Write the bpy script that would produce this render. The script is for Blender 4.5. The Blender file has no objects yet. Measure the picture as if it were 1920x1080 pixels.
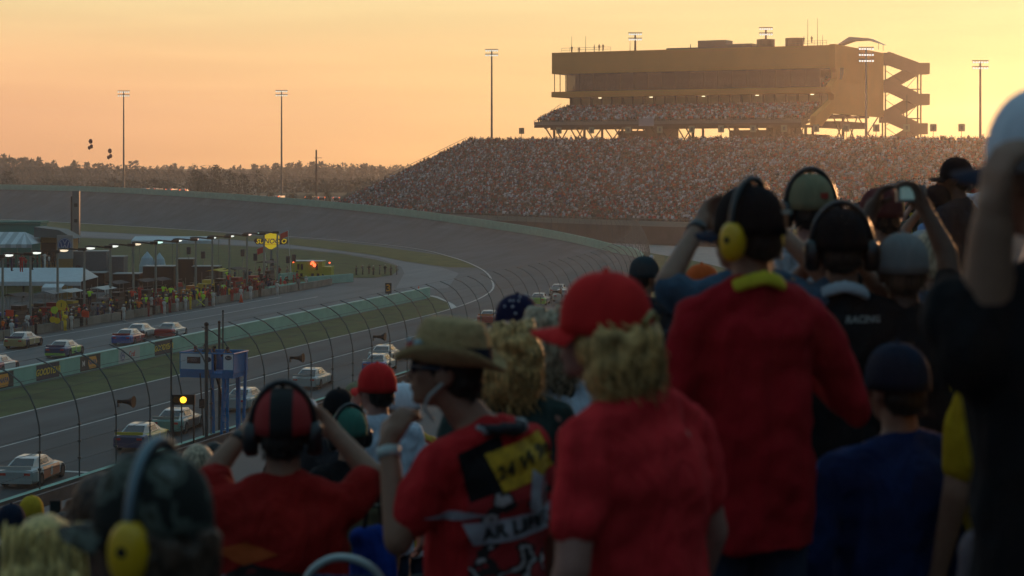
import bpy, bmesh, math, random
import numpy as np
from mathutils import Vector, Matrix, Euler, noise as mnoise
from mathutils.bvhtree import BVHTree
R = math.radians
PI = math.pi
rnd = random.Random(7)
D = bpy.data
SC = bpy.context.scene
COL = SC.collection

# ------------------------------------------------------------------ camera, sky, sun, exposure
F, CX, HZ, CH = 3700.0, 960.0, 310.0, 16.0        # focal length in photo pixels, centre column, horizon row, eye height
cam_d = D.cameras.new("camera"); cam = D.objects.new("camera", cam_d); COL.objects.link(cam)
cam.location = (0, 0, CH); cam.rotation_euler = (R(90), 0, 0)
cam_d.sensor_width = 36.0; cam_d.lens = F / 1920 * 36.0
cam_d.shift_y = -(540 - HZ) / 1920
cam_d.clip_start = 0.1; cam_d.clip_end = 20000
cam_d.dof.use_dof = True; cam_d.dof.focus_distance = 210.0; cam_d.dof.aperture_fstop = 4.6
SC.camera = cam

HAZE = .00029
SUN_AZ, SUN_EL = 21.0, 2.6                       # degrees right of the view, above the horizon
W = D.worlds.new("World"); SC.world = W; W.use_nodes = True
wn = W.node_tree; wn.nodes.clear()
def wnode(t, **k):
    n = wn.nodes.new(t)
    for a, b in k.items(): setattr(n, a, b)
    return n
def wl(a, b): wn.links.new(a, b)
out = wnode('ShaderNodeOutputWorld'); bg = wnode('ShaderNodeBackground')
sky = wnode('ShaderNodeTexSky', sky_type='NISHITA', sun_disc=False)
sky.sun_elevation = R(SUN_EL); sky.sun_rotation = R(SUN_AZ)
sky.air_density = 1.0; sky.dust_density = 4.0; sky.ozone_density = 1.0
# dusk glow: thin cloud lit warm low over the horizon, dim blue-grey overhead and behind
tc = wnode('ShaderNodeTexCoord'); sp = wnode('ShaderNodeSeparateXYZ'); wl(tc.outputs['Generated'], sp.inputs[0])
el = wnode('ShaderNodeMath', operation='ARCSINE'); wl(sp.outputs['Z'], el.inputs[0])
eld = wnode('ShaderNodeMath', operation='MULTIPLY'); wl(el.outputs[0], eld.inputs[0]); eld.inputs[1].default_value = 1 / R(90)
def ramp(stops, fac, interp='LINEAR'):
    r = wnode('ShaderNodeValToRGB'); r.color_ramp.interpolation = interp
    e = r.color_ramp.elements
    while len(e) > 1: e.remove(e[-1])
    e[0].position = stops[0][0]; e[0].color = (*stops[0][1], 1)
    for p, c in stops[1:]:
        x = e.new(p); x.color = (*c, 1)
    wl(fac, r.inputs[0]); return r.outputs[0]
# elevation 0..1 = 0..90 degrees; far from the sun / towards the sun
def s2l(r, g, b, k=1.0):
    f = lambda v: ((v / 255 + .055) / 1.055) ** 2.4 if v > 10 else v / 255 / 12.92
    return (f(r) * k, f(g) * k, f(b) * k)
away = ramp([(0.0, s2l(228,163,114,1.08)), (.018, s2l(236,172,122,1.12)), (.035, s2l(240,188,134,1.05)), (.053, s2l(234,206,150)), (.11, s2l(164,164,160)), (.25, s2l(124,150,168)), (.55, s2l(110,142,156)), (1.0, s2l(100,136,150))], eld.outputs[0])
toward = ramp([(0.0, s2l(253,196,110,1.3)), (.02, s2l(255,218,134,1.02)), (.045, s2l(255,228,158,.82)), (.06, s2l(255,228,166,.80)), (.12, s2l(205,196,172)), (.25, s2l(130,152,168)), (.55, s2l(110,142,156)), (1.0, s2l(100,136,150))], eld.outputs[0])
back = ramp([(0.0, s2l(60,66,80)), (.1, s2l(70,78,92)), (.3, s2l(84,106,120)), (1.0, s2l(100,136,150))], eld.outputs[0])
# horizontal angle from the sun
def dotdir(az):
    v = wnode('ShaderNodeVectorMath', operation='DOT_PRODUCT'); wl(tc.outputs['Generated'], v.inputs[0])
    v.inputs[1].default_value = (math.sin(R(az)), math.cos(R(az)), 0); return v.outputs['Value']
ac = wnode('ShaderNodeMath', operation='ARCCOSINE'); wl(dotdir(SUN_AZ), ac.inputs[0])
mr = wnode('ShaderNodeMapRange', interpolation_type='SMOOTHSTEP'); wl(ac.outputs[0], mr.inputs[0])
mr.inputs[1].default_value = R(0); mr.inputs[2].default_value = R(40)
mr2 = wnode('ShaderNodeMapRange', interpolation_type='SMOOTHSTEP'); wl(ac.outputs[0], mr2.inputs[0])
mr2.inputs[1].default_value = R(45); mr2.inputs[2].default_value = R(120)
m1 = wnode('ShaderNodeMix', data_type='RGBA'); wl(mr.outputs[0], m1.inputs[0]); wl(toward, m1.inputs[6]); wl(away, m1.inputs[7])
m2 = wnode('ShaderNodeMix', data_type='RGBA'); wl(mr2.outputs[0], m2.inputs[0]); wl(m1.outputs[2], m2.inputs[6]); wl(back, m2.inputs[7])
# faint streaks of high cloud
mp = wnode('ShaderNodeMapping'); wl(tc.outputs['Generated'], mp.inputs[0]); mp.inputs['Scale'].default_value = (2.2, 2.2, 34); mp.inputs['Rotation'].default_value = (0, R(1.6), 0)
nz = wnode('ShaderNodeTexNoise'); wl(mp.outputs[0], nz.inputs[0]); nz.inputs['Scale'].default_value = 2.3; nz.inputs['Detail'].default_value = 5; nz.inputs['Roughness'].default_value = .55
cr = wnode('ShaderNodeMapRange'); wl(nz.outputs[0], cr.inputs[0]); cr.inputs[1].default_value = .42; cr.inputs[2].default_value = .72; cr.inputs[3].default_value = .975; cr.inputs[4].default_value = 1.07
m3 = wnode('ShaderNodeVectorMath', operation='SCALE'); wl(m2.outputs[2], m3.inputs[0]); wl(cr.outputs[0], m3.inputs[3])
sk = wnode('ShaderNodeVectorMath', operation='SCALE'); wl(sky.outputs[0], sk.inputs[0]); sk.inputs[3].default_value = .002
m4 = wnode('ShaderNodeVectorMath', operation='ADD'); wl(m3.outputs[0], m4.inputs[0]); wl(sk.outputs[0], m4.inputs[1])
wl(m4.outputs[0], bg.inputs['Color']); bg.inputs['Strength'].default_value = 1.18
wl(bg.outputs[0], out.inputs['Surface'])

sun_d = D.lights.new("sun", 'SUN'); sun = D.objects.new("sun", sun_d); COL.objects.link(sun)
sun_d.energy = 2.1; sun_d.angle = R(3); sun_d.color = (1.0, .48, .2)
sdir = Vector((math.sin(R(SUN_AZ)) * math.cos(R(SUN_EL)), math.cos(R(SUN_AZ)) * math.cos(R(SUN_EL)), math.sin(R(SUN_EL))))
sun.rotation_euler = sdir.to_track_quat('Z', 'Y').to_euler()
SC.view_settings.view_transform = 'Standard'; SC.view_settings.look = 'None'
SC.view_settings.exposure = 0.0; SC.view_settings.gamma = 1.0; SC.view_settings.use_curve_mapping = False
SC.cycles.max_bounces = 4; SC.cycles.diffuse_bounces = 2; SC.cycles.glossy_bounces = 2; SC.cycles.volume_bounces = 0
SC.cycles.transparent_max_bounces = 16

# ------------------------------------------------------------------ helpers
def G(px, py, z=0.0):
    """where the sight line through a photo pixel meets height z"""
    Y = (CH - z) * F / (py - HZ)
    return Vector(((px - CX) * Y / F, Y, z))
def P(px, py, Y):
    """the point seen at a photo pixel at distance Y"""
    return Vector(((px - CX) * Y / F, Y, CH - (py - HZ) * Y / F))
SL = .272                                            # the front straight runs along X = c + SL*Y
T = Vector((SL, 1, 0)).normalized(); NR = Vector((T.y, -T.x, 0))
def LP(c, Y, z=0.0): return Vector((c + SL * Y, Y, z))
TANG = math.atan2(T.x, T.y)
C_FENCE, C_INNER, C_PITWALL, C_CREW, C_POLE = -46.75, -66.15, -74.76, -94.6, -100.2

def tag(o, label=None, cat=None, group=None, kind=None):
    if label: o['label'] = label
    if cat: o['category'] = cat
    if group: o['group'] = group
    if kind: o['kind'] = kind
    return o
def thing(name, loc, rz=0, label=None, cat=None, group=None):
    o = D.objects.new(name, None); COL.objects.link(o); o.location = loc; o.rotation_euler = (0, 0, rz)
    o.empty_display_size = .3
    return tag(o, label, cat, group)
_m = {}
def mat(name, col, rough=.7, metal=0, var=0.0, vscale=4.0, bump=0.0, emit=0.0, alpha=1.0, spec=.3, detail=4, coat=0):
    if name in _m: return _m[name]
    m = D.materials.new(name); m.use_nodes = True; n = m.node_tree.nodes; l = m.node_tree.links
    b = n['Principled BSDF']; b.inputs['Roughness'].default_value = rough; b.inputs['Metallic'].default_value = metal
    b.inputs['Specular IOR Level'].default_value = spec
    b.inputs['Base Color'].default_value = (*col, 1)
    if coat: b.inputs['Coat Weight'].default_value = coat; b.inputs['Coat Roughness'].default_value = .1
    if alpha < 1: b.inputs['Alpha'].default_value = alpha
    if emit: b.inputs['Emission Color'].default_value = (*col, 1); b.inputs['Emission Strength'].default_value = emit
    if var or bump:
        t = n.new('ShaderNodeTexCoord'); x = n.new('ShaderNodeTexNoise'); l.new(t.outputs['Object'], x.inputs[0])
        x.inputs['Scale'].default_value = vscale; x.inputs['Detail'].default_value = detail; x.inputs['Roughness'].default_value = .6
        if var:
            r = n.new('ShaderNodeMapRange'); l.new(x.outputs[0], r.inputs[0]); r.inputs[1].default_value = .3; r.inputs[2].default_value = .7
            r.inputs[3].default_value = 1 - var; r.inputs[4].default_value = 1 + var
            v = n.new('ShaderNodeVectorMath'); v.operation = 'SCALE'; v.inputs[0].default_value = col; l.new(r.outputs[0], v.inputs[3])
            l.new(v.outputs[0], b.inputs['Base Color'])
        if bump:
            bu = n.new('ShaderNodeBump'); bu.inputs['Strength'].default_value = bump; bu.inputs['Distance'].default_value = .03
            l.new(x.outputs[0], bu.inputs['Height']); l.new(bu.outputs[0], b.inputs['Normal'])
    _m[name] = m; return m
def attr_mat(name, rough=.85, fac=1.0):
    if name in _m: return _m[name]
    m = D.materials.new(name); m.use_nodes = True; n = m.node_tree.nodes
    a = n.new('ShaderNodeAttribute'); a.attribute_name = 'Col'
    b = n['Principled BSDF']; b.inputs['Roughness'].default_value = rough; b.inputs['Specular IOR Level'].default_value = .2
    m.node_tree.links.new(a.outputs['Color'], b.inputs['Base Color'])
    _m[name] = m; return m

class MB:
    """collects shapes; build() links them as ONE mesh object"""
    def __init__(s): s.v = []; s.f = []; s.m = []; s.mi = 0
    def add(s, vs, fs):
        o = len(s.v); s.v += [tuple(v) for v in vs]; s.f += [tuple(i + o for i in f) for f in fs]; s.m += [s.mi] * len(fs); return s
    def box(s, c, d, rz=0, M=None, taper=1.0):
        x, y, z = d[0] / 2, d[1] / 2, d[2] / 2; c = Vector(c); ro = Matrix.Rotation(rz, 3, 'Z') if M is None else M
        vs = []
        for dz in (-1, 1):
            k = taper if dz > 0 else 1
            for dx, dy in ((-1, -1), (1, -1), (1, 1), (-1, 1)): vs.append(c + ro @ Vector((dx * x * k, dy * y * k, dz * z)))
        return s.add(vs, [(3, 2, 1, 0), (4, 5, 6, 7), (0, 1, 5, 4), (1, 2, 6, 5), (2, 3, 7, 6), (3, 0, 4, 7)])
    def bar(s, a, b, w, h=None, up=(0, 0, 1)):
        a, b = Vector(a), Vector(b); h = h or w; d = (b - a); L = d.length; d.normalize(); u = Vector(up)
        if abs(d.dot(u)) > .99: u = Vector((1, 0, 0))
        x = d.cross(u).normalized(); z = x.cross(d)
        vs = []
        for p in (a, b):
            for i, j in ((-1, -1), (1, -1), (1, 1), (-1, 1)): vs.append(p + x * (i * w / 2) + z * (j * h / 2))
        return s.add(vs, [(0, 1, 2, 3), (7, 6, 5, 4), (0, 4, 5, 1), (1, 5, 6, 2), (2, 6, 7, 3), (3, 7, 4, 0)])
    def tube(s, pts, r, n=8, caps=True):
        pts = [Vector(p) for p in pts]; rs = r if isinstance(r, (list, tuple)) else [r] * len(pts)
        d = (pts[-1] - pts[0]).normalized(); u = Vector((0, 0, 1)) if abs(d.z) < .9 else Vector((1, 0, 0))
        vs = []; fs = []
        for i, p in enumerate(pts):
            t = (pts[min(i + 1, len(pts) - 1)] - pts[max(i - 1, 0)]).normalized()
            x = t.cross(u).normalized(); z = x.cross(t)
            for k in range(n):
                a = 2 * PI * k / n; vs.append(p + (x * math.cos(a) + z * math.sin(a)) * rs[i])
        for i in range(len(pts) - 1):
            for k in range(n):
                a = i * n + k; b = i * n + (k + 1) % n; fs.append((a, b, b + n, a + n))
        if caps: fs.append(tuple(range(n))[::-1]); fs.append(tuple((len(pts) - 1) * n + k for k in range(n)))
        return s.add(vs, fs)
    def sph(s, c, r, seg=12, rings=8, M=None):
        r = (r, r, r) if not hasattr(r, '__len__') else r; c = Vector(c); vs = []; fs = []; M = M or Matrix.Identity(3)
        for i in range(1, rings):
            th = PI * i / rings
            for k in range(seg):
                ph = 2 * PI * k / seg
                vs.append(c + M @ Vector((r[0] * math.sin(th) * math.cos(ph), r[1] * math.sin(th) * math.sin(ph), r[2] * math.cos(th))))
        top = len(vs); vs.append(c + M @ Vector((0, 0, r[2]))); vs.append(c + M @ Vector((0, 0, -r[2])))
        for i in range(rings - 2):
            for k in range(seg):
                a = i * seg + k; b = i * seg + (k + 1) % seg; fs.append((a, a + seg, b + seg, b))
        for k in range(seg):
            fs.append((top, k, (k + 1) % seg)); a = (rings - 2) * seg
            fs.append((top + 1, a + (k + 1) % seg, a + k))
        return s.add(vs, fs)
    def prism(s, poly, fn, a, b):
        """polygon of (u,v) swept from a to b; fn(u,v,w)->point"""
        n = len(poly); vs = [fn(u, v, a) for u, v in poly] + [fn(u, v, b) for u, v in poly]
        fs = [tuple(range(n))[::-1], tuple(range(n, 2 * n))] + [(i, (i + 1) % n, (i + 1) % n + n, i + n) for i in range(n)]
        return s.add(vs, fs)
    def grid(s, fn, nu, nv, close=False):
        vs = [fn(i / nu, j / nv) for j in range(nv + 1) for i in range(nu + 1)]
        fs = [(j * (nu + 1) + i, j * (nu + 1) + i + 1, (j + 1) * (nu + 1) + i + 1, (j + 1) * (nu + 1) + i) for j in range(nv) for i in range(nu)]
        return s.add(vs, fs)
    def build(s, name, m=None, parent=None, smooth=False, loc=None, fixn=True):
        me = D.meshes.new(name); me.from_pydata(s.v, [], s.f)
        ms = m if isinstance(m, (list, tuple)) else [m]
        for x in ms:
            if x: me.materials.append(x)
        if len(ms) > 1: me.polygons.foreach_set('material_index', s.m)
        if fixn:
            bm = bmesh.new(); bm.from_mesh(me); bmesh.ops.recalc_face_normals(bm, faces=bm.faces); bm.to_mesh(me); bm.free()
        if smooth: me.polygons.foreach_set('use_smooth', [True] * len(me.polygons))
        o = D.objects.new(name, me); COL.objects.link(o)
        if parent: o.parent = parent
        if loc is not None: o.location = loc
        return o
def copy_tree(o, parent=None):
    c = o.copy(); COL.objects.link(c); c.parent = parent
    for ch in list(o.children): copy_tree(ch, c)
    return c
def text_obj(name, s, size, m, parent, M, extrude=.004, bold=.0, shear=0, align='CENTER', space=1.0):
    """lettering as a mesh, laid out in the plane of matrix M"""
    c = D.curves.new('t', 'FONT'); c.body = s; c.size = size; c.extrude = extrude; c.offset = bold; c.shear = shear
    c.align_x = align; c.align_y = 'CENTER'; c.space_character = space; c.resolution_u = 3
    t = D.objects.new('t', c); COL.objects.link(t); dg = bpy.context.evaluated_depsgraph_get()
    me = D.meshes.new_from_object(t.evaluated_get(dg)); D.objects.remove(t); D.curves.remove(c)
    me.transform(M); me.materials.clear(); me.materials.append(m)
    o = D.objects.new(name, me); COL.objects.link(o); o.parent = parent; return o
def catmull(pts, n=12):
    pts = [Vector(p) for p in pts]; out = []
    for i in range(len(pts) - 1):
        p0 = pts[max(i - 1, 0)]; p1 = pts[i]; p2 = pts[i + 1]; p3 = pts[min(i + 2, len(pts) - 1)]
        for k in range(n):
            t = k / n
            out.append(.5 * ((2 * p1) + (p2 - p0) * t + (2 * p0 - 5 * p1 + 4 * p2 - p3) * t * t + (3 * p1 - p0 - 3 * p2 + p3) * t ** 3))
    out.append(pts[-1]); return out
def resample(pts, step):
    out = [pts[0].copy()]; acc = 0
    for a, b in zip(pts, pts[1:]):
        L = (b - a).length; d = step - acc
        while d <= L:
            out.append(a.lerp(b, d / L)); d += step
        acc = (acc + L) % step if L > 0 else acc
        acc = L - (d - step) if True else acc
    return out
def interp(tab, x):
    if x <= tab[0][0]: return tab[0][1]
    for (a, b), (c, d) in zip(tab, tab[1:]):
        if x <= c: return b + (d - b) * (x - a) / (c - a)
    return tab[-1][1]
def poly_sheet(name, pts, z, m, kind='structure'):
    me = D.meshes.new(name); me.from_pydata([(p[0], p[1], z) for p in pts], [], [tuple(range(len(pts)))])
    bm = bmesh.new(); bm.from_mesh(me); bmesh.ops.triangulate(bm, faces=bm.faces); bmesh.ops.recalc_face_normals(bm, faces=bm.faces)
    for f in bm.faces:
        if f.normal.z < 0: f.normal_flip()
    bm.to_mesh(me); bm.free(); me.materials.append(m)
    o = D.objects.new(name, me); COL.objects.link(o); return tag(o, kind=kind)
# ------------------------------------------------------------------ ground, track, walls
M_scrub = mat('scrub', (.07, .075, .04), .95, var=.5, vscale=.02, detail=8)
M_grass = mat('short_grass', (.062, .088, .022), .95, var=.42, vscale=.35, detail=10, bump=.4)
M_grass2 = mat('dry_grass', (.115, .115, .028), .95, var=.4, vscale=.3, detail=10, bump=.4)
def asphalt(name, col, streak=.18):
    m = D.materials.new(name); m.use_nodes = True; n = m.node_tree.nodes; l = m.node_tree.links
    b = n['Principled BSDF']; b.inputs['Roughness'].default_value = .72; b.inputs['Specular IOR Level'].default_value = .35
    g = n.new('ShaderNodeNewGeometry'); mp = n.new('ShaderNodeMapping'); mp.vector_type = 'TEXTURE'
    mp.inputs['Rotation'].default_value = (0, 0, -TANG); mp.inputs['Scale'].default_value = (1, 26, 1)
    l.new(g.outputs['Position'], mp.inputs[0])
    a = n.new('ShaderNodeTexNoise'); a.inputs['Scale'].default_value = .5; a.inputs['Detail'].default_value = 6; l.new(mp.outputs[0], a.inputs[0])
    c = n.new('ShaderNodeTexNoise'); c.inputs['Scale'].default_value = .09; c.inputs['Detail'].default_value = 9; c.inputs['Roughness'].default_value = .65; l.new(g.outputs['Position'], c.inputs[0])
    ad = n.new('ShaderNodeMath'); ad.operation = 'ADD'; l.new(a.outputs[0], ad.inputs[0]); l.new(c.outputs[0], ad.inputs[1])
    r = n.new('ShaderNodeMapRange'); l.new(ad.outputs[0], r.inputs[0]); r.inputs[1].default_value = .75; r.inputs[2].default_value = 1.25
    r.inputs[3].default_value = 1 - streak * 1.5; r.inputs[4].default_value = 1 + streak * 1.3
    v = n.new('ShaderNodeVectorMath'); v.operation = 'SCALE'; v.inputs[0].default_value = col; l.new(r.outputs[0], v.inputs[3])
    l.new(v.outputs[0], b.inputs['Base Color'])
    # paving seams, skid arcs
    _m[name] = m; return m
M_track = asphalt('track_asphalt', (.044, .055, .060), .3)
M_apron = asphalt('apron_asphalt', (.09, .10, .103), .12)
M_road = asphalt('road_asphalt', (.165, .18, .185), .1)
M_teal = mat('teal_wall_paint', (.20, .46, .37), .6, var=.14, vscale=.7, detail=8)
M_teal2 = mat('teal_barrier_paint', (.17, .42, .36), .6, var=.14, vscale=.7, detail=8)
M_white = mat('white_road_paint', (.55, .55, .52), .7, var=.25, vscale=.8)
M_conc = mat('pale_concrete', (.3, .29, .27), .9, var=.15, vscale=.3, detail=8)
M_dconc = mat('dark_concrete', (.09, .085, .08), .9, var=.3, vscale=.4, detail=8)
M_steel = mat('galvanised_steel', (.16, .18, .18), .5, .5, var=.2, vscale=3)
M_dark = mat('dark_steel', (.02, .025, .025), .55, .3)

g = MB(); g.grid(lambda u, v: (-4500 + 9000 * u, -600 + 9000 * v, -.10), 24, 24); tag(g.build('ground', M_scrub), kind='structure')

# inner edge of the racing surface, then the outer wall a track's width outside it
inner = [LP(C_INNER, y) for y in (-70, 0, 60, 120, 170, 215)] + [Vector(p + (0,)) for p in
    [(-3.0, 246), (-3.0, 275), (-5.2, 306), (-10.6, 342), (-20, 381), (-40, 424), (-71, 473), (-108, 527), (-151, 581), (-206, 637), (-280, 690), (-380, 735), (-500, 755), (-640, 745)]]
IN = catmull(inner, 14)
IN = [p for p in IN]
nor = []
for i in range(len(IN)):
    t = (IN[min(i + 3, len(IN) - 1)] - IN[max(i - 3, 0)]).normalized(); nor.append(Vector((t.y, -t.x, 0)))
arc = [0.0]
for a, b in zip(IN, IN[1:]): arc.append(arc[-1] + (b - a).length)
YB = [(-400, 349), (0, 355), (200, 360), (400, 372), (600, 388), (760, 405), (880, 423), (1000, 441), (1100, 460), (1160, 478)]
i0 = next(i for i, p in enumerate(IN) if p.y > 215)
ZO = []; OUT = []
for i, p in enumerate(IN):
    k = min(max((arc[i] - arc[i0]) / 110, 0), 1); k = k * k * (3 - 2 * k)
    w = 18.7 + 5.3 * k
    q = p + nor[i] * w; z = .12
    if i > i0:
        px = CX + F * q.x / q.y
        if q.y > 300 and q.x > -170:
            z = CH - (interp(YB, px) - HZ) * q.y / F
        elif q.y > 300: z = 8.3
        else: z = None
    OUT.append(q); ZO.append(z)
# fill the ramp between the flat straight and the banking
idx = [i for i, z in enumerate(ZO) if z is not None]
for i, z in enumerate(ZO):
    if z is None:
        a = max(j for j in idx if j < i); b = min(j for j in idx if j > i); t = (i - a) / (b - a); ZO[i] = ZO[a] + (ZO[b] - ZO[a]) * t
for _ in range(30):
    ZO = [ZO[0]] + [(ZO[i - 1] + ZO[i] * 2 + ZO[i + 1]) / 4 for i in range(1, len(ZO) - 1)] + [ZO[-1]]
for i in range(len(ZO)): ZO[i] = min(max(ZO[i], .12), 8.6)
print('ZOUT', [(round(OUT[i].x), round(OUT[i].y), round(ZO[i], 1), round(CX + F * OUT[i].x / max(OUT[i].y, 1)), round(HZ + F * (CH - ZO[i]) / max(OUT[i].y, 1))) for i in range(70, len(IN), 14)])
def across(i, t):      # t 0 inner .. 1 outer
    p = IN[i].lerp(OUT[i], t); zz = .08 + (ZO[i] - .08) * (t ** 1.15); return Vector((p.x, p.y, zz))
def strip_sheet(name, i_a, i_b, t0, t1, dz, m, nu=1, kind='structure'):
    g = MB(); n = i_b - i_a
    def fn(u, v):
        p = across(i_a + round(v * n), t0 + (t1 - t0) * u); return (p.x, p.y, p.z + dz)
    g.grid(fn, nu, n); return tag(g.build(name, m, smooth=True), kind=kind)
NI = len(IN) - 1
strip_sheet('race_track', 0, NI, 0, 1, 0, M_track, 12)
strip_sheet('track_inner_line', 0, NI, .0, .012, .02, M_white)
strip_sheet('track_lane_line', 0, i0 + 10, .36, .369, .02, M_white)
M_lane = asphalt('worn_asphalt', (.064, .075, .079), .34)
strip_sheet('track_upper_lane', i0 + 16, NI, .80, .985, .03, M_lane, 3)
# start line across the straight
sl = MB(); a = LP(C_FENCE - 1, 101.6); b = LP(C_INNER + .3, 101.6 + 4.0)
def start(u, v):
    p = Vector((C_FENCE - 1.2 + (C_INNER + .6 - C_FENCE + 1) * u, 0, 0)); Y = 101.4 + 5.1 * u * .9 + v * .38; q = LP(p.x, Y); q.z = .13; return q
sl.grid(start, 12, 1); tag(sl.build('start_line', M_white), kind='structure')

# embankment outside the banked turn
eb = MB()
def emb(u, v):
    i = i0 + round(v * (NI - i0)); q = OUT[i] + nor[i] * (.5 + 15 * u); return (q.x, q.y, ZO[i] * (1 - u) - .12 * u)
eb.grid(emb, 4, NI - i0); tag(eb.build('embankment', M_grass, smooth=True), kind='structure')

# outer wall
def wall_mesh(idx, h, th, zf, pf):
    g = MB(); vs = []; n = len(idx)
    for i in idx:
        q = pf(i); N = nor[i]; z = zf(i)
        for o, zz in ((0, -.1), (0, h), (th, h), (th, -.1)): vs.append((q.x + N.x * o, q.y + N.y * o, z + zz))
    fs = []
    for k in range(n - 1):
        for j in range(3): a = k * 4 + j; fs.append((a, a + 1, a + 5, a + 4))
    fs += [(0, 1, 2, 3), tuple(4 * (n - 1) + j for j in (3, 2, 1, 0))]
    g.add(vs, fs); return g
WH = lambda i: .95 + .67 * min(max((arc[i] - arc[i0]) / 180, 0), 1)
g = MB(); vs = []
for i in range(NI + 1):
    q = OUT[i]; N = nor[i]; z = ZO[i]
    for o, zz in ((0, -.1), (0, WH(i)), (.35, WH(i)), (.35, -.3)): vs.append((q.x + N.x * o, q.y + N.y * o, z + zz))
fs = [(k * 4 + j, k * 4 + j + 1, k * 4 + j + 5, k * 4 + j + 4) for k in range(NI) for j in range(3)]
g.add(vs, fs); g.m = [0 if j % 3 != 2 else 1 for j in range(len(fs))]; ow = g.build('outer_wall', [M_teal, M_dconc])
tag(ow, 'long teal concrete wall round the outside of the race track, carrying the catch fence', 'wall')
# soft barrier foam seams: dark scuffs along the wall foot in the turn
# catch fence: curved posts, cables, mesh
FP = [Vector((OUT[i].x + nor[i].x * .2, OUT[i].y + nor[i].y * .2, ZO[i] + WH(i))) for i in range(NI + 1)]
def at_arc(tab, s):
    import bisect
    k = bisect.bisect_right(AR, s) - 1; k = min(max(k, 0), len(tab) - 2); t = (s - AR[k]) / (AR[k + 1] - AR[k]); return tab[k].lerp(tab[k + 1], t)
AR = [0.0]
for a, b in zip(FP, FP[1:]): AR.append(AR[-1] + (b - a).length)
PROF = [(0, 0), (0, 2.5), (.04, 2.9), (.2, 3.6), (.52, 4.3), (1.0, 4.9), (1.6, 5.32), (2.3, 5.6)]
def profp(base, N, k=1.0):
    return [Vector((base.x - N.x * o, base.y - N.y * o, base.z + h)) for o, h in PROF]
# arc position of first post (Y=88.5)
k0 = next(i for i, p in enumerate(FP) if p.y > 88.5); s0 = AR[k0 - 1] + (AR[k0] - AR[k0 - 1]) * (88.5 - FP[k0 - 1].y) / (FP[k0].y - FP[k0 - 1].y)
posts = []; s = s0 - 3.86 * 6 - 1.2; last = AR[-1]
while s < last - 20 and len(posts) < 260:
    b = at_arc(FP, s); N = at_arc(nor, s).normalized(); posts.append((b, N, s)); s += 3.86 if s < AR[i0] + 40 else (4.4 if s < AR[i0] + 160 else 5.3)
fence = thing('catch_fence', posts[0][0], 0, 'tall wire catch fence with curved steel posts leaning over the race track', 'fence')
F0 = Vector(posts[0][0])
vis = [q for q in posts if -60 < CX + F * q[0].x / q[0].y < 1960]
show = vis[:100]; rest = [q for q in posts if q not in show]
M_post = mat('fence_post_steel', (.085, .105, .105), .45, .35)
for b, N, s in show:
    g = MB(); pp = [p - F0 for p in profp(b, N)]; g.tube(pp, .037, 7)
    for h in (.9, 1.7, 2.5): g.box(pp[0] + Vector((0, 0, h)), (.15, .15, .1))
    g.build('fence_post', M_post, fence, smooth=False)
g = MB()
for b, N, s in rest: g.tube([p - F0 for p in profp(b, N)], .075, 5)
tag(g.build('far_fence_post', M_post, fence), kind='stuff')
g = MB()
for lv in (1, 4, 5, 7):
    for h_off in ((0,) if lv != 1 else (-1.7, -.8, 0)):
        line = [profp(b, N)[lv] - F0 + Vector((0, 0, h_off)) for b, N, s in posts]; g.tube(line, .012, 3)
g.build('fence_cable', M_dark, fence)
mw = D.materials.new('wire_mesh'); mw.use_nodes = True; nn = mw.node_tree.nodes
bb = nn['Principled BSDF']; bb.inputs['Base Color'].default_value = (.14, .19, .19, 1); bb.inputs['Alpha'].default_value = .10; bb.inputs['Roughness'].default_value = .7
g = MB(); vs = []; nP = len(PROF)
for b, N, s in posts: vs += [p - F0 + Vector((N.x, N.y, 0)) * .02 for p in profp(b, N)]
g.add(vs, [(k * nP + j, k * nP + j + 1, (k + 1) * nP + j + 1, (k + 1) * nP + j) for k in range(len(posts) - 1) for j in range(nP - 1)])
g.build('wire_mesh', mw, fence, smooth=True)

# horn loudspeakers clamped on the fence posts
M_black = mat('matt_black', (.012, .013, .014), .6)
spk_lab = ['leftmost black horn loudspeaker on the catch fence, over the near straight', 'black horn loudspeaker on the fence right of the blue flag stand', 'black horn loudspeaker on the fence above the red and white caps', 'black horn loudspeaker on the fence above the straw hat', 'small black horn loudspeaker above the starry navy cap', 'small black horn loudspeaker left of the big red cap', 'tiny black horn loudspeaker above the big red cap']
spk = None
for (px, lab) in zip((208, 515, 697, 830, 940, 1020, 1130), spk_lab):
    Y = 46.75 / (SL - (px - CX) / F) if px < 1100 else 236; b = min(posts, key=lambda q: abs(q[0].y - Y) + (900 if q[0].x < -60 and q[0].y > 200 else 0))[0]
    if spk is None:
        spk = thing('loudspeaker', (0, 0, 0)); g = MB(); g.box((.12, 0, 0), (.24, .18, .16)); g.tube([(.2, 0, 0), (.55, 0, 0), (.85, 0, .0)], [.08, .13, .3], 10); g.build('horn', M_black, spk)
        g = MB(); g.box((0, 0, -.14), (.1, .1, .3)); g.build('bracket', M_steel, spk); o = spk
    else: o = copy_tree(spk)
    o.location = (b.x + .1, b.y, b.z + 3.15); o.rotation_euler = (0, 0, -.25); tag(o, lab, 'loudspeaker', 'horn loudspeakers on the catch fence')

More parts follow.
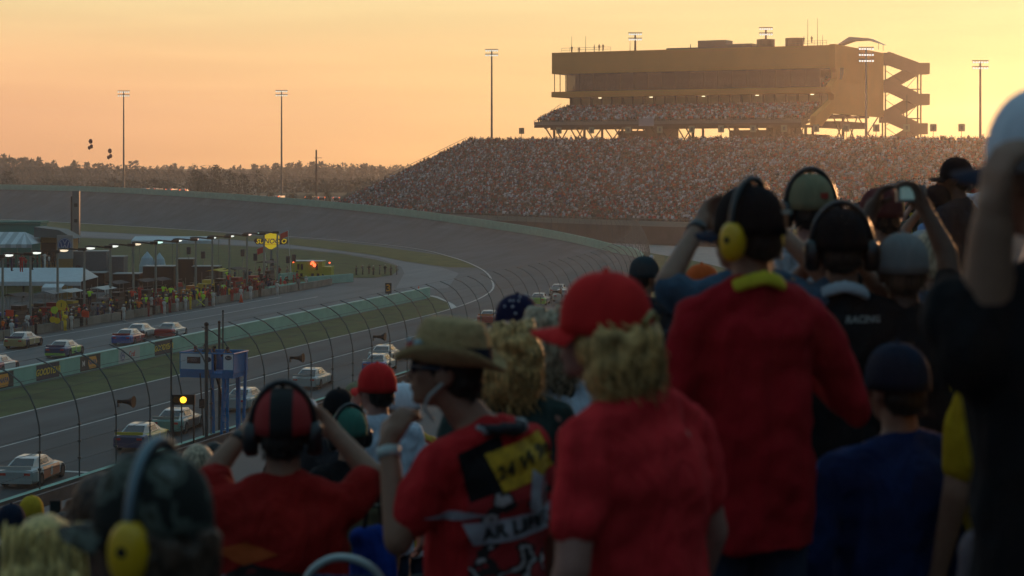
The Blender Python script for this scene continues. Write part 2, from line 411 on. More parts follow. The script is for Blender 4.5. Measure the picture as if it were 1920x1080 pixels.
# ---- infield sheets
poly_sheet('apron', [LP(C_INNER + .2, -60), LP(C_INNER + .2, 215)] + [IN[i] for i in range(i0 + 2, NI - 10)] + [(-600, 300), (-300, -60)], -.02, M_apron)
seg = lambda c, ys: [LP(c, y) for y in ys]
tip = G(845, 578)
poly_sheet('grass_strip', seg(C_INNER - .25, (20, 60, 120, 180, 215)) + [tip, G(838, 567), G(815, 558), G(785, 552)] + seg(C_PITWALL + .6, (236, 180, 120, 60, 20)), .03, M_grass)
poly_sheet('grass_strip_kerb', [G(843, 579), G(868, 590), G(872, 590), G(850, 571), G(822, 557), G(785, 549.5), G(785, 551), G(818, 559), G(838, 567)], .05, M_white)
poly_sheet('infield_grass', [G(x, y) for x, y in [(-300, 446), (0, 446), (150, 446), (300, 452), (440, 461), (560, 468), (640, 476), (705, 487), (742, 498), (748, 506), (735, 516), (700, 521), (640, 521), (600, 524), (480, 545), (200, 580), (0, 610), (-300, 640)]], .02, M_grass)
up = [(-250, 406), (0, 411), (150, 419), (300, 427), (450, 440), (600, 450.5), (700, 461), (780, 472), (850, 482), (890, 491), (905, 499)]
lo = [(902, 502), (840, 501), (760, 490), (700, 478), (640, 470), (540, 458), (400, 446), (150, 433), (0, 428), (-250, 424)]
poly_sheet('verge_grass', [G(x, y) for x, y in up + lo], .02, M_grass2)
poly_sheet('access_road', [G(x, y) for x, y in [(-250, 424.5), (0, 429), (150, 434), (400, 447), (540, 459), (640, 471), (700, 479), (760, 491), (830, 502), (860, 512), (840, 540), (740, 545), (758, 512), (752, 500), (712, 484), (640, 474), (560, 466), (440, 459), (300, 450), (150, 444), (0, 444), (-250, 444)]], .0, M_road)
poly_sheet('pit_road', seg(C_PITWALL - .5, (40, 120, 200, 238)) + [G(800, 548), G(760, 541)] + seg(C_CREW - .5, (262, 200, 120, 60)), .005, asphalt('pit_road_asphalt', (.11, .12, .122), .16))
poly_sheet('pit_concrete', seg(C_CREW - .5, (60, 120, 200, 262)) + seg(C_CREW - 32, (262, 200, 120, 60)), .03, mat('pit_concrete_surface', (.1, .1, .095), .9, var=.3, vscale=.5))
g = MB()
for c in (C_CREW + 5.6, C_CREW + 1.2):
    g.grid(lambda u, v: LP(c + .16 * u, 90 + 150 * v, .02), 1, 30)
tag(g.build('pit_lane_line', M_white), kind='structure')

# ---- pit wall with painted panels
pw = thing('pit_wall', LP(C_PITWALL, 60), 0, 'low teal pit wall running beside the grass strip, with sponsor panels', 'wall')
PW0 = LP(C_PITWALL, 60)
Y0, Y1 = 60, 238.5
g = MB(); g.box((LP(C_PITWALL - .2, (Y0 + Y1) / 2) - PW0) + Vector((0, 0, .62)), (.4, (Y1 - Y0) / T.y, 1.24), rz=-TANG); g.build('wall_body', M_teal, pw)
g = MB(); g.box((LP(C_PITWALL - .2, (Y0 + Y1) / 2) - PW0) + Vector((0, 0, 1.265)), (.48, (Y1 - Y0) / T.y, .05), rz=-TANG); g.build('coping', mat('pale_teal_coping', (.42, .6, .52), .6), pw)
M_navy = mat('navy_panel', (.012, .014, .035), .5); M_bk = mat('black_panel', (.015, .015, .015), .5); M_yel = mat('yellow_print', (.75, .55, .03), .5)
M_wh = mat('white_print', (.6, .6, .58), .5); M_red = mat('red_print', (.55, .03, .02), .5); M_org = mat('orange_print', (.75, .33, .03), .5); M_blu = mat('blue_print', (.02, .06, .2), .5)
def yat(px): return 74.76 / (SL - (px - CX) / F)
def wallM(Y, z, off=.03):
    """plane on the wall's near face: x along the wall (to the right), y up"""
    o = LP(C_PITWALL, Y, z) - PW0 + NR * off
    return Matrix((( T.x, 0, NR.x, o.x), (T.y, 0, NR.y, o.y), (0, 1, 0, o.z), (0, 0, 0, 1)))
def panel(name, a, b, m, z0=.05, z1=1.2, lab=None):
    ya, yb = yat(a), yat(b); c = LP(C_PITWALL, (ya + yb) / 2, (z0 + z1) / 2) - PW0 + NR * .008
    g = MB(); g.box(c, (.016, (yb - ya) / T.y, z1 - z0), rz=-TANG); o = g.build(name, m, pw)
    if lab: o['label'] = lab
    return (ya + yb) / 2, (yb - ya) / T.y, o
for a, b in ((68, 111), (290, 323)):
    y, w, o = panel('sponsor_panel', a, b, M_navy, lab='dark navy panel with slanted yellow lettering')
    text_obj('lettering', 'GOODYEAR', w * .195, M_yel, pw, wallM(y, .62), bold=.014, shear=.25)
for a, b in ((-22, 25), (150, 188)):
    y, w, o = panel('sponsor_panel', a, b, M_bk, lab='black panel with orange emblem and white letters')
    g = MB(); Mx = wallM(y + w * .1, .62, .02)
    g.prism([(-.75, 0), (-.55, -.45), (.55, -.45), (.75, 0), (.55, .45), (-.55, .45)], lambda u, v, q: Mx @ Vector((u, v, q)), 0, .012); g.build('emblem', M_org, pw)
    text_obj('lettering', 'NAPA', .5, M_blu, pw, wallM(y + w * .1, .62, .035), bold=.01)
    text_obj('lettering', 'M', .6, M_wh, pw, wallM(y - w * .32, .62, .02), bold=.01)
y, w, o = panel('sponsor_panel', 222, 262, mat('pale_panel', (.4, .48, .45), .5), lab='pale panel with dark round emblem and red lettering')
def roundel(parent, Mx, r, m_disc, m_line, name='emblem'):
    g = MB(); g.prism([(r * math.cos(a * PI / 12), r * math.sin(a * PI / 12)) for a in range(24)], lambda u, v, q: Mx @ Vector((u, v, q)), 0, .01); g.build(name, m_disc, parent)
    g = MB(); w = r * .13
    def ln(a, b): g.prism([(a[0] - w / 2, a[1]), (a[0] + w / 2, a[1]), (b[0] + w / 2, b[1]), (b[0] - w / 2, b[1])], lambda u, v, q: Mx @ Vector((u * r, v * r, q)) if False else Mx @ Vector((u, v, q)), .014, .02)
    for a, b in (((-.28, .72), (0, .15)), ((.28, .72), (0, .15)), ((-.6, .45), (-.3, -.65)), ((.6, .45), (.3, -.65)), ((-.3, -.65), (0, .05)), ((.3, -.65), (0, .05))):
        ln((a[0] * r, a[1] * r), (b[0] * r, b[1] * r))
    g.build('lettering', m_line, parent)
    g = MB(); n = 28; vs = []
    for a in range(n):
        for rr in (r * .84, r * .95): vs.append(Mx @ Vector((rr * math.cos(2 * PI * a / n), rr * math.sin(2 * PI * a / n), .014)))
    g.add(vs, [(2 * a, 2 * a + 1, (2 * a + 3) % (2 * n), (2 * a + 2) % (2 * n)) for a in range(n)]); g.build('ring', m_line, parent)
roundel(pw, wallM(y - w * .3, .62, .02), .46, M_blu, M_wh)
text_obj('lettering', 'Craf', .62, M_red, pw, wallM(y + w * .12, .62, .02), bold=.008)
# number board and cone at the end of the wall
nb = thing('number_board', LP(C_PITWALL - .2, 224, 1.29), 0, 'small black board with an orange number 3 standing on the pit wall', 'sign')
g = MB(); g.box((0, 0, .75), (.72, .12, 1.2)); g.build('board', M_bk, nb); g = MB(); g.box((0, 0, .08), (.1, .1, .16)); g.build('stand', M_dark, nb)
text_obj('lettering', '3', 1.1, M_org, nb, Matrix(((1, 0, 0, 0), (0, 0, -1, -.065), (0, 1, 0, .75), (0, 0, 0, 1))), bold=.02)
def cone(loc, lab, m):
    c = thing('traffic_cone', loc, 0, lab, 'cone'); g = MB(); g.tube([(0, 0, .04), (0, 0, .95)], [.24, .05], 10); g.build('cone_body', m, c, smooth=True); g = MB(); g.box((0, 0, .02), (.55, .55, .04)); g.build('base', m, c)
cone(G(785, 551, .05), 'orange traffic cone beyond the far end of the teal pit wall', mat('orange_plastic', (.7, .08, .03), .5))
cone(G(452, 567), 'orange and white traffic cone on pit road below the crew in red', mat('orange_plastic', (.7, .08, .03), .5))

# ------------------------------------------------------------------ far trees
M_leaf_far = mat('far_foliage', (.075, .075, .045), .95, var=.4, vscale=.05)
def tuft_tree(g, x, y, h, w, n, r, kind='cas'):
    for k in range(n):
        t = r.random() ** (.8 if kind == 'cas' else 1); zc = h * (.12 + .88 * t) if kind == 'cas' else h * (.35 + .62 * t)
        rad = w * ((1 - t) * .8 + .16) if kind == 'cas' else w * math.sqrt(max(.1, 1 - ((t - .45) / .6) ** 2))
        a = r.uniform(0, 2 * PI); rr = rad * math.sqrt(r.random())
        c = Vector((x + rr * math.cos(a), y + rr * math.sin(a), zc)); s = h * r.uniform(.035, .075) * (1.2 if kind != 'cas' else 1)
        d1 = Vector((r.uniform(-1, 1), r.uniform(-1, 1), r.uniform(-.2, 1.2))).normalized() * s; d2 = Vector((r.uniform(-1, 1), r.uniform(-1, 1), r.uniform(-.6, .6))).normalized() * s * .7
        g.add([c - d1, c + d2, c + d1 * 1.3, c - d2], [(0, 1, 2, 3)])
r = random.Random(3); g = MB()
for k in range(430):
    Y = r.uniform(1050, 1440); px = r.uniform(-250, 900); X = (px - CX) * Y / F
    h = r.uniform(11.5, 16.5) + 1.5 * math.sin(px * .013) + (Y - 1050) * .004 + (4 if px < 70 else 0)
    if r.random() < .13: h += r.uniform(1, 4.5)
    tuft_tree(g, X, Y, h * .95, h * r.uniform(.22, .6), 90, r)
for k in range(120):     # low bushy mass in front
    Y = r.uniform(720, 800); px = r.uniform(-250, 800); X = (px - CX) * Y / F
    tuft_tree(g, X, Y, r.uniform(8, 11.5), r.uniform(5, 9), 90, r, 'r')
tag(g.build('far_wood', M_leaf_far, fixn=False), kind='stuff')
g = MB()
for k in range(220):
    Y = r.uniform(1300, 1480); px = r.uniform(-300, 2300); X = (px - CX) * Y / F
    tuft_tree(g, X, Y, r.uniform(12, 17), r.uniform(8, 16), 60, r, 'r')
tag(g.build('distant_wood', M_leaf_far, fixn=False), kind='stuff')
def tree(px, yt, Y, w, lab, kind, group, n=520):
    p = P(px, yt, Y); h = p.z; t = thing(kind, (p.x, p.y, 0), 0, lab, 'tree', group)
    r = random.Random(int(px)); g = MB(); lean = r.uniform(-.3, .3)
    g.tube([(0, 0, 0), (lean * .5, 0, h * .3), (lean, 0, h * .75)], [.22, .17, .06], 7)
    for k in range(6):
        a = r.uniform(0, 2 * PI); z = h * r.uniform(.25, .55); g.tube([(lean * z / h, 0, z), (w * .35 * math.cos(a), w * .35 * math.sin(a), z + h * .2)], [.08, .03], 5)
    g.build('trunk', mat('bark', (.08, .06, .045), .9, var=.2), t)
    g = MB()
    for k in range(n):
        u = r.random(); zc = h * (.22 + .78 * u); rad = w / 2 * math.sqrt(max(.08, 1 - ((u - .42) / .62) ** 2)); a = r.uniform(0, 2 * PI); rr = rad * math.sqrt(r.random()) * (1 + .25 * math.sin(a * 3 + zc))
        c = Vector((rr * math.cos(a), rr * math.sin(a), zc)); s = r.uniform(.18, .42)
        d1 = Vector((r.uniform(-1, 1), r.uniform(-1, 1), r.uniform(-1, 1))).normalized() * s; d2 = d1.cross(Vector((r.uniform(-1, 1), r.uniform(-1, 1), r.uniform(-1, 1)))).normalized() * s * .8
        g.add([c - d1, c + d2, c + d1, c - d2], [(0, 1, 2, 3)])
    g.build('crown', mat('tree_foliage', (.05, .058, .026), .9, var=.4, vscale=.5), t, fixn=False)
rt = [(366, 318, 5.5, 'leftmost of the row of round trees beyond the far track wall'), (381, 328, 5, 'low round tree between the leftmost and the tallest of the row'), (405, 309, 5, 'tallest narrow tree of the row beyond the far track wall'), (430, 320, 6, 'round tree just right of the tallest in the row'), (457, 326, 5.5, 'rightmost round tree of the row, left of the second lamp mast')]
for px, yt, w, lab in rt: tree(px, yt, 640, w, lab, 'round_tree', 'round trees beyond the track wall')
tree(14, 322, 680, 8, 'dark bushy tree at the left edge behind the far track wall', 'bushy_tree', None)
tree(484, 319, 640, 3.2, 'thin sparse tree between the round trees and the second lamp mast', 'thin_tree', None, 120)
def palm(px, yt, Y, lab):
    p = P(px, yt, Y); h = p.z; t = thing('palm_tree', (p.x, p.y, 0), 0, lab, 'palm', 'low palms beyond the track wall'); r = random.Random(int(px))
    g = MB(); g.tube([(0, 0, 0), (.1, 0, h * .55), (.15, 0, h * .7)], [.2, .16, .15], 7); g.build('trunk', mat('bark', (.08, .06, .045), .9, var=.2), t)
    g = MB()
    for k in range(26):
        a = r.uniform(0, 2 * PI); e = r.uniform(-.2, 1.1); L = r.uniform(1.8, 2.8); base = Vector((.15, 0, h * .7)); prev = None
        for q in range(6):
            u = q / 5; c = base + Vector((math.cos(a) * L * u, math.sin(a) * L * u, L * (e * u - 1.1 * u * u))); w = .32 * (1 - u) + .05; side = Vector((-math.sin(a), math.cos(a), 0)) * w
            cur = (c - side, c + side)
            if prev: g.add([prev[0], prev[1], cur[1], cur[0]], [(0, 1, 2, 3)])
            prev = cur
    g.build('crown', mat('palm_foliage', (.06, .07, .03), .85, var=.3), t, fixn=False)
for px, lab in ((505, 'palm just left of the second lamp mast'), (545, 'palm just right of the second lamp mast'), (580, 'palm left of the wooden utility pole'), (612, 'palm right of the wooden utility pole'), (655, 'rightmost low palm beside the crowded grandstand')): palm(px, 342 + (px % 7), 600, lab + ', beyond the track wall')

# utility pole, balloons, parked motorhomes beyond the wall
up_ = thing('utility_pole', (P(593, 370, 640).x, 640, 0), 0, 'bare wooden utility pole beyond the track, left of the crowded grandstand', 'pole'); ht = P(593, 281, 640).z
g = MB(); g.tube([(0, 0, 0), (0, 0, ht)], [.34, .26], 8); g.build('pole_shaft', mat('bark', (.08, .06, .045)), up_); g = MB(); g.box((.6, 0, ht - 2.6), (2.6, .12, .14)); g.build('crossarm', M_dark, up_)
def balloons(px, py, lab):
    for j, (dx, dy, s, q) in enumerate(((0, 0, .95, 'topmost'), (1.5, 9.5, .8, 'right lower'), (-2.5, 12, .75, 'left lower'))):
        p = P(px + dx, py + dy, 560); o = thing('balloon', p, 0, f'{q} of the three dark red balloons in the {lab} bunch over the trees', 'balloon', 'dark red balloons over the trees')
        g = MB(); g.sph((0, 0, 0), (s * .62, s * .62, s * .75), 12, 8); g.build('envelope', mat('red_balloon', (.22, .02, .03), .4), o, smooth=True)
        g = MB(); g.tube([(0, 0, -s * .7), (.1, 0, -s * 1.1)], .02, 4); g.build('string', M_dark, o)
balloons(170, 265, 'higher left'); balloons(206, 283, 'lower right')
M_rv = mat('motorhome_shell', (.5, .48, .46), .4); M_glassd = mat('dark_glass', (.01, .012, .015), .12, spec=.6); M_tail = mat('tail_light', (1.0, .18, .05), emit=2.2)
rr_ = random.Random(5); rvs = []
RVPX = [132, 170, 192, 222, 272, 292, 322, 345, 505, 522, 583, 600, 629, 662, 690]
for k, px in enumerate(RVPX):
    Y = rr_.uniform(655, 690) if px < 500 else 620; h = P(px, 347 + (px - 130) * .02 + (12 if px > 500 else 3), Y).z
    o = thing('motorhome', ((px - CX) * Y / F, Y, h - 3.0), rr_.uniform(-.3, .3)); L = 6.5
    g = MB(); g.box((0, 0, 1.75), (2.5, L, 2.4)); g.box((0, 0, 3.02), (.8, 1.2, .18)); g.build('body', M_rv, o); g = MB(); g.box((0, -L / 2 - .01, 2.2), (1.6, .03, .8)); g.build('window', M_glassd, o)
    for sx in (-1, 1): g = MB(); g.sph((sx * 1.0, -L / 2 - .05, 2.75), .2, 8, 6); g.build('tail_light', M_tail, o)
    for sx in (-1, 1):
        for sy in (-1, 1): g = MB(); g.tube([(sx * 1.0, sy * 2, .45), (sx * 1.27, sy * 2, .45)], .45, 10); g.build('wheel', M_black, o)
    seg_ = ['left of the first floodlight mast', 'between the first floodlight mast and the round trees', 'beside the second floodlight mast', 'between the utility pole and the grandstand'][(px > 230) + (px > 400) + (px > 560)]
    cnt_ = {0: 4, 1: 4, 2: 2, 3: 5}; st_ = [q for q in RVPX if ((q > 230) + (q > 400) + (q > 560)) == ((px > 230) + (px > 400) + (px > 560))]
    tag(o, f'{["first", "second", "third", "fourth", "fifth"][st_.index(px)]} pale motorhome from the left {seg_}', 'motorhome', 'motorhomes parked beyond the turn')
# raised car park bank under them
g = MB(); g.grid(lambda u, v: (-260 + 235 * u, 612 + 110 * v, 6.2 * min(1, v * 8) * (1 - max(0, v - .9) * 10) if v < 1 else -.1), 4, 20)
tag(g.build('car_park_bank', M_scrub, smooth=True), kind='structure')
# ------------------------------------------------------------------ far grandstand with its crowd
fr = [(-47.5, 502), (-26, 470), (-3, 440), (16, 413), (35.8, 391), (62, 374), (95, 362), (140, 352)]
FR = catmull([Vector(p + (0,)) for p in fr], 10); NB = []
for i in range(len(FR)):
    t = (FR[min(i + 2, len(FR) - 1)] - FR[max(i - 2, 0)]).normalized(); NB.append(Vector((-t.y, t.x, 0)))
for i in range(len(NB)):
    if NB[i].y < 0: NB[i] = -NB[i]
ROWS, ZF, DEP = 46, 4.0, 42.5
def ztop(i):
    q = FR[i] + NB[i] * DEP; return CH + (HZ - 271) * q.y / F
ZT = [ztop(i) for i in range(len(FR))]
M_seat = mat('grandstand_concrete', (.14, .13, .12), .9, var=.2, vscale=.5)
gs = thing('grandstand', (FR[0].x, FR[0].y, 0), 0, 'huge packed concrete grandstand curving round the outside of the turn', 'grandstand'); GS0 = Vector((FR[0].x, FR[0].y, 0))
def gp(i, t, z):
    q = FR[i] + NB[i] * (DEP * t); return Vector((q.x, q.y, z)) - GS0
g = MB()
n = len(FR)
for k in range(ROWS):
    a, b = k / ROWS, (k + 1) / ROWS; vs = []
    for i in range(n):
        z0 = ZF + (ZT[i] - ZF) * a; z1 = ZF + (ZT[i] - ZF) * b
        vs += [gp(i, a, z0 - .0), gp(i, a, z0 + .38 if k else z0), gp(i, b, z0 + .38 if k else z0)]
    g.add(vs, [(i * 3 + j, i * 3 + j + 1, i * 3 + 4 + j, i * 3 + 3 + j) for i in range(n - 1) for j in (0, 1)])
g.build('seating_tiers', M_seat, gs)
g = MB()
for (i, s) in ((0, 1), (n - 1, -1)):
    g.add([gp(i, 0, 0), gp(i, 0, ZF + 1), gp(i, 1, ZT[i] + 1), gp(i, 1, 0)], [(0, 1, 2, 3)])
g.add([v for i in range(n) for v in (gp(i, 1, 0), gp(i, 1, ZT[i] + .9))], [(2 * i, 2 * i + 1, 2 * i + 3, 2 * i + 2) for i in range(n - 1)])
g.build('end_wall', M_dconc, gs)
g = MB(); g.add([v for i in range(n) for v in (gp(i, -.002, 0), gp(i, -.002, ZF - .05))], [(2 * i, 2 * i + 1, 2 * i + 3, 2 * i + 2) for i in range(n - 1)]); g.build('front_wall', M_dconc, gs)
g = MB(); g.add([v for i in range(n) for v in (gp(i, -.006, ZF - .3), gp(i, -.006, ZF + .75), gp(i, 0, ZF + .75))], [(3 * i + j, 3 * i + j + 1, 3 * i + 4 + j, 3 * i + 3 + j) for i in range(n - 1) for j in (0, 1)]); g.build('front_parapet', mat('teal_grey_parapet', (.2, .27, .25), .8, var=.2), gs)
g = MB(); g.tube([gp(i, -.01, ZF + 1.25) for i in range(n)], .05, 4)
for i in range(0, n): g.bar(gp(i, -.01, ZF + .6), gp(i, -.01, ZF + 1.25), .06)
g.tube([gp(0, t / 8, ZF + (ZT[0] - ZF) * t / 8 + 1.9) for t in range(9)], .06, 4)
g.build('handrail', M_steel, gs)
poly_sheet('concourse', [(FR[i] - NB[i] * .3).to_tuple() for i in range(n)] + [(FR[n - 1] - NB[n - 1] * 60).to_tuple(), (60, 230), (34, 255), (30, 300), (22, 340), (8, 385), (-20, 440), (-48, 488)], -.03, M_conc)

# a low-poly spectator as arrays
def spectator(pose, lean=0):
    b = MB(); part = []
    def addp(fn, c):
        n0 = len(b.v); fn(); part.extend([c] * (len(b.v) - n0))
    addp(lambda: b.box((0, 0, .42), (.3, .2, .84)), 2)
    addp(lambda: b.box((0, lean, 1.13), (.36, .22, .6), taper=1.15), 0)
    if pose == 1:
        for s in (-1, 1): addp(lambda: b.bar((s * .2, 0, 1.38), (s * .17, .22, 1.66), .1), 1)
    elif pose == 2:
        for s in (-1, 1): addp(lambda: b.bar((s * .21, 0, 1.38), (s * .3, .02, 1.9), .09), 1)
    else:
        for s in (-1, 1): addp(lambda: b.bar((s * .24, 0, 1.38), (s * .27, .08, .9), .1), 0)
    addp(lambda: b.sph((0, .0, 1.6), (.1, .11, .14), 6, 4), 1)
    addp(lambda: b.sph((0, -.01, 1.66), (.115, .13, .1), 6, 3), 3)
    tri = []
    for f in b.f:
        for k in range(1, len(f) - 1): tri.append((f[0], f[k], f[k + 1]))
    return np.array(b.v, dtype=np.float32), np.array(tri, dtype=np.int32), np.array(part)
SPEC = [spectator(0), spectator(1), spectator(2), spectator(0, .06)]
SHIRTS = np.array([(.42, .03, .03), (.5, .05, .04), (.34, .03, .03), (.55, .10, .05), (.28, .02, .02), (.72, .74, .8), (.62, .65, .72), (.5, .55, .62), (.8, .8, .84), (.4, .44, .5), (.8, .8, .85), (.68, .7, .78), (.02, .02, .025), (.015, .015, .02), (.03, .035, .05), (.04, .05, .09), (.06, .09, .22), (.03, .03, .03), (.25, .25, .27), (.3, .28, .25), (.03, .06, .05), (.3, .34, .42), (.2, .04, .04), (.6, .14, .05), (.02, .02, .03), (.08, .04, .04)])
SKIN = np.array([(.34, .19, .13), (.28, .15, .1), (.4, .24, .17), (.12, .07, .05)])
LEGS = np.array([(.03, .035, .06), (.02, .02, .02), (.12, .11, .08), (.06, .07, .1)])
HATS = np.array([(.05, .03, .02), (.02, .02, .02), (.3, .03, .02), (.55, .53, .5), (.15, .1, .05), (.03, .04, .1), (.3, .22, .12)])
def crowd(name, spots, seed):
    rg = np.random.default_rng(seed); V = []; Fc = []; C = []; off = 0
    for (x, y, z, yaw, h) in spots:
        v, f, part = SPEC[rg.choice(4, p=[.62, .12, .06, .2])]; c, s = math.cos(yaw), math.sin(yaw)
        w = v.copy(); w[:, 0] = (v[:, 0] * c - v[:, 1] * s) * h + x; w[:, 1] = (v[:, 0] * s + v[:, 1] * c) * h + y; w[:, 2] = v[:, 2] * h + z
        pal = np.array([SHIRTS[rg.integers(len(SHIRTS))], SKIN[rg.integers(4)], LEGS[rg.integers(4)], HATS[rg.integers(7)]]) * rg.uniform(.75, 1.2)
        V.append(w); Fc.append(f + off); C.append(pal[part]); off += len(v)
    V = np.concatenate(V); Fc = np.concatenate(Fc); C = np.concatenate(C)
    me = D.meshes.new(name); me.vertices.add(len(V)); me.vertices.foreach_set('co', V.astype(np.float32).ravel())
    me.loops.add(len(Fc) * 3); me.loops.foreach_set('vertex_index', Fc.astype(np.int32).ravel()); me.polygons.add(len(Fc)); me.polygons.foreach_set('loop_start', np.arange(0, len(Fc) * 3, 3, dtype=np.int32))
    me.update(calc_edges=True); at = me.color_attributes.new('Col', 'FLOAT_COLOR', 'POINT')
    at.data.foreach_set('color', np.concatenate([C, np.ones((len(C), 1))], 1).astype(np.float32).ravel())
    me.materials.append(attr_mat('spectator_clothes')); o = D.objects.new(name, me); COL.objects.link(o); return tag(o, kind='stuff')
spots = []; r = random.Random(11)
import bisect
cum = [0.0]
for a, b in zip(FR, FR[1:]): cum.append(cum[-1] + (b - a).length)
for k in range(1, ROWS + 1):
    s = r.random()
    while s < cum[-1]:
        i = min(bisect.bisect_right(cum, s) - 1, n - 2); t = (s - cum[i]) / (cum[i + 1] - cum[i]); p = FR[i].lerp(FR[i + 1], t); N = NB[i].lerp(NB[i + 1], t); zt = ZT[i] * (1 - t) + ZT[i + 1] * t
        f = (k - .45) / ROWS; q = p + N * (DEP * f); z = ZF + (zt - ZF) * (k - 1) / ROWS + .38
        aisle = (s % 17) < 1.0
        if r.random() < (.3 if aisle else .93) and (CX + F * q.x / q.y) < 2050:
            spots.append((q.x, q.y, z + (.0 if r.random() < .7 else -.22), r.uniform(-.4, .4) + .5 * 0 + PI - .5, r.uniform(.92, 1.07)))
        s += r.uniform(.46, .66)
for i in range(n - 1):                                        # people leaning on the top rail
    for j in range(5):
        if r.random() < .55:
            q = FR[i].lerp(FR[i + 1], r.random()) + NB[i] * (DEP + .8)
            spots.append((q.x, q.y, ZT[i] + .1 + r.uniform(0, .35), PI - .5, r.uniform(.95, 1.05)))
crowd('grandstand_crowd', spots, 4)
print('CROWD', len(spots))

# section markers along the top of the stand
SGX = [978, 1048, 1109, 1178, 1237, 1297, 1352, 1412, 1470, 1530, 1587, 1643, 1700, 1750, 1803]
ordn = ['first', 'second', 'third', 'fourth', 'fifth', 'sixth', 'seventh', 'eighth', 'ninth', 'tenth', 'eleventh', 'twelfth', 'thirteenth', 'fourteenth', 'fifteenth', 'sixteenth', 'seventeenth', 'eighteenth', 'nineteenth', 'twentieth']
M_sgn = mat('pale_green_sign', (.28, .31, .2), .6); M_sgn2 = mat('sign_number', (.1, .12, .1), .6)
sg0 = None
for j, px in enumerate(SGX):
    best = min(range(n), key=lambda i: abs(CX + F * (FR[i] + NB[i] * (DEP + 1)).x / (FR[i] + NB[i] * (DEP + 1)).y - px)); q = FR[best] + NB[best] * (DEP + 1.0)
    q.x = (px - CX) * q.y / F
    if sg0 is None:
        sg0 = o = thing('section_sign', (0, 0, 0)); g = MB(); g.box((0, 0, 3.9), (1.35, .12, 1.55)); g.build('sign_board', M_sgn, o)
        g = MB(); g.tube([(0, .1, 0), (0, .1, 4.2)], .06, 6); g.build('sign_pole', M_dark, o); g = MB(); g.box((0, -.075, 3.9), (.5, .02, .8)); g.build('sign_face', M_sgn2, o)
    else: o = copy_tree(sg0)
    o.location = (q.x, q.y, ZT[best] - .4); tag(o, f'{ordn[j]} small pale section sign from the left along the top of the packed grandstand', 'sign', 'section signs along the grandstand top')

# ------------------------------------------------------------------ suite tower behind the stand
CB = Vector((77.8, 480, 0)); U = Vector((-.893, .45, 0)); NF = Vector((-.45, -.893, 0))
tower = thing('press_tower', CB, 0, 'tan suite and press tower on steel columns rising behind the packed grandstand', 'building')
def B(a, b, z): return U * a + NF * b + Vector((0, 0, z))
def bbox(g, a0, a1, b0, b1, z0, z1):
    vs = [B(a, b, z) for z in (z0, z1) for a, b in ((a0, b0), (a1, b0), (a1, b1), (a0, b1))]
    g.add(vs, [(3, 2, 1, 0), (4, 5, 6, 7), (0, 1, 5, 4), (1, 2, 6, 5), (2, 3, 7, 6), (3, 0, 4, 7)])
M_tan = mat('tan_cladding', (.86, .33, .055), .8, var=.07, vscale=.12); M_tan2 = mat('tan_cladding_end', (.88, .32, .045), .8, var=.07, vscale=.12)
M_brown = mat('brown_steel', (.07, .04, .028), .7, var=.2)
LEN = 75.5
g = MB(); bbox(g, .02, LEN, -1.6, 0, 39.8, 45.3); bbox(g, LEN - 1.2, LEN, -40, -1.6, 39.8, 45.2); g.build('fascia', M_tan, tower)
g = MB(); bbox(g, 1.2, LEN - 1.2, -40, -1.6, 44.0, 44.6); bbox(g, .8, LEN - 1.3, -39, -1.7, 39.7, 39.95); g.build('roof_slab', M_dconc, tower)
g = MB(); bbox(g, 0.6, LEN - .3, -40, .9, 33.7, 35.1); g.build('floor_band', M_tan, tower)
# glazed suites: dark tinted panes, posts, people behind
M_gl = D.materials.new('tinted_glass'); M_gl.use_nodes = True; bb = M_gl.node_tree.nodes['Principled BSDF']; bb.inputs['Base Color'].default_value = (.03, .02, .022, 1); bb.inputs['Alpha'].default_value = .72; bb.inputs['Roughness'].default_value = .08
for k in range(18):
    a0 = 3.2 + k * 3.8; g = MB(); bbox(g, a0, a0 + 3.7, -.75, -.7, 35.12, 39.78); g.build('suite_window', M_gl, tower)
for k in range(22):
    a0 = 3.1 + k * 3.8 if k < 19 else 71.8 + (k - 19) * 1.6; g = MB(); bbox(g, a0, a0 + .12, -.85, -.6, 35.1, 39.8); g.build('mullion', M_brown, tower)
g = MB(); bbox(g, .8, 71.5, -11, -10.6, 35.1, 39.7); bbox(g, 71.3, 71.6, -10.6, -6, 35.1, 39.7); g.build('suite_back_wall', mat('suite_wall', (.11, .07, .06), .9, var=.3, vscale=1.5), tower)
g = MB()
for k in range(6): bbox(g, 1, 71, -1.4 - k * 1.5, -1.4 - (k + 1) * 1.5, 35.1, 35.3 + .35 * k)
g.build('suite_steps', M_dconc, tower)
sp = []; r = random.Random(21)
for k in range(6):
    a = 2.0
    while a < 70.5:
        if r.random() < .85:
            q = CB + B(a, -2.1 - k * 1.5, 0); sp.append((q.x, q.y, 35.3 + .35 * k - .25, PI - .47, r.uniform(.9, 1.05)))
        a += r.uniform(.6, 1.0)
crowd('suite_crowd', sp, 9)
# club level under the band
g = MB(); bbox(g, 0.8, 72, -5.2, -5, 29, 33.7); g.build('club_wall', mat('club_wall_tan', (.4, .32, .18), .85, var=.2, vscale=.6), tower)
for k in range(24):
    a0 = 2 + k * 2.95; g = MB(); bbox(g, a0, a0 + 2.1, -4.98, -4.93, 31.0, 33.2); g.build('club_window', mat('club_glass', (.3, .26, .13), .35, spec=.6, var=.3, vscale=.3), tower)
g = MB()
for k in range(25): bbox(g, 1.2 + k * 2.95, 1.6 + k * 2.95, -5, -4.3, 29, 33.7)
g.build('club_column', M_brown, tower)
for k in range(5):
    g = MB(); q = B(6 + k * 14.3, -3.2, 33.45); g.box(q, (.8, .3, .14)); g.build('ceiling_lamp', mat('warm_lamp', (1, .85, .5), emit=3), tower)
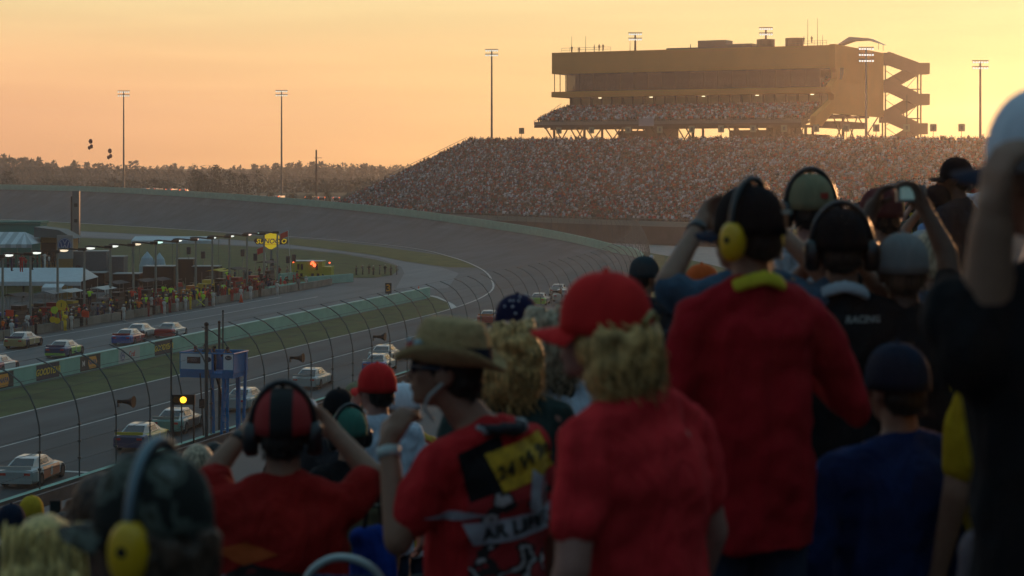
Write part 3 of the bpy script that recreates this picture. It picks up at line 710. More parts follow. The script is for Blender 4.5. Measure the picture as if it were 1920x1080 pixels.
# sloping seat deck
g = MB(); NR_ = 12
for k in range(NR_):
    b0 = 14 - 16 * k / NR_; b1 = 14 - 16 * (k + 1) / NR_; z = 26.6 + 3.9 * k / NR_; bbox(g, 3.2, 73.3, b1, b0, z - .9, z)
g.build('seat_deck', M_dconc, tower)
g = MB(); bbox(g, 3.0, 73.6, 13.95, 14.35, 25.5, 26.15); g.build('deck_edge_beam', M_brown, tower)
g = MB(); bbox(g, 3.0, 73.6, 14.0, 14.3, 26.2, 27.0); g.build('deck_parapet', mat('grey_parapet', (.2, .2, .18), .8, var=.2, vscale=2), tower)
g = MB(); bbox(g, 40.8, 44.8, 14.36, 14.42, 25.7, 27.6); g.build('banner', mat('pale_banner', (.42, .42, .46), .7), tower)
g = MB(); g.tube([B(73.7, 14.2, 27.1), B(73.7, 5, 29.8), B(73.7, -2, 32.1)], .06, 4)
for b, z in ((14.2, 26.2), (9, 27.6), (4, 29), (0, 30.2)): g.bar(B(73.7, b, z), B(73.7, b, z + 1.5), .07)
g.build('deck_railing', M_steel, tower)
sp = []
for k in range(NR_):
    a = 3.6
    while a < 73:
        if r.random() < .92:
            q = CB + B(a, 14 - 16 * (k + .5) / NR_, 0); sp.append((q.x, q.y, 26.6 + 3.9 * k / NR_, PI - .47, r.uniform(.9, 1.06)))
        a += r.uniform(.48, .68)
crowd('deck_crowd', sp, 10)
# right-hand end wall with its stepped front edge
prof = [(.25, 45.5), (.25, 39.8), (-1.3, 38.6), (-1.3, 37.2), (3.2, 35.1), (3.2, 33.6), (1.2, 33.2), (1.2, 31.9), (15.2, 27.6), (15.2, 25.4), (10.5, 25.4), (2.5, 28.6), (-41.5, 28.6), (-41.5, 45.4)]
g = MB(); g.prism([(p[0], p[1]) for p in prof], lambda u, v, w: B(w, u, v), -.9, .55); g.build('end_wall', M_tan2, tower)
g = MB(); g.prism([(-3.5, 39.9), (-6.6, 39.9), (-6.6, 38.6), (-5.2, 37.0), (-3.5, 37.0)], lambda u, v, w: B(w, u, v), -.93, -.90); g.build('end_window', mat('dull_opening', (.05, .05, .045), .8), tower)
# steel below
g = MB()
for a in (71, 62.5, 52, 42, 33, 22, 12, 4):
    for b in (8, -22): g.bar(B(a, b, 0), B(a, b, 29 if b < 5 else 25.6), .62)
g.build('column', M_brown, tower)
g = MB()
cols = (71, 62.5, 52, 42, 33, 22, 12, 4)
for a0, a1 in zip(cols, cols[1:]):
    for b in ((8,) if a0 not in (33,) else (-22,)):
        m_ = (a0 + a1) / 2
        g.bar(B(a0, b, 19), B(m_, b, 26), .26); g.bar(B(m_, b, 26), B(a1, b, 19), .26); g.bar(B(a0, b, 26), B(m_, b, 19), .22); g.bar(B(a1, b, 26), B(m_, b, 19), .22)
for b in (8, -6, -22, -38): g.bar(B(72, b, 25.4 if b > 0 else 28.6), B(2, b, 25.4 if b > 0 else 28.6), .4, .7)
for a in cols: g.bar(B(a, 13.5, 25.5), B(a, -8, 28.4), .3, .6); g.bar(B(a, 8, 22), B(a, 13, 25.4), .25)
for b0, b1 in ((-1, -12), (-12, -22), (-22, -40)): g.bar(B(.2, b0, 28.5), B(.2, b1, 20), .24); g.bar(B(.2, b1, 28.5), B(.2, b0, 20), .24)
g.build('cross_bracing', M_brown, tower)
g = MB(); bbox(g, 52.5, 61, -14, -10, 22.3, 25.0); bbox(g, 46.5, 51, -16, -4, 0, 28.5); bbox(g, 14, 29.5, -20, -8, 0, 24.9); bbox(g, 4.5, 14, -12, 6, 0, 23.6); bbox(g, 0, 6, -30, -6, 25.3, 26.9); bbox(g, 14, 29, -19, -9, 27.2, 28.6)
g.build('service_core', mat('service_core_brick', (.10, .045, .03), .9, var=.3, vscale=.4), tower)
# underside gratings between
g = MB()
for k in range(9): bbox(g, 8.5 + k * .9, 8.9 + k * .9, -2, 2, 23.6, 27.5)
g.build('louvre', M_brown, tower)
# roof plant
g = MB(); bbox(g, 22, 35, -9, -4, 44.6, 46.5); bbox(g, 29, 36.5, -9.2, -4.2, 44.6, 47.6); bbox(g, 36.5, 45, -8, -4, 44.6, 45.9); g.build('air_unit', mat('grey_plant', (.14, .14, .13), .6, .3, var=.2), tower)
g = MB()
for a, z0 in ((19, 46.9), (11.5, 47.0)):
    q = B(a, -6, 0); g.tube([q + Vector((0, 0, 44.5)), q + Vector((0, 0, z0 + .6))], 2.3, 16)
g.build('cooling_drum', mat('brown_plant', (.12, .09, .06), .6, .3, var=.2), tower)
g = MB()
for a, h in ((70.5, 4.2), (66.5, 4.2), (54, 2.5), (6.6, 6.6), (4.1, 6.8), (2.8, 2.6)): g.tube([B(a, -1.5, 45), B(a, -1.5, 45.3 + h)], [.09, .04], 5)
g.build('antenna', M_dark, tower)
g = MB()
for a0, a1 in ((59, 73), (1.5, 11)):
    for h in (.6, 1.15): g.tube([B(a0, -.6, 45.3 + h), B(a1, -.6, 45.3 + h)], .035, 4)
    for k in range(7): a = a0 + (a1 - a0) * k / 6; g.bar(B(a, -.6, 45.3), B(a, -.6, 46.45), .05)
g.build('roof_railing', M_dark, tower)
cn = thing('roof_canopy', CB + B(-2.0, -18, 45.4), math.atan2(U.y, U.x), 'pale canopy tent on the right end of the tower roof', 'canopy')
g = MB(); g.prism([(-6, .6), (-2.5, 2.3), (2.5, 2.8), (6.2, .6), (2, 1.9), (-2, 1.9)], lambda u, v, w: Vector((u, w, v)), -2.2, 2.2); g.build('canopy_roof', mat('pale_canvas', (.4, .42, .44), .7), cn)
g = MB()
for x in (-5, 5):
    for y in (-2, 2): g.bar((x, y, -.6), (x, y, 1.0), .1)
g.build('leg', M_dark, cn)
# stair tower
stt = thing('stair_tower', (97.2, 519, 0), 0, 'zigzag concrete escape stair on steel legs at the right end of the press tower', 'staircase')
M_stair = mat('stair_concrete', (.17, .09, .06), .85, var=.12, vscale=.6)
for k, zt in enumerate((41.6, 33.5, 25.8)):                 # right-hand landings
    g = MB(); g.box((10.4 - (k == 2) * .5, 0, zt - .2), (3.6, 4.6, 2.9)); g.build('landing', M_stair, stt)
for zt in (44.5, 37.4, 29.4, 21.4):
    g = MB(); g.box((1.0, 0, zt - .6), (3.4 if zt > 44 else 2.6, 4.6, 3.2)); g.build('landing', M_stair, stt)
def flight(x0, z0, x1, z1, y):
    g = MB(); g.prism([(x0, z0 - 1.6), (x0, z0 + 1.9), (x1, z1 + 1.9), (x1, z1 - 1.6)], lambda u, v, w: Vector((u, w, v)), y - 1, y + 1); g.build('stair_flight', M_stair, stt)
for z0, z1, zn in ((43.9, 41.1, 36.8), (36.8, 33.1, 28.8), (28.8, 25.4, 20.8)):
    flight(1.5, z0, 9.3, z1, -1.15); flight(9.3, z1, 1.5, zn, 1.15)
for x in (.6, 6.2, 9.9):
    for y in (-2, 2): g = MB(); g.bar((x, y, 0), (x, y, 41.4 if x > 9 else (34.4 if x > 6 else 44)), .34); g.build('leg', M_brown, stt)
g = MB()
for z in (36.0, 28.3, 21): g.bar((5.8, 0, z), (10, 0, z), .3); g.bar((6.2, 0, z), (9.8, 0, z + 4), .14); g.bar((1, 0, z + 5), (6, 0, z + 1.5), .14); g.bar((1, 0, z - 2), (6, 0, z + 2.5), .14)
g.build('brace', M_brown, stt)

# ------------------------------------------------------------------ small silhouettes on the roof
M_sil = [mat('dark_jacket', (.03, .03, .035), .9), mat('brown_jacket', (.08, .05, .035), .9), mat('grey_jacket', (.12, .12, .12), .9)]
M_skin = mat('skin', (.30, .165, .11), .6); M_jean = mat('dark_jeans', (.03, .035, .06), .9)
def small_person(pose=0, name='person'):
    """simple standing figure: body, shirt, trousers, cap; faces +Y"""
    o = D.objects.new(name, None); COL.objects.link(o); o.empty_display_size = .3
    g = MB(); g.sph((0, .01, 1.62), (.085, .1, .13), 10, 7); g.tube([(0, 0, 1.4), (0, 0, 1.56)], .055, 8)
    arms = {0: ((.25, -.02, 1.12), (.24, .1, .86)), 1: ((.33, .2, 1.26), (.1, .26, 1.58)), 2: ((.28, .05, 1.12), (.16, .28, 1.05))}[pose]
    for s in (-1, 1):
        e, w = arms; g.tube([(s * .2, 0, 1.4), (s * e[0], e[1], e[2]), (s * w[0], w[1], w[2])], [.055, .042, .03], 8); g.sph((s * w[0], w[1] + .02, w[2] + (.04 if pose == 1 else -.05)), (.04, .035, .07), 8, 5)
    g.build('body', M_skin, o, smooth=True)
    g = MB(); g.tube([(0, 0, .86), (0, 0, 1.1), (0, 0, 1.38), (0, 0, 1.47)], [.16, .15, .19, .09], 10)
    g.v = [(v[0] * 1.12, v[1] * .72, v[2]) for v in g.v]
    for s in (-1, 1): e = arms[0]; g.tube([(s * .19, 0, 1.41), (s * e[0], e[1], e[2])], [.075, .06], 8)
    g.build('shirt', M_sil[0], o, smooth=True)
    g = MB()
    for s in (-1, 1): g.tube([(s * .09, 0, .95), (s * .1, .01, .5), (s * .11, -.01, .08)], [.1, .075, .06], 8); g.sph((s * .11, .05, .04), (.05, .13, .05), 8, 5)
    g.build('trousers', M_jean, o, smooth=True)
    g = MB(); g.sph((0, -.01, 1.68), (.1, .115, .095), 10, 6); g.box((0, .13, 1.67), (.14, .12, .02)); g.build('cap', M_sil[0], o, smooth=False)
    return o
SP = [small_person(k) for k in range(3)]
for o in SP: o['proto'] = 1
def setm(o, part, m):
    for c in o.children:
        if c.name.split('.')[0] == part: c.material_slots[0].link = 'OBJECT'; c.material_slots[0].material = m
used = set()
def put_small(pose, loc, yaw, shirt, trousers, cap, lab, group, s=1.0):
    o = SP[pose] if pose not in used else copy_tree(SP[pose]); used.add(pose)
    o.location = loc; o.rotation_euler = (0, 0, yaw); o.scale = (s, s, s)
    for p, m in (('shirt', shirt), ('trousers', trousers), ('cap', cap)): setm(o, p, m)
    return tag(o, lab, 'person', group)
for j, (a, b, z, lab) in enumerate(((70.2, -.9, 45.5, 'leftmost person on the tower roof, beside the thin antenna'), (68.1, -.9, 45.1, 'stooping second person from the left on the tower roof'), (63.8, -.9, 45.6, 'person left of the pair by the roof railing'), (62.4, -.9, 45.7, 'left one of the pair standing close together on the roof'), (61.3, -.9, 45.7, 'right one of the pair standing close together on the roof'), (34.6 + 3, -2, 45.0, 'lone person on the roof just left of the grey plant units'), (7.4, -.9, 46.0, 'left one of two people between the roof masts on the right'), (5.4, -.9, 46.1, 'right one of two people between the roof masts on the right'))):
    put_small((0, 2, 0)[j % 3], CB + B(a, b, z - .2), PI - .4 + j, M_sil[j % 3], M_jean, M_sil[0], lab, 'people on the tower roof', 1.02)

# ------------------------------------------------------------------ floodlight masts
M_lampw = mat('floodlight_glow', (1.0, .97, .86), emit=1.25)
def mast(px, ytop, Y, zb, lab, w=5.2, rows=2):
    p = P(px, ytop, Y); h = p.z - zb; o = thing('floodlight_mast', (p.x, Y, zb), 0, lab, 'floodlight', 'floodlight masts round the track')
    g = MB(); g.tube([(0, 0, 0), (0, 0, h - .3)], [.42 if h > 15 else .3, .22], 10); g.build('mast', M_steel if h > 15 else M_brown, o)
    for k in range(rows):
        z = h - .35 - k * 1.35; g = MB(); g.bar((-w / 2, 0, z + .3), (w / 2, 0, z + .3), .16); g.build('crossarm', M_dark, o)
    for k in range(rows):
        z = h - .35 - k * 1.35; nl = 6
        for j in range(nl):
            x = -w / 2 + .35 + (w - .7) * j / (nl - 1); g = MB(); g.tube([(x, .12, z + .12), (x, -.28, z - .12)], [.16, .3], 9); g.build('lamp_housing', M_steel, o)
            g = MB(); g.tube([(x, -.29, z - .13), (x, -.31, z - .14)], .22, 9); g.build('lamp_lens', M_lampw, o)
mast(232, 170, 690, -.1, 'leftmost tall floodlight mast beyond the far track wall', 4.3)
mast(528, 169, 660, -.1, 'tall floodlight mast between the leftmost mast and the packed grandstand', 4.1)
mast(922, 92, 560, -.1, 'tall floodlight mast rising behind the left shoulder of the packed grandstand', 3.8)
mast(1191, 61, 505, 44.6, 'short floodlight mast on the left half of the tower roof', 3.6)
mast(1436, 51, 492, 44.6, 'short floodlight mast on the roof between the two grey plant units', 3.5)
mast(1624, 88, 445, 0, 'floodlight mast in front of the right end of the tan tower', 3.6, 3)
mast(1838, 113, 450, 0, 'rightmost floodlight mast against the bright yellow sky', 3.8)
# ------------------------------------------------------------------ pit lane: lamps, crew, carts, signs, buildings
M_lampp = [mat('pit_lamp_white', (.95, 1.0, .9), emit=1.15), mat('pit_lamp_warm', (1.0, .8, .55), emit=1.1), mat('pit_lamp_green', (.6, 1.0, .85), emit=1.3), mat('pit_lamp_pink', (1.0, .7, .6), emit=1.3)]
M_galv = mat('pale_pole_paint', (.22, .26, .23), .5, .2)
POLES = [-42, 5, 57, 108, 158, 207, 250, 292, 332, 367, 398, 430, 463, 495, 520]
WARM = [0, 0, 0, 0, 1, 0, 0, 1, 2, 0, 3, 0, 0, 3, 2]
pl0 = None
for j, px in enumerate(POLES):
    c = C_POLE; Y = -c / (SL - (px - CX) / F); loc = LP(c, Y, .03)
    if pl0 is None:
        pl0 = o = thing('pit_lamp', loc); g = MB(); g.tube([(0, 0, 0), (0, 0, 7.2)], [.15, .11], 8); g.build('pole', M_galv, o)
        g = MB(); g.bar((0, 0, 7.15), (-1.7, -.55, 7.35), .12, .16); g.box((-.2, 0, 7.25), (.8, .5, .3)); g.build('arm', M_dark, o)
        g = MB(); g.sph((-2.0, -.6, 7.3), (.62, .4, .16), 10, 6); g.build('lamp_head', M_dark, o); g = MB(); g.sph((-2.0, -.66, 7.17), (.5, .34, .16), 10, 6); g.build('lamp_lens', M_lampp[0], o, smooth=True)
    else: o = copy_tree(pl0)
    o.location = loc; setm(o, 'lamp_lens', M_lampp[WARM[j]])
    tag(o, 'pit lamp post outside the left edge of the picture' if px < 0 else f'{ordn[j - 1]} lit lamp post from the left in the pit lane row', 'lamp post', 'lamp posts along the pit lane')
# low-poly crew, built from parts
SUITS = {'red': (.5, .03, .03), 'dark red': (.24, .02, .025), 'bright red': (.85, .06, .03), 'white': (.6, .6, .56), 'black': (.015, .015, .018), 'navy': (.02, .03, .09), 'yellow': (.75, .55, .03), 'lime': (.5, .85, .05), 'orange': (.9, .2, .03), 'grey': (.16, .16, .16), 'green': (.05, .3, .1), 'blue': (.03, .1, .35)}
SM = {k: mat(k.replace(' ', '_') + '_suit', v, .8) for k, v in SUITS.items()}
CAPM = {'white': SM['white'], 'black': SM['black'], 'red': SM['red'], 'yellow': SM['yellow']}
r = random.Random(17); seen = {}
def crewman(px, c, suit, cap, pose, up=0.0, yaw=None):
    Y = -c / (SL - (px - CX) / F); loc = LP(c, Y, .04 + up)
    near = min(range(1, len(POLES)), key=lambda q: abs(POLES[q] - px))
    side = 'left of' if px < POLES[near] - 6 else ('right of' if px > POLES[near] + 6 else 'in front of')
    depth = 'front row' if c > C_CREW - 1.7 else ('second row' if c > C_CREW - 3.6 else ('back row' if up == 0 else 'raised up'))
    base = f'crew member, {suit} suit, {cap} cap, {side} {ordn[near - 1]} pit lamp, {depth}'
    act = ('arms down', 'hands at face', 'arms forward')[pose]
    lab = base
    if lab in seen: lab = base + ', ' + act
    if lab in seen: lab = base + ', facing away'
    if lab in seen: return None
    seen[lab] = 1
    w = lab.split()
    return put_small(pose, loc, r.uniform(-2.2, .6) if yaw is None else yaw, SM[suit], SM[suit] if suit not in ('lime', 'orange', 'bright red') else M_jean, CAPM[cap], lab, 'pit crew and officials along the pit lane', r.uniform(.9, 1.12))
def wsel(px):
    if px < 60: return ['black', 'black', 'grey', 'navy', 'orange', 'red', 'white']
    if px < 130: return ['dark red', 'red', 'black', 'red', 'grey', 'yellow']
    if px < 230: return ['black', 'black', 'navy', 'white', 'grey', 'bright red', 'black']
    if px < 270: return ['bright red', 'green', 'black', 'orange', 'white']
    if px < 340: return ['red', 'dark red', 'red', 'lime', 'white', 'dark red']
    if px < 430: return ['dark red', 'yellow', 'orange', 'lime', 'dark red', 'red']
    return ['dark red', 'red', 'dark red', 'red', 'navy', 'black', 'dark red']
px = -20.0
while px < 560:
    for c in (C_CREW - .9, C_CREW - 2.0, C_CREW - 3.2, C_CREW - 4.6, C_CREW - 9):
        if px > 470 and c < C_CREW - 6: continue
        if r.random() < (.32 if c > C_CREW - 1.5 else .62):
            q = px + r.uniform(-5, 5); suit = r.choice(wsel(q)) if r.random() < .55 else r.choice(['black', 'black', 'black', 'navy', 'dark red', 'grey'])
            crewman(q, c + r.uniform(-.5, .5), suit, r.choice(['white', 'black', 'black', 'red', 'yellow']), r.choice([0, 0, 1, 2, 2]))
    px += 12.5 - px * .009
for px, s_, cp in ((134, 'white', 'white'), (232, 'white', 'white'), (308, 'white', 'white'), (348, 'white', 'white'), (400, 'white', 'black'), (452, 'white', 'white'), (470, 'white', 'black'), (22, 'white', 'white'), (574, 'white', 'white'), (520, 'white', 'white')):
    crewman(px, C_CREW - .2 if px < 560 else C_CREW - 2, s_, cp, 0, yaw=-.6)
for px, s_, up in ((168, 'lime', 1.9), (158, 'bright red', 0), (248, 'bright red', 1.2), (262, 'red', 1.4), (250, 'lime', 0), (418, 'lime', .6), (428, 'bright red', 1.6), (306, 'lime', 1.3), (320, 'lime', 1.1), (5, 'orange', .2), (40, 'red', 4.6), (84, 'white', 4.8), (100, 'black', 4.8), (22, 'navy', 4.8), (60, 'black', 4.7)):
    crewman(px, C_CREW - (2.2 if up < 4 else 15), s_, 'black', 1, up)
sw = thing('stall_wall', LP(C_CREW - 1.45, 150, .02), 0, 'low pale concrete wall the pit crews lean over along the pit stalls', 'wall'); S0 = LP(C_CREW - 1.45, 150, .02)
for k in range(22):
    ya = 150 + k * 5.2; g = MB(); g.bar(LP(C_CREW - 1.45, ya, .42) - S0 + Vector((0, 0, .02)), LP(C_CREW - 1.45, ya + 5.05, .42) - S0 + Vector((0, 0, .02)), .25, .8); g.build('wall_section', mat('stall_wall_grey', (.2, .2, .17), .9, var=.3, vscale=.6), sw)
# pit carts
def cart(px, c, colr, lab, canopy=None, h=1.7):
    Y = -c / (SL - (px - CX) / F); o = thing('pit_cart', LP(c, Y, .04), -TANG, lab, 'tool cart', 'tool carts along the pit lane'); m = mat(colr + '_cart_paint', CART[colr], .4)
    g = MB(); g.box((0, 0, h / 2 + .15), (1.2, 2.6, h - .1)); g.box((0, .6, h + .3), (1.1, 1.2, .4)); g.build('cabinet', m, o)
    for k in range(3): g = MB(); g.box((.61, 0, .55 + .42 * k), (.03, 2.3, .34)); g.build('drawer', mat('drawer_grey', (.1, .1, .1), .4, .4), o)
    for sx in (-1, 1):
        for sy in (-1, 1): g = MB(); g.tube([(sx * .5, sy * .95, .2), (sx * .66, sy * .95, .2)], .2, 10); g.build('wheel', M_black, o)
    g = MB()
    for sy in (-1, 1): g.tube([(0, sy * 1.2, h), (0, sy * 1.2, h + 1.5)], .035, 5)
    g.tube([(.5, -1.2, h + .9), (.5, 1.2, h + .9)], .03, 5); g.build('frame', M_steel, o)
    if canopy: g = MB(); g.prism([(-1.1, 0), (0, .28), (1.1, 0), (0, .1)], lambda u, v, w: Vector((u, w, h + 1.5 + v)), -1.6, 1.6); g.build('canopy', mat(canopy + '_canopy', CART[canopy], .7), o)
    return o
CART = {'red': (.35, .02, .02), 'black': (.02, .02, .02), 'grey': (.25, .26, .26), 'white': (.5, .5, .47), 'yellow': (.5, .38, .04), 'blue': (.03, .09, .3), 'orange': (.6, .2, .03), 'teal': (.1, .35, .3)}
for j, (px, cl, cn_) in enumerate(((-8, 'blue', None), (30, 'black', 'black'), (72, 'black', None), (96, 'red', 'grey'), (128, 'yellow', 'white'), (162, 'black', None), (190, 'grey', 'white'), (215, 'black', 'black'), (240, 'black', None), (268, 'black', 'black'), (296, 'red', 'black'), (326, 'red', None), (356, 'orange', None), (386, 'yellow', None), (410, 'black', 'yellow'), (440, 'red', 'black'), (472, 'red', None), (500, 'black', 'black'))):
    near = min(range(1, len(POLES)), key=lambda q: abs(POLES[q] - px)); side = 'left of' if px < POLES[near] else 'right of'
    cart(px, C_CREW - 6.4 - (j % 3) * 1.3, cl, f'{cl} pit tool cart {"under " + cn_ + " canopy " if cn_ else ""}{side} the {ordn[near - 1]} pit lamp', cn_, 1.3 + .25 * (j % 2))
# lollipop boards, flags, stop marker
def lolly(px, py, c, colr, lab, r_=.42, name='pit_board', cat='pit board'):
    Y = -c / (SL - (px - CX) / F); z = CH - (py - HZ) * Y / F; q = LP(c, Y, .04); o = thing(name, q, 0, lab, cat)
    g = MB(); g.tube([(0, 0, 0), (0, 0, z - r_)], .03, 5); g.build('stick', M_steel, o); g = MB(); g.prism([(r_ * math.cos(a * PI / 8), r_ * math.sin(a * PI / 8)) for a in range(16)], lambda u, v, w: Vector((u, w, z + v)), -.03, .03); g.build('board', mat(colr + '_board', {'yellow': (.8, .5, .02), 'lime': (.55, .7, .05)}[colr], .5), o)
    return o
b1 = lolly(115, 573, C_CREW - 2, 'yellow', 'large yellow round pit board with a dark number, raised above the red crew', .52)
text_obj('lettering', '1', .6, M_bk, b1, Matrix(((1, 0, 0, 0), (0, 0, -1, -.04), (0, 1, 0, CH - (573 - HZ) * (-(C_CREW - 2) / (SL - (115 - CX) / F)) / F), (0, 0, 0, 1))))
lolly(102, 582, C_CREW - 1.6, 'lime', 'smaller lime round pit board just below left of the large yellow one', .36)
lolly(99, 600, C_CREW - .6, 'yellow', 'left one of two low yellow round boards beside the red crew', .3); lolly(107, 602, C_CREW - .6, 'yellow', 'right one of two low yellow round boards beside the red crew', .3)
xs = thing('stop_marker', G(376, 577, .05), 0, 'lime cross shaped stall marker held out over pit road', 'marker')
g = MB(); g.bar((-.45, 0, .25), (.45, 0, 1.0), .2, .05); g.bar((-.45, .0, 1.0), (.45, 0, .25), .2, .06); g.build('cross', mat('lime_board', (.55, .7, .05), .5), xs); g = MB(); g.tube([(0, .1, .6), (1.2, .6, .7)], .03, 5); g.build('stick', M_steel, xs)
for px, py, lab in ((18, 588, 'orange red pit sign board at the left edge among dark clothed crew'), (160, 590, 'bright red board among the crew left of the white suited official')):
    Y = -(C_CREW - 1) / (SL - (px - CX) / F); z = CH - (py - HZ) * Y / F; o = thing('red_board', LP(C_CREW - 1, Y, .04), -.3, lab, 'pit board'); g = MB(); g.box((0, 0, z), (.8, .06, .6)); g.build('board', mat('orange_red_board', (.8, .07, .03), .5), o); g = MB(); g.tube([(0, .05, 0), (0, .05, z)], .03, 5); g.build('stick', M_steel, o)
# stacked tyres by the carts
def tyres(px, c, n_, lab):
    Y = -c / (SL - (px - CX) / F); base = LP(c, Y, .04)
    for k in range(n_):
        o = MB(); rr = []
        for a in range(14):
            pass
        R0, R1 = .3, .42; prof_ = [(R0, -.13), (R1, -.15), (R1 + .03, 0), (R1, .15), (R0, .13), (R0 - .03, 0)]; vs = []
        for a in range(14):
            for u, v in prof_: vs.append((u * math.cos(2 * PI * a / 14), u * math.sin(2 * PI * a / 14), v + .16))
        o.add(vs, [(a * 6 + j, a * 6 + (j + 1) % 6, ((a + 1) % 14) * 6 + (j + 1) % 6, ((a + 1) % 14) * 6 + j) for a in range(14) for j in range(6)])
        t_ = o.build('tyre', M_black, None); t_.location = base + Vector((0, 0, .31 * k)); tag(t_, f'{["bottom", "second", "third", "top"][k if k < n_ - 1 else 3]} tyre of the black stack {lab}', 'tyre', 'tyre stacks in the pit lane')
for px, lab in ((148, 'left of the fifth pit lamp'), (225, 'by the dark crew right of the fifth pit lamp'), (284, 'left of the seventh pit lamp')): tyres(px, C_CREW - 1.6, 3, lab)
# teal crew barriers at the far end
def barrier(x0, y0, x1, y1, h, lab):
    a = G(x0, y0); b = G(x1, y1); o = thing('barrier_wall', a, 0, lab, 'barrier'); d = (b - a); k = max(1, int(d.length / 5))
    for j in range(k):
        u = d * (j / k); v = d * ((j + .97) / k); g = MB(); g.bar(u + Vector((0, 0, h / 2)), v + Vector((0, 0, h / 2)), .5, h); g.build('barrier_panel', M_teal2, o)
barrier(500, 552, 570, 542, .95, 'nearer short teal barrier at the end of the pit stalls'); barrier(574, 535, 661, 528, 1.1, 'longer teal barrier before the yellow rescue truck'); barrier(524, 527, 575, 521, 1.0, 'teal barrier behind the crew, left of the yellow rescue truck')
# yellow rescue truck
a = G(585, 523); tr = thing('rescue_truck', a, -.1, 'yellow box bodied rescue truck with glowing red lights beyond the teal barriers', 'truck')
M_ytr = mat('lime_yellow_paint', (.42, .42, .05), .4, var=.1)
g = MB(); g.box((-.5, 0, 1.45), (4.3, 2.3, 2.1)); g.box((2.2, 0, 1.1), (1.5, 2.1, 1.4)); g.build('body', M_ytr, tr); g = MB(); g.box((-.5, 0, 2.56), (4.4, 2.35, .1)); g.build('roof', M_wh, tr)
for x in (-1.7, -1.2, .9): g = MB(); g.box((x, -1.16, 1.75), (.34, .03, .8)); g.build('window', M_glassd, tr)
for x in (-1.9, -1.3, .3, 1.1): g = MB(); g.box((x, -1.16, .65), (.4, .03, .4)); g.build('locker', M_glassd, tr)
for x in (-1.8, 1.6):
    for y in (-1, 1): g = MB(); g.tube([(x, y * .85, .4), (x, y * 1.12, .4)], .4, 12); g.build('wheel', M_black, tr)
M_redl = mat('red_beacon', (1.0, .12, .04), emit=3.0)
for x, z, s_ in ((-2.4, 2.4, .1), (2.75, 2.35, .12), (.35, 2.35, .22), (.6, 2.0, .24), (.15, 2.2, .14)): g = MB(); g.sph((x, -1.25, z), s_, 8, 6); g.build('beacon', M_redl, tr)
# fuel brand sign and two red flags
FS = P(508, 452, 300); fs = thing('fuel_sign', (FS.x, 300, 0), 0, 'yellow diamond SUNOCO fuel sign with an arrow on a blue post', 'sign')
g = MB(); g.tube([(0, .2, 0), (0, .2, FS.z - .8)], .17, 8); g.build('post', mat('pale_blue_post', (.1, .16, .2), .5), fs)
dm = [(-1.15, .62), (-.95, .95), (0, 1.25), (.95, 1.05), (1.25, .75), (1.35, -.3), (.9, -.8), (.1, -1.25), (-.3, -1.2), (-1.15, -.6), (-1.25, 0)]
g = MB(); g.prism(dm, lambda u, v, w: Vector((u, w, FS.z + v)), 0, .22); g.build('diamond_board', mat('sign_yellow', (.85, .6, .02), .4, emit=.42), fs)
g = MB(); g.prism([(-2.45, -.2), (-2.6, .15), (-2.3, .42), (2.0, .36), (2.6, .1), (2.55, -.25), (2.1, -.5), (-2.2, -.48)], lambda u, v, w: Vector((u, w, FS.z + v - .02)), -.1, -.02)
g.v = g.v; g.build('name_board', mat('sign_dark_rim', (.03, .03, .06), .5), fs)
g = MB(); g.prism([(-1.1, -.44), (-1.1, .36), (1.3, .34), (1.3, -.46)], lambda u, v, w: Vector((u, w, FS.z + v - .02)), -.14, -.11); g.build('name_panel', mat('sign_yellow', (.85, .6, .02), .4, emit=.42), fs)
TM = Matrix(((1, 0, 0, 0), (0, 0, -1, -.16), (0, 1, 0, FS.z - .05), (0, 0, 0, 1)))
text_obj('lettering', 'NOC', 1.0, mat('sign_blue', (.02, .03, .22), .5), fs, TM @ Matrix.Translation((.1, 0, 0)), bold=.02, shear=.2)
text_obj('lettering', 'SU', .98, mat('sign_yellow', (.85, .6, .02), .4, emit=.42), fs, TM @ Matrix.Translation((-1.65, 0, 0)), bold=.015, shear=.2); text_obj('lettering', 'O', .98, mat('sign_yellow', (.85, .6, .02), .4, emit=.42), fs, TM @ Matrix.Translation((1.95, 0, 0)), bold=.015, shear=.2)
def flag(px, py, Y, w, h, tilt, lab, zb=0.0):
    p = P(px, py, Y); o = thing('flag', (p.x + w / 2, Y, zb), 0, lab, 'flag', 'red flags by the fuel sign')
    g = MB(); g.tube([(.6, 0, 0), (.15, 0, p.z + h * .6 - zb)], .04, 5); g.build('flag_staff', M_wh, o)
    g = MB(); g.grid(lambda u, v: (.12 - w * u, .1 * math.sin(u * 6), p.z - zb + (v - .5) * h - tilt * u), 8, 3); g.build('cloth', mat('red_flag_cloth', (.65, .03, .03), .8), o, smooth=True, fixn=False)
flag(531, 438, 288, 1.1, .8, .45, 'upper red flag at the top right of the yellow fuel sign'); flag(487, 467, 285, 1.0, .85, .45, 'lower red flag under the left end of the yellow fuel sign')
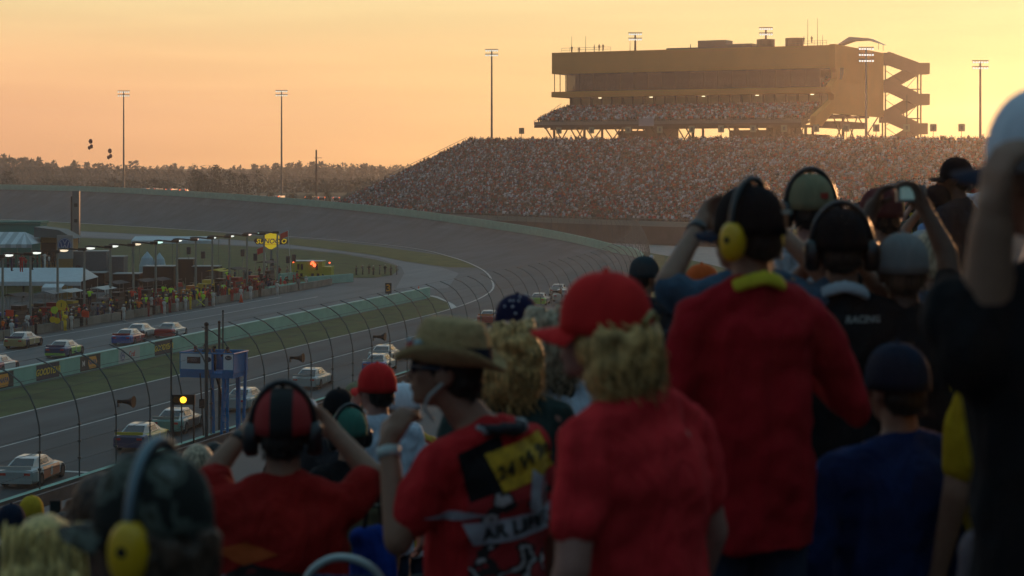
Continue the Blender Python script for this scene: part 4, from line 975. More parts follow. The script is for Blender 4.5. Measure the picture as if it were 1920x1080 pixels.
# round crowd barrier figures on the infield grass
for j, px in enumerate((668, 680, 692, 700, 712, 722, 733, 744)):
    q = G(px, 516 - (j % 3)); put_small(j % 3, q, 1 + j, (M_sil[2], SM['grey'], SM['black'])[j % 3], M_jean, CAPM['white' if j % 2 else 'black'], f'{ordn[j]} small figure from the left of the row on the infield grass beyond the barriers', 'people on the infield grass', .8)
r2 = random.Random(5)
for j in range(16):
    px = 330 + j * 14 + r2.uniform(-3, 3); q = G(px, 528 - (px - 330) * .03 + r2.uniform(-3, 5)); m_ = r2.choice(['lime', 'navy', 'dark red', 'yellow', 'black', 'grey'])
    near = min(range(1, len(POLES)), key=lambda k: abs(POLES[k] - px))
    put_small(j % 3, q, r2.uniform(0, 6), SM[m_], M_jean, CAPM['black'], f'{m_} clad onlooker on the infield grass behind the {ordn[near - 1]} pit lamp, {"left" if px < POLES[near] else "right"} side', 'people on the infield grass', 1.0)
# speaker cabinets on poles in the infield
for j, (px, py) in enumerate(((354, 470), (381, 478), (455, 474), (479, 482), (510, 492), (540, 487), (551, 484))):
    p = P(px, py, 262 + (j % 3) * 4); o = thing('field_speaker', (p.x, p.y, 0), 0, f'{ordn[j]} dark speaker box on a pole from the left in the infield', 'speaker', 'speaker boxes on poles in the infield'); g = MB(); g.box((0, 0, p.z), (.5, .45, .95)); g.build('cabinet', mat('blue_black', (.02, .035, .05), .6), o)
    g = MB(); g.tube([(0, 0, 0), (0, 0, p.z - .6)], .05, 5); g.build('pole', M_galv, o)
# buildings and tents on the left
def bx3(nm_, px0, px1, yt, Y, depth, m, par=None, zb=0):
    a = P(px0, yt, Y); b = P(px1, yt, Y); g = MB(); g.box(((a.x + b.x) / 2, Y + depth / 2, (a.z + zb) / 2), (b.x - a.x, depth, a.z - zb)); return g.build(nm_, m, par), a, b
tb = thing('garage_building', (0, 0, 0), 0, 'teal windowless garage building at the left edge above the white canopies', 'building')
bx3('wall', -160, 75, 420, 262, 4, mat('teal_cladding', (.06, .24, .2), .7, var=.1, vscale=.3), tb); a = P(75, 418, 262); g = MB(); g.box((a.x - 8.3, 264, a.z + .06), (16.9, 4.5, .3)); g.build('parapet', mat('teal_cladding', (.06, .24, .2)), tb)
cg = thing('control_building', (0, 0, 0), 0, 'low ochre building with grey sloping roof behind the round blue emblem sign', 'building')
_, a, b = bx3('wall', 76, 137, 444, 255, 3, mat('ochre_render', (.3, .19, .07), .8, var=.15, vscale=.6), cg)
g = MB(); g.prism([(a.x - .6, a.z), (b.x + .4, a.z - .2), (b.x - 1.6, a.z + .9), (a.x - .6, a.z + 1.3)], lambda u, v, w: Vector((u, w, v)), 254, 259); g.build('roof', mat('grey_green_roof', (.1, .14, .14), .6), cg)
g = MB(); c0 = P(78, 455, 255); c1 = P(105, 490, 255); g.box(((c0.x + c1.x) / 2, 254.9, (c0.z + c1.z) / 2), (c1.x - c0.x, .1, c0.z - c1.z)); g.build('opening', mat('dark_opening', (.03, .025, .02), .9), cg)
g = MB(); g.box(((a.x + b.x) / 2, 254.8, a.z - 2.9), (b.x - a.x - .3, .12, .22)); g.build('fascia', M_dconc, cg)
es = thing('emblem_sign', (P(122, 460, 236).x, 236, 0), 0, 'tall white sign board with a round blue emblem left of the pylon', 'sign'); zt = P(0, 441, 236).z; zb_ = P(0, 485, 236).z
g = MB(); g.box((0, 0, (zt + zb_) / 2), (1.9, .3, zt - zb_)); g.build('board', mat('sign_white', (.3, .32, .3), .5), es); g = MB(); g.box((0, 0, zb_ / 2), (1.7, .28, zb_)); g.build('plinth', mat('ochre_render', (.3, .19, .07)), es)
roundel(es, Matrix(((1, 0, 0, 0), (0, 0, -1, -.16), (0, 1, 0, zt - 1.15), (0, 0, 0, 1))), .84, mat('emblem_blue', (.02, .08, .22), .4), mat('emblem_line', (.3, .4, .5), .4))
text_obj('lettering', 'VW', .01, M_blu, es, Matrix.Translation((0, -.1, zt))) if False else None
py_ = thing('scoring_pylon', (P(143, 380, 405).x, 405, 0), 0, 'tall grey scoring pylon with a dark edge standing in the infield before the banked turn', 'pylon'); zt = P(0, 358, 405).z
g = MB(); g.box((0, 0, zt / 2), (1.4, 1.2, zt)); g.build('pylon_body', mat('pylon_grey', (.17, .19, .19), .6, var=.12), py_); g = MB(); g.box((-.85, 0, zt / 2 - .5), (.3, 1.3, zt - 1.2)); g.build('dark_edge', M_black, py_)
for z in (zt - 2.9, zt - 6.1): g = MB(); g.box((.05, -.63, z), (.7, .06, .7)); g.build('display', M_black, py_)
# white canopies
M_canv = mat('white_canvas', (.55, .62, .64), .7, var=.08, vscale=2); M_canv2 = mat('grey_canvas_stripe', (.36, .41, .42), .7)
def canopy(px0, px1, yt, yb, Y, dep, lab, nstr, legs=True, hip=.0):
    a = P(px0, yb, Y); b = P(px1, yb, Y); zt = P(0, yt, Y + dep * .5).z; o = thing('canopy', (a.x, Y, 0), 0, lab, 'canopy'); w = b.x - a.x
    for k in range(nstr):
        x0 = w * k / nstr; x1 = w * (k + 1) / nstr; e0 = min(x0, w * (1 - hip)); e1 = min(x1, w * (1 - hip)); g = MB()
        g.add([(x0, 0, a.z), (x1, 0, a.z), (e1, dep * .5, zt), (e0, dep * .5, zt), (x1, dep, a.z), (x0, dep, a.z), (x0, 0, a.z - .45), (x1, 0, a.z - .45)], [(0, 1, 2, 3), (3, 2, 4, 5), (6, 7, 1, 0)]); g.build('canvas_panel', (M_canv, M_canv2)[k % 2] if nstr > 1 else M_canv, o, fixn=False)
    if hip: g = MB(); g.add([(w, 0, a.z), (w, dep, a.z), (w * (1 - hip), dep * .5, zt)], [(0, 1, 2)]); g.build('canvas_end', M_canv, o)
    if legs:
        for x in (0.1, w / 2, w - .1):
            for y in (.1, dep - .1): g = MB(); g.tube([(x, y, 0), (x, y, a.z)], .05, 5); g.build('leg', M_galv, o)
canopy(-60, 60, 435, 458, 250, 9, 'peaked white striped canopy in front of the teal building', 12, hip=.25)
canopy(-30, 152, 502, 528, 212, 9, 'long low white canopy over the pit stalls at the left edge', 1, hip=.06)
canopy(246, 400, 443, 451, 285, 6, 'long thin white canopy roof between two rows of lamp posts', 1)
canopy(78, 116, 532, 539, 205, 3, 'small pale canopy among the crew below the long white canopy', 1)
def trailer(px0, px1, yt, Y, lab, m):
    a = P(px0, yt, Y); b = P(px1, yt, Y); w = b.x - a.x; o = thing('trailer', ((a.x + b.x) / 2, Y, 0), 0, lab, 'trailer'); g = MB(); g.box((0, 1.2, a.z / 2 + .3), (w, 2.5, a.z - .6)); g.build('body', m, o)
    g = MB(); g.box((0, 1.2, a.z + .03), (w + .1, 2.6, .1)); g.build('roof', mat('trailer_roof', (.25, .3, .3), .5), o)
    for x in (-w * .3, -w * .3 + 1.1, w * .3): g = MB(); g.tube([(x, -.1, .45), (x, .25, .45)], .45, 10); g.build('wheel', M_black, o)
    return o
M_trl = mat('trailer_grey', (.13, .17, .18), .4, .3, var=.1)
t1 = trailer(137, 200, 472, 238, 'blue grey race trailer with a dark round mark right of the emblem sign', M_trl); roundel(t1, Matrix(((1, 0, 0, -1.4), (0, 0, -1, -.07), (0, 1, 0, 3.6), (0, 0, 0, 1))), .4, mat('dim_red', (.08, .03, .03), .6), M_trl)
trailer(202, 232, 482, 240, 'second blue grey trailer behind the fifth and sixth lamp posts', M_trl)
trailer(330, 362, 486, 262, 'long low black trailer under the eighth lamp post', mat('black_trailer', (.015, .015, .015), .4)); trailer(360, 410, 500, 258, 'low dark trailer behind the ninth and tenth lamp posts', mat('black_trailer', (.015, .015, .015), .4))
for q0, q1, yy, lab in ((150, 196, 512, 'low black equipment trailer behind the fourth and fifth pit lamps'), (212, 262, 514, 'low black equipment trailer behind the sixth and seventh pit lamps'), (268, 326, 500, 'long low black trailer below the pale pointed tents')): trailer(q0, q1, yy, 232, lab, mat('black_trailer', (.015, .015, .015), .4))
# pale dome tents
for px, py, w, lab in ((276, 471, 2.2, 'left one of two pale blue pointed tents in the infield'), (299, 473, 1.9, 'right one of two pale blue pointed tents in the infield')):
    p = P(px, py, 268); o = thing('tent', (p.x, 268, 0), 0, lab, 'tent'); hh = p.z; g = MB(); ring = 12
    vs = [(0, 0, hh)] + [(w * .35 * math.cos(2 * PI * k / ring), w * .35 * math.sin(2 * PI * k / ring), hh - .9) for k in range(ring)] + [(w * .5 * math.cos(2 * PI * k / ring), w * .5 * math.sin(2 * PI * k / ring), hh - 2.0) for k in range(ring)] + [(w * .5 * math.cos(2 * PI * k / ring), w * .5 * math.sin(2 * PI * k / ring), 0) for k in range(ring)]
    fs_ = [(0, 1 + k, 1 + (k + 1) % ring) for k in range(ring)] + [(1 + q * ring + k, 1 + (q + 1) * ring + k, 1 + (q + 1) * ring + (k + 1) % ring, 1 + q * ring + (k + 1) % ring) for q in (0, 1) for k in range(ring)]
    g.add(vs, fs_); g.build('canvas', mat('pale_blue_canvas', (.36, .5, .55), .7), o)
    g = MB(); g.tube([(0, 0, hh - .1), (0, 0, hh + .35)], .04, 4); g.build('pole', M_steel, o)
def pick(px, py, Y, lab, m, rz):
    p = P(px, py, Y); o = thing('parked_car', (p.x, Y, 0), rz, lab, 'car'); g = MB(); g.box((0, 0, .75), (1.8, 4.4, .6)); g.box((0, .2, 1.3), (1.6, 2.2, .55), taper=.8); g.build('body', m, o); g = MB(); g.box((0, .2, 1.3), (1.63, 2.0, .35), taper=.85); g.build('window', M_glassd, o)
    for sx in (-1, 1):
        for sy in (-1, 1): g = MB(); g.tube([(sx * .7, sy * 1.4, .33), (sx * .92, sy * 1.4, .33)], .33, 10); g.build('wheel', M_black, o)
pick(258, 506, 246, 'white parked car under the pale tents behind the pit crew', mat('white_car_paint', (.6, .6, .58), .3), 1.4); pick(192, 502, 232, 'pale parked car behind the crew below the second trailer', mat('pale_car_paint', (.4, .4, .38), .3), 1.2)
# people under the left canopy
r3 = random.Random(8)
for j in range(9):
    p = P(4 + j * 11, 476 + r3.uniform(0, 8), 240); put_small(j % 3, (p.x, p.y, p.z - 1.8), r3.uniform(0, 6), (M_sil + [SM['white'], SM['red']])[j % 5], M_jean, CAPM[('black', 'white')[j % 2]], f'{ordn[j]} person from the left on the viewing deck under the striped canopy', 'people on the viewing deck')
vd = thing('viewing_deck', (P(50, 500, 240).x, 240, 0), 0, 'dark raised viewing deck under the striped canopy at the left edge', 'platform'); zd = P(0, 480, 240).z - 1.8
g = MB(); g.box((0, 0, zd - .15), (9, 4, .3)); g.build('deck', M_dconc, vd)
for x in (-4, 0, 4): g = MB(); g.tube([(x, -1.5, 0), (x, -1.5, zd)], .12, 6); g.build('leg', M_dark, vd)
g = MB()
for x in range(10): g.bar((-4.4 + x * .98, -1.95, zd), (-4.4 + x * .98, -1.95, zd + 1), .04)
g.tube([(-4.4, -1.95, zd + 1), (4.4, -1.95, zd + 1)], .04, 5); g.build('railing', M_steel, vd)
# dark pickup truck between pit wall people
# ------------------------------------------------------------------ flag stand on the near fence
fsY = 46.75 / (SL + (960 - 404) / F); FSP = LP(C_FENCE + .6, fsY, 0)
fst = thing('flag_stand', FSP, -TANG, 'blue and white flag stand on tall blue legs over the near fence', 'platform')
M_fb = mat('bright_blue_steel', (.02, .2, .45), .4, var=.1); M_fw = mat('stand_white_panel', (.8, .82, .82), .5); ppm = F / fsY
zt = CH - (660 - HZ) / ppm; zb_ = CH - (703 - HZ) / ppm
g = MB(); g.box((-.75, 0, zb_ + .05), (3.2, 2.0, .26)); g.build('deck', M_fb, fst)
def fpanel(x0, x1, y, nm_='side_panel'):
    g = MB(); g.box(((x0 + x1) / 2, y, (zt + zb_) / 2 + .18), (x1 - x0, .06, zt - zb_ - .4)); g.build(nm_, M_fw, fst); g = MB(); g.box(((x0 + x1) / 2, y, zb_ + .28), (x1 - x0 + .04, .08, .22)); g.build('blue_skirt', M_fb, fst)
fpanel(-2.3, -.45, -1.0); fpanel(.28, .85, -1.0)
g = MB(); g.box((-2.34, 0, (zt + zb_) / 2 + .1), (.06, 2.0, zt - zb_ - .2)); g.box((.86, 0, (zt + zb_) / 2 + .1), (.06, 2.0, zt - zb_ - .2)); g.box((-.75, 1.0, (zt + zb_) / 2 + .1), (3.2, .06, zt - zb_ - .2)); g.build('back_panel', M_fb, fst)
g = MB(); g.tube([(-2.35, -1, zt), (.9, -1, zt), (.9, 1, zt), (-2.35, 1, zt), (-2.35, -1, zt)], .05, 6); g.build('top_rail', M_fb, fst)
FM = lambda x, z, y=-1.04: Matrix(((1, 0, 0, x), (0, 0, -1, y), (0, 1, 0, z), (0, 0, 0, 1)))
def oval(par, x, z, rx, rz_, m, y=-1.04, nm_='emblem'):
    g = MB(); Mx = FM(x, z, y); g.prism([(rx * math.cos(a * PI / 10), rz_ * math.sin(a * PI / 10)) for a in range(20)], lambda u, v, w: Mx @ Vector((u, v, w)), 0, .012); g.build(nm_, m, par)
zc = (zt + zb_) / 2 + .2
oval(fst, .58, zc + .22, .2, .12, mat('navy_oval', (.01, .02, .06), .4)); text_obj('lettering', 'Ford', .15, M_wh, fst, FM(.58, zc + .22, -1.06), shear=.3)
oval(fst, -.62, zc + .1, .17, .14, mat('navy_oval', (.01, .02, .06), .4)); g = MB(); g.box((-1.5, -1.045, zc + .05), (.8, .02, .36)); g.build('emblem', mat('dark_red_panel', (.08, .03, .035), .5), fst)
for k in range(3): text_obj('lettering', '400', .26, mat('dull_pink', (.22, .14, .14), .5), fst, FM(-1.5, zc + .05, -1.06), bold=.01) if k == 0 else None
for x0, x1 in ((-.75, -.38), (.35, .02), (.5, .42), (.95, .75)):
    g = MB(); g.bar((x1, -.8 if x0 < .6 else .6, 0), (x0 + .3 if x0 < 0 else x0, -.95 if x0 < .6 else .6, zt + (.0)), .13); g.build('leg', M_fb, fst)
g = MB()
for k in range(13): g.bar((.02 + .01 * k, -.86, .5 + .4 * k), (.42, -.86, .5 + .4 * k), .05)
g.bar((-.4, .3, 0), (-.2, .3, zb_), .16); g.bar((.6, .3, 0), (.6, .3, zb_), .2); g.build('ladder', M_fb, fst)
g = MB(); g.tube([(-.5, -.3, zb_), (-.2, -.3, zb_ - .9), (-.1, -.3, 1)], .06, 6); g.build('cable_duct', M_dark, fst)
for j, (x, y, lab) in enumerate(((-2.0, .3, 'leftmost dark figure on the blue flag stand'), (-1.35, .2, 'second dark figure from the left on the blue flag stand'), (-.95, .5, 'third dark figure from the left, behind the thick pole'), (.0, .2, 'black clad figure leaning between the blue uprights of the flag stand'))):
    q = FSP + Matrix.Rotation(-TANG, 3, 'Z') @ Vector((x, y, zb_ + .15 - (.35 if j != 1 else .2))); put_small((0, 2, 1, 1)[j], q, .2 + j, SM['black'] if j else M_sil[1], SM['black'], CAPM['red' if j == 0 else 'black'], lab, 'flag marshals on the blue stand')
for px, yt, rad, nm_, lab in ((387, 608, .1, 'steel_pole', 'thick steel pole in front of the blue flag stand, left one'), (411, 604, .07, 'steel_pole', 'second steel pole rising behind the flag stand'), (418, 583, .045, 'steel_pole', 'thin tall steel pole right of the other two at the flag stand'), (321, 640, .05, 'steel_pole', 'thin straight pole left of the amber signal light')):
    Y = fsY - (3 if px == 387 else -1.5); Y = Y if px != 321 else 103; p = P(px, yt, Y); o = thing(nm_, (p.x, Y, .8), 0, lab, 'pole'); g = MB(); g.tube([(0, 0, 0), (0, 0, p.z - .8)], rad, 8); g.build('shaft', M_post, o); g = MB(); g.sph((0, 0, p.z - .8), rad * 1.3, 8, 5); g.build('cap', M_dark, o)
# amber caution signal
Y = 105; p = P(344, 749, Y); sg = thing('signal_light', (p.x, Y, .8), 0, 'black signal box with one lit amber lamp on the near fence line', 'signal light')
g = MB(); g.box((0, 0, p.z - .8), (1.22, .3, .52)); g.build('housing', M_black, sg)
g = MB(); g.tube([(.02, -.16, p.z - .8), (.02, -.22, p.z - .8)], .17, 14); g.build('lit_lens', mat('amber_lamp', (1.0, .5, .03), emit=2.6), sg); g = MB(); g.tube([(-.36, -.16, p.z - .8), (-.36, -.2, p.z - .8)], .17, 14); g.build('dark_lens', mat('dark_amber', (.12, .06, .01), .3), sg)
for x in (-.55, .55): g = MB(); g.tube([(x, 0, 0), (x, 0, p.z - 1.0)], .05, 6); g.build('support', M_dark, sg)
# dark equipment mast under the stand
o = thing('camera_mast', (P(382, 780, 109).x, 109, .8), 0, 'thin dark mast with a clamp between the amber signal and the blue legs', 'mast'); h = CH - (700 - HZ) * 109 / F - .8; g = MB(); g.tube([(0, 0, 0), (-.2, 0, h)], .04, 6); g.build('shaft', M_dark, o); g = MB(); g.box((-.1, 0, h * .55), (.28, .2, .5)); g.build('clamp', M_black, o)

# ------------------------------------------------------------------ race cars
M_tyre = mat('tyre_rubber', (.015, .015, .015), .85); M_rim = mat('dark_rim', (.06, .06, .06), .4, .6); M_glc = mat('car_glass', (.02, .03, .04), .08, spec=.9)
def carpaint(name, c, rough=.28): return mat(name, c, rough, var=.06, vscale=1.2, coat=.6, spec=.5)
def race_car(loc, rz, base, roof, tail, side, lab, number='', numc=None, spoiler=None):
    o = thing('race_car', loc, rz + .13, lab, 'race car', 'stock cars circulating on the track and pit road')
    # forward is +Y; stations: y, half width, z bottom, z shoulder, z centre
    st = [(-2.5, .78, .42, .78, .82), (-2.42, .9, .24, .88, .93), (-2.0, .98, .2, .93, .97), (-1.2, 1.0, .18, .93, .96), (0, .98, .18, .88, .92), (1.1, 1.0, .18, .84, .9), (1.9, .96, .16, .72, .8), (2.35, .86, .14, .58, .66), (2.55, .6, .16, .45, .5)]
    vs = []; m = 10
    for y, w, zb, zs, zc in st:
        for u, z in ((-.86, zb), (-1, zb + .12), (-1, zs - .14), (-.93, zs - .02), (-.5, zc), (.5, zc), (.93, zs - .02), (1, zs - .14), (1, zb + .12), (.86, zb)): vs.append((u * w, y, z))
    fs = [(i * m + j, i * m + (j + 1) % m, (i + 1) * m + (j + 1) % m, (i + 1) * m + j) for i in range(len(st) - 1) for j in range(m)] + [tuple(range(m)), tuple((len(st) - 1) * m + j for j in range(m))[::-1]]
    g = MB(); g.mi = 0; g.add(vs, fs)
    # side panels coloured by face
    cols = []
    for i in range(len(st) - 1):
        for j in range(m):
            ymid = (st[i][0] + st[i + 1][0]) / 2; cols.append(1 if (j in (1, 7, 2, 6) and -1.3 < ymid < 1.2) else (2 if ymid < -2.2 else (0)))
    g.m = cols + [2, 0]
    g.build('body', [base, side, tail], o, smooth=False)
    # greenhouse
    gh = [(-1.75, .72, .95, .60, .96), (-1.05, .74, .93, .56, 1.30), (-.6, .76, .92, .56, 1.34), (.25, .76, .9, .56, 1.33), (.95, .78, .88, .6, .95)]
    vs = [];
    for y, wb, zb, wt, zt_ in gh: vs += [(-wb, y, zb), (-wt, y, zt_), (wt, y, zt_), (wb, y, zb)]
    g = MB(); g.add(vs, [(i * 4 + j, i * 4 + j + 1, i * 4 + 5 + j, i * 4 + 4 + j) for i in range(4) for j in range(3)]); g.build('cabin', roof, o)
    def pane(nm_, q): g = MB(); g.add(q, [(0, 1, 2, 3)]); g.build(nm_, M_glc, o, fixn=False)
    e = .012
    pane('rear_window', [(-.6, -1.68, 1.0 + e), (.6, -1.68, 1.0 + e), (.48, -1.1, 1.285 + e), (-.48, -1.1, 1.285 + e)])
    pane('windshield', [(.62, .88, .99 + e), (-.62, .88, .99 + e), (-.5, .33, 1.28 + e), (.5, .33, 1.28 + e)])
    for s in (-1, 1): pane('side_window', [(s * .745, -.95, .99), (s * .765, .2, .97), (s * .64, .2, 1.22), (s * .64, -.9, 1.22)])
    g = MB(); g.box((0, -2.42, 1.02), (1.6, .04, .17)); g.build('spoiler', spoiler or base, o)
    g = MB(); g.box((0, -2.46, .36), (1.7, .16, .2)); g.build('rear_bumper', side if tail is base else tail, o)
    for s in (-1, 1):
        g = MB(); g.box((s * .62, -2.515, .72), (.3, .02, .12)); g.build('tail_light_decal', M_red, o)
        for y in (-1.5, 1.55):
            g = MB(); g.tube([(s * .74, y, .35), (s * 1.0, y, .35)], .35, 14); w = g.build('wheel', M_tyre, o); g = MB(); g.tube([(s * .98, y, .35), (s * 1.01, y, .35)], .2, 10); g.build('rim', M_rim, w)
    if number:
        for s in (-1, 1):
            Mx = Matrix(((0, 0, s, s * 1.006), (s, 0, 0, -.1), (0, 1, 0, .56), (0, 0, 0, 1))); text_obj('number', number, .62, numc or M_wh, o, Mx, bold=.015, shear=.15)
        text_obj('number', number, .8, numc or M_wh, o, Matrix(((1, 0, 0, 0), (0, 1, 0, -.2), (0, 0, 1, 1.352), (0, 0, 0, 1))), bold=.015)
    return o
cp = {k: carpaint(k + '_car', v) for k, v in {'white': (.6, .6, .56), 'silver': (.36, .4, .38), 'black': (.02, .02, .025), 'yellow': (.65, .5, .03), 'orange': (.75, .17, .03), 'navy': (.02, .04, .12), 'red': (.4, .03, .03), 'lime': (.3, .55, .08), 'gold': (.35, .28, .12), 'teal': (.15, .35, .3), 'blue': (.04, .12, .35)}.items()}
def carat(px, pyb, z, *a, **k):
    Y = (CH - z) * F / (pyb - HZ); return race_car(((px - CX) * Y / F, Y, z), -TANG + k.pop('dr', 0), *a, **k)
carat(62, 902, .12, cp['white'], cp['white'], cp['silver'], cp['orange'], 'white race car with an orange side panel, nearest at the lower left', number='8', numc=M_wh, dr=.02)
carat(268, 836, .12, cp['yellow'], cp['white'], cp['navy'], cp['yellow'], 'yellow and navy race car left of and below the amber signal light', number='4')
carat(334, 806, .12, cp['silver'], cp['white'], cp['teal'], cp['black'], 'white roofed race car directly under the amber signal light', number='7')
carat(462, 764, .12, cp['white'], cp['white'], cp['silver'], cp['yellow'], 'white race car just right of the blue flag stand legs', number='2', dr=-.05)
carat(587, 724, .12, cp['silver'], cp['silver'], cp['silver'], cp['silver'], 'silver grey race car alone above the red and black cap', number='0', dr=-.03)
carat(712, 695, .12, cp['white'], cp['white'], cp['blue'], cp['white'], 'nearer one of two white race cars behind the small red cap', number='1')
carat(722, 677, .12, cp['white'], cp['white'], cp['silver'], cp['white'], 'farther one of two white race cars behind the small red cap', number='6')
carat(918, 606, .12, cp['orange'], cp['white'], cp['red'], cp['orange'], 'orange and white race car left of the starry navy cap', number='3')
carat(1012, 571, .4, cp['silver'], cp['white'], cp['lime'], cp['white'], 'small pale race car just right of the starry navy cap', number='9')
carat(1048, 553, .5, cp['white'], cp['white'], cp['silver'], cp['white'], 'farther of two small white race cars left of the big red cap', number='5'); carat(1056, 564, .5, cp['white'], cp['silver'], cp['silver'], cp['red'], 'nearer of two small white race cars left of the big red cap', number='1')
carat(45, 650, .02, cp['navy'], cp['white'], cp['gold'], cp['gold'], 'dark race car with a gold tail, leftmost whole car on pit road', number='2', dr=-.0)
carat(122, 667, .02, cp['navy'], cp['white'], cp['navy'], cp['lime'], 'navy race car with a lime side on pit road above the navy wall panel', number='5', dr=0.02)
carat(243, 644, .02, cp['red'], cp['white'], cp['blue'], cp['red'], 'red and blue race car on pit road, nearer one of the close pair', number='9', dr=0.02); carat(264, 633, .02, cp['white'], cp['white'], cp['black'], cp['white'], 'white race car on pit road, farther one of the close pair', number='1', dr=0.02)
carat(321, 631, .02, cp['white'], cp['silver'], cp['red'], cp['white'], 'race car with a red tail, farthest on pit road', number='3', dr=0.02); carat(-4, 698, .02, cp['red'], cp['white'], cp['red'], cp['white'], 'red and white race car cut by the left edge behind the pit wall', number='4', dr=0.02)
# ------------------------------------------------------------------ the stand the photographer is in
M_step = mat('stand_concrete', (.09, .09, .09), .9, var=.25, vscale=1.5); M_bench = mat('weathered_bench', (.1, .1, .1), .8)
ROWT, ROWR = .8, .256
def floor_z(p): return 14.36 - ROWR * math.floor(p / ROWT)
def pd(X, Y): return -(T.y * X - T.x * Y)          # distance down the rake towards the track
ns = thing('near_grandstand', (0, 0, 0), 0, 'concrete stepped grandstand the spectators in the foreground stand on', 'grandstand')
RS = lambda p, t, z: Vector((-p * T.y + t * T.x, p * T.x + t * T.y, z))
g = MB()
NROW = 43
for k in range(-44, NROW):
    z = 14.36 - ROWR * k; p0, p1 = k * ROWT, (k + 1) * ROWT; za = 14.36 - ROWR * (k + 1)
    g.add([RS(p0, -60, z), RS(p0, 150, z), RS(p1, 150, z), RS(p1, -60, z), RS(p1, 150, za), RS(p1, -60, za)], [(0, 1, 2, 3), (3, 2, 4, 5)])
pe = NROW * ROWT; ze = 14.36 - ROWR * NROW
g.add([RS(pe, -12, ze + 1), RS(pe, 150, ze + 1), RS(pe, 150, 0), RS(pe, -12, 0), RS(pe + .15, -12, ze + 1), RS(pe + .15, 150, ze + 1), RS(pe + .15, 150, 0), RS(pe + .15, -12, 0)], [(0, 1, 2, 3), (4, 5, 6, 7), (0, 1, 5, 4)])
g.build('stepped_terrace', M_step, ns)
pb = -44 * ROWT; zb2 = 14.36 + ROWR * 44; g = MB(); g.add([RS(pb, -60, 0), RS(pb, 150, 0), RS(pb, 150, zb2 + 14), RS(pb, -60, zb2 + 14), RS(pb - 8, -60, 0), RS(pb - 8, 150, 0), RS(pb - 8, 150, zb2 + 14), RS(pb - 8, -60, zb2 + 14)], [(0, 1, 2, 3), (7, 6, 5, 4), (3, 2, 6, 7), (0, 3, 7, 4), (1, 5, 6, 2)]); g.build('rear_shade_block', mat('rear_shade_dark', (.07, .07, .075), .8), ns)  # unseen dark block added behind the camera, shading the near rows from the back sky
for k in range(-2, NROW):
    z = 14.36 - ROWR * k + .42; g = MB(); c = k * ROWT + .25
    g.add([RS(c - .13, -12, z), RS(c - .13, 150, z), RS(c + .13, 150, z), RS(c + .13, -12, z), RS(c - .13, -12, z - .05), RS(c - .13, 150, z - .05), RS(c + .13, 150, z - .05), RS(c + .13, -12, z - .05)], [(0, 1, 2, 3), (7, 6, 5, 4), (0, 4, 5, 1), (3, 2, 6, 7), (0, 3, 7, 4), (1, 5, 6, 2)])
    for t in range(-10, 150, 5): g.box(RS(c, t, z - .24), (.06, .06, .4))
    g.build('bench', M_bench, ns)
poly_sheet('service_road', [RS(35, -12, 0), RS(35, 150, 0), LP(C_FENCE + .6, 165), LP(C_FENCE + .6, -20)], .01, M_dconc)

# ------------------------------------------------------------------ people: one continuous body grown from tapered limbs
def limb(g, a, ra, b, rb, n=10):
    a, b = Vector(a), Vector(b); d = (b - a); L = max(d.length, 1e-5); d /= L
    u = Vector((0, 0, 1)) if abs(d.z) < .9 else Vector((1, 0, 0)); x = d.cross(u).normalized(); y = d.cross(x)
    rings = []
    for k in range(3): t = PI / 2 * (1 - k / 3) ; rings.append((a - d * ra * math.sin(t), ra * math.cos(t)))
    rings.append((a, ra)); rings.append((b, rb))
    for k in range(1, 4): t = PI / 2 * k / 3; rings.append((b + d * rb * math.sin(t), rb * math.cos(t)))
    vs = []; 
    for c, r_ in rings:
        r_ = max(r_, 1e-4)
        for k in range(n): w = 2 * PI * k / n; vs.append(c + (x * math.cos(w) + y * math.sin(w)) * r_)
    m = len(rings); fs = [(i * n + k, i * n + (k + 1) % n, (i + 1) * n + (k + 1) % n, (i + 1) * n + k) for i in range(m - 1) for k in range(n)]
    fs += [tuple(range(n))[::-1], tuple((m - 1) * n + k for k in range(n))]; g.add(vs, fs)
def tub(g, wide, k, hem):
    n = 24; vs = []
    for z, rx, ry in ((1.33, .155, .105), (1.2, .162, .118), (1.05, .16, .122), (.93, .168, .128), (hem, .172, .13)):
        for q in range(n): th = 2 * PI * q / n; fold = 1 + .025 * math.sin(th * 5 + z * 9) * (1.33 - z) * 2; vs.append(((rx * wide + k) * math.cos(th) * fold, (ry * (.5 + .5 * wide) + k) * math.sin(th) * fold, z))
    g.add(vs, [(i * n + q, i * n + (q + 1) % n, (i + 1) * n + (q + 1) % n, (i + 1) * n + q) for i in range(4) for q in range(n)] + [tuple(range(n))[::-1], tuple(4 * n + q for q in range(n))])
def ell(g, c, r, M=None): g.sph(c, r, 14, 10, M)
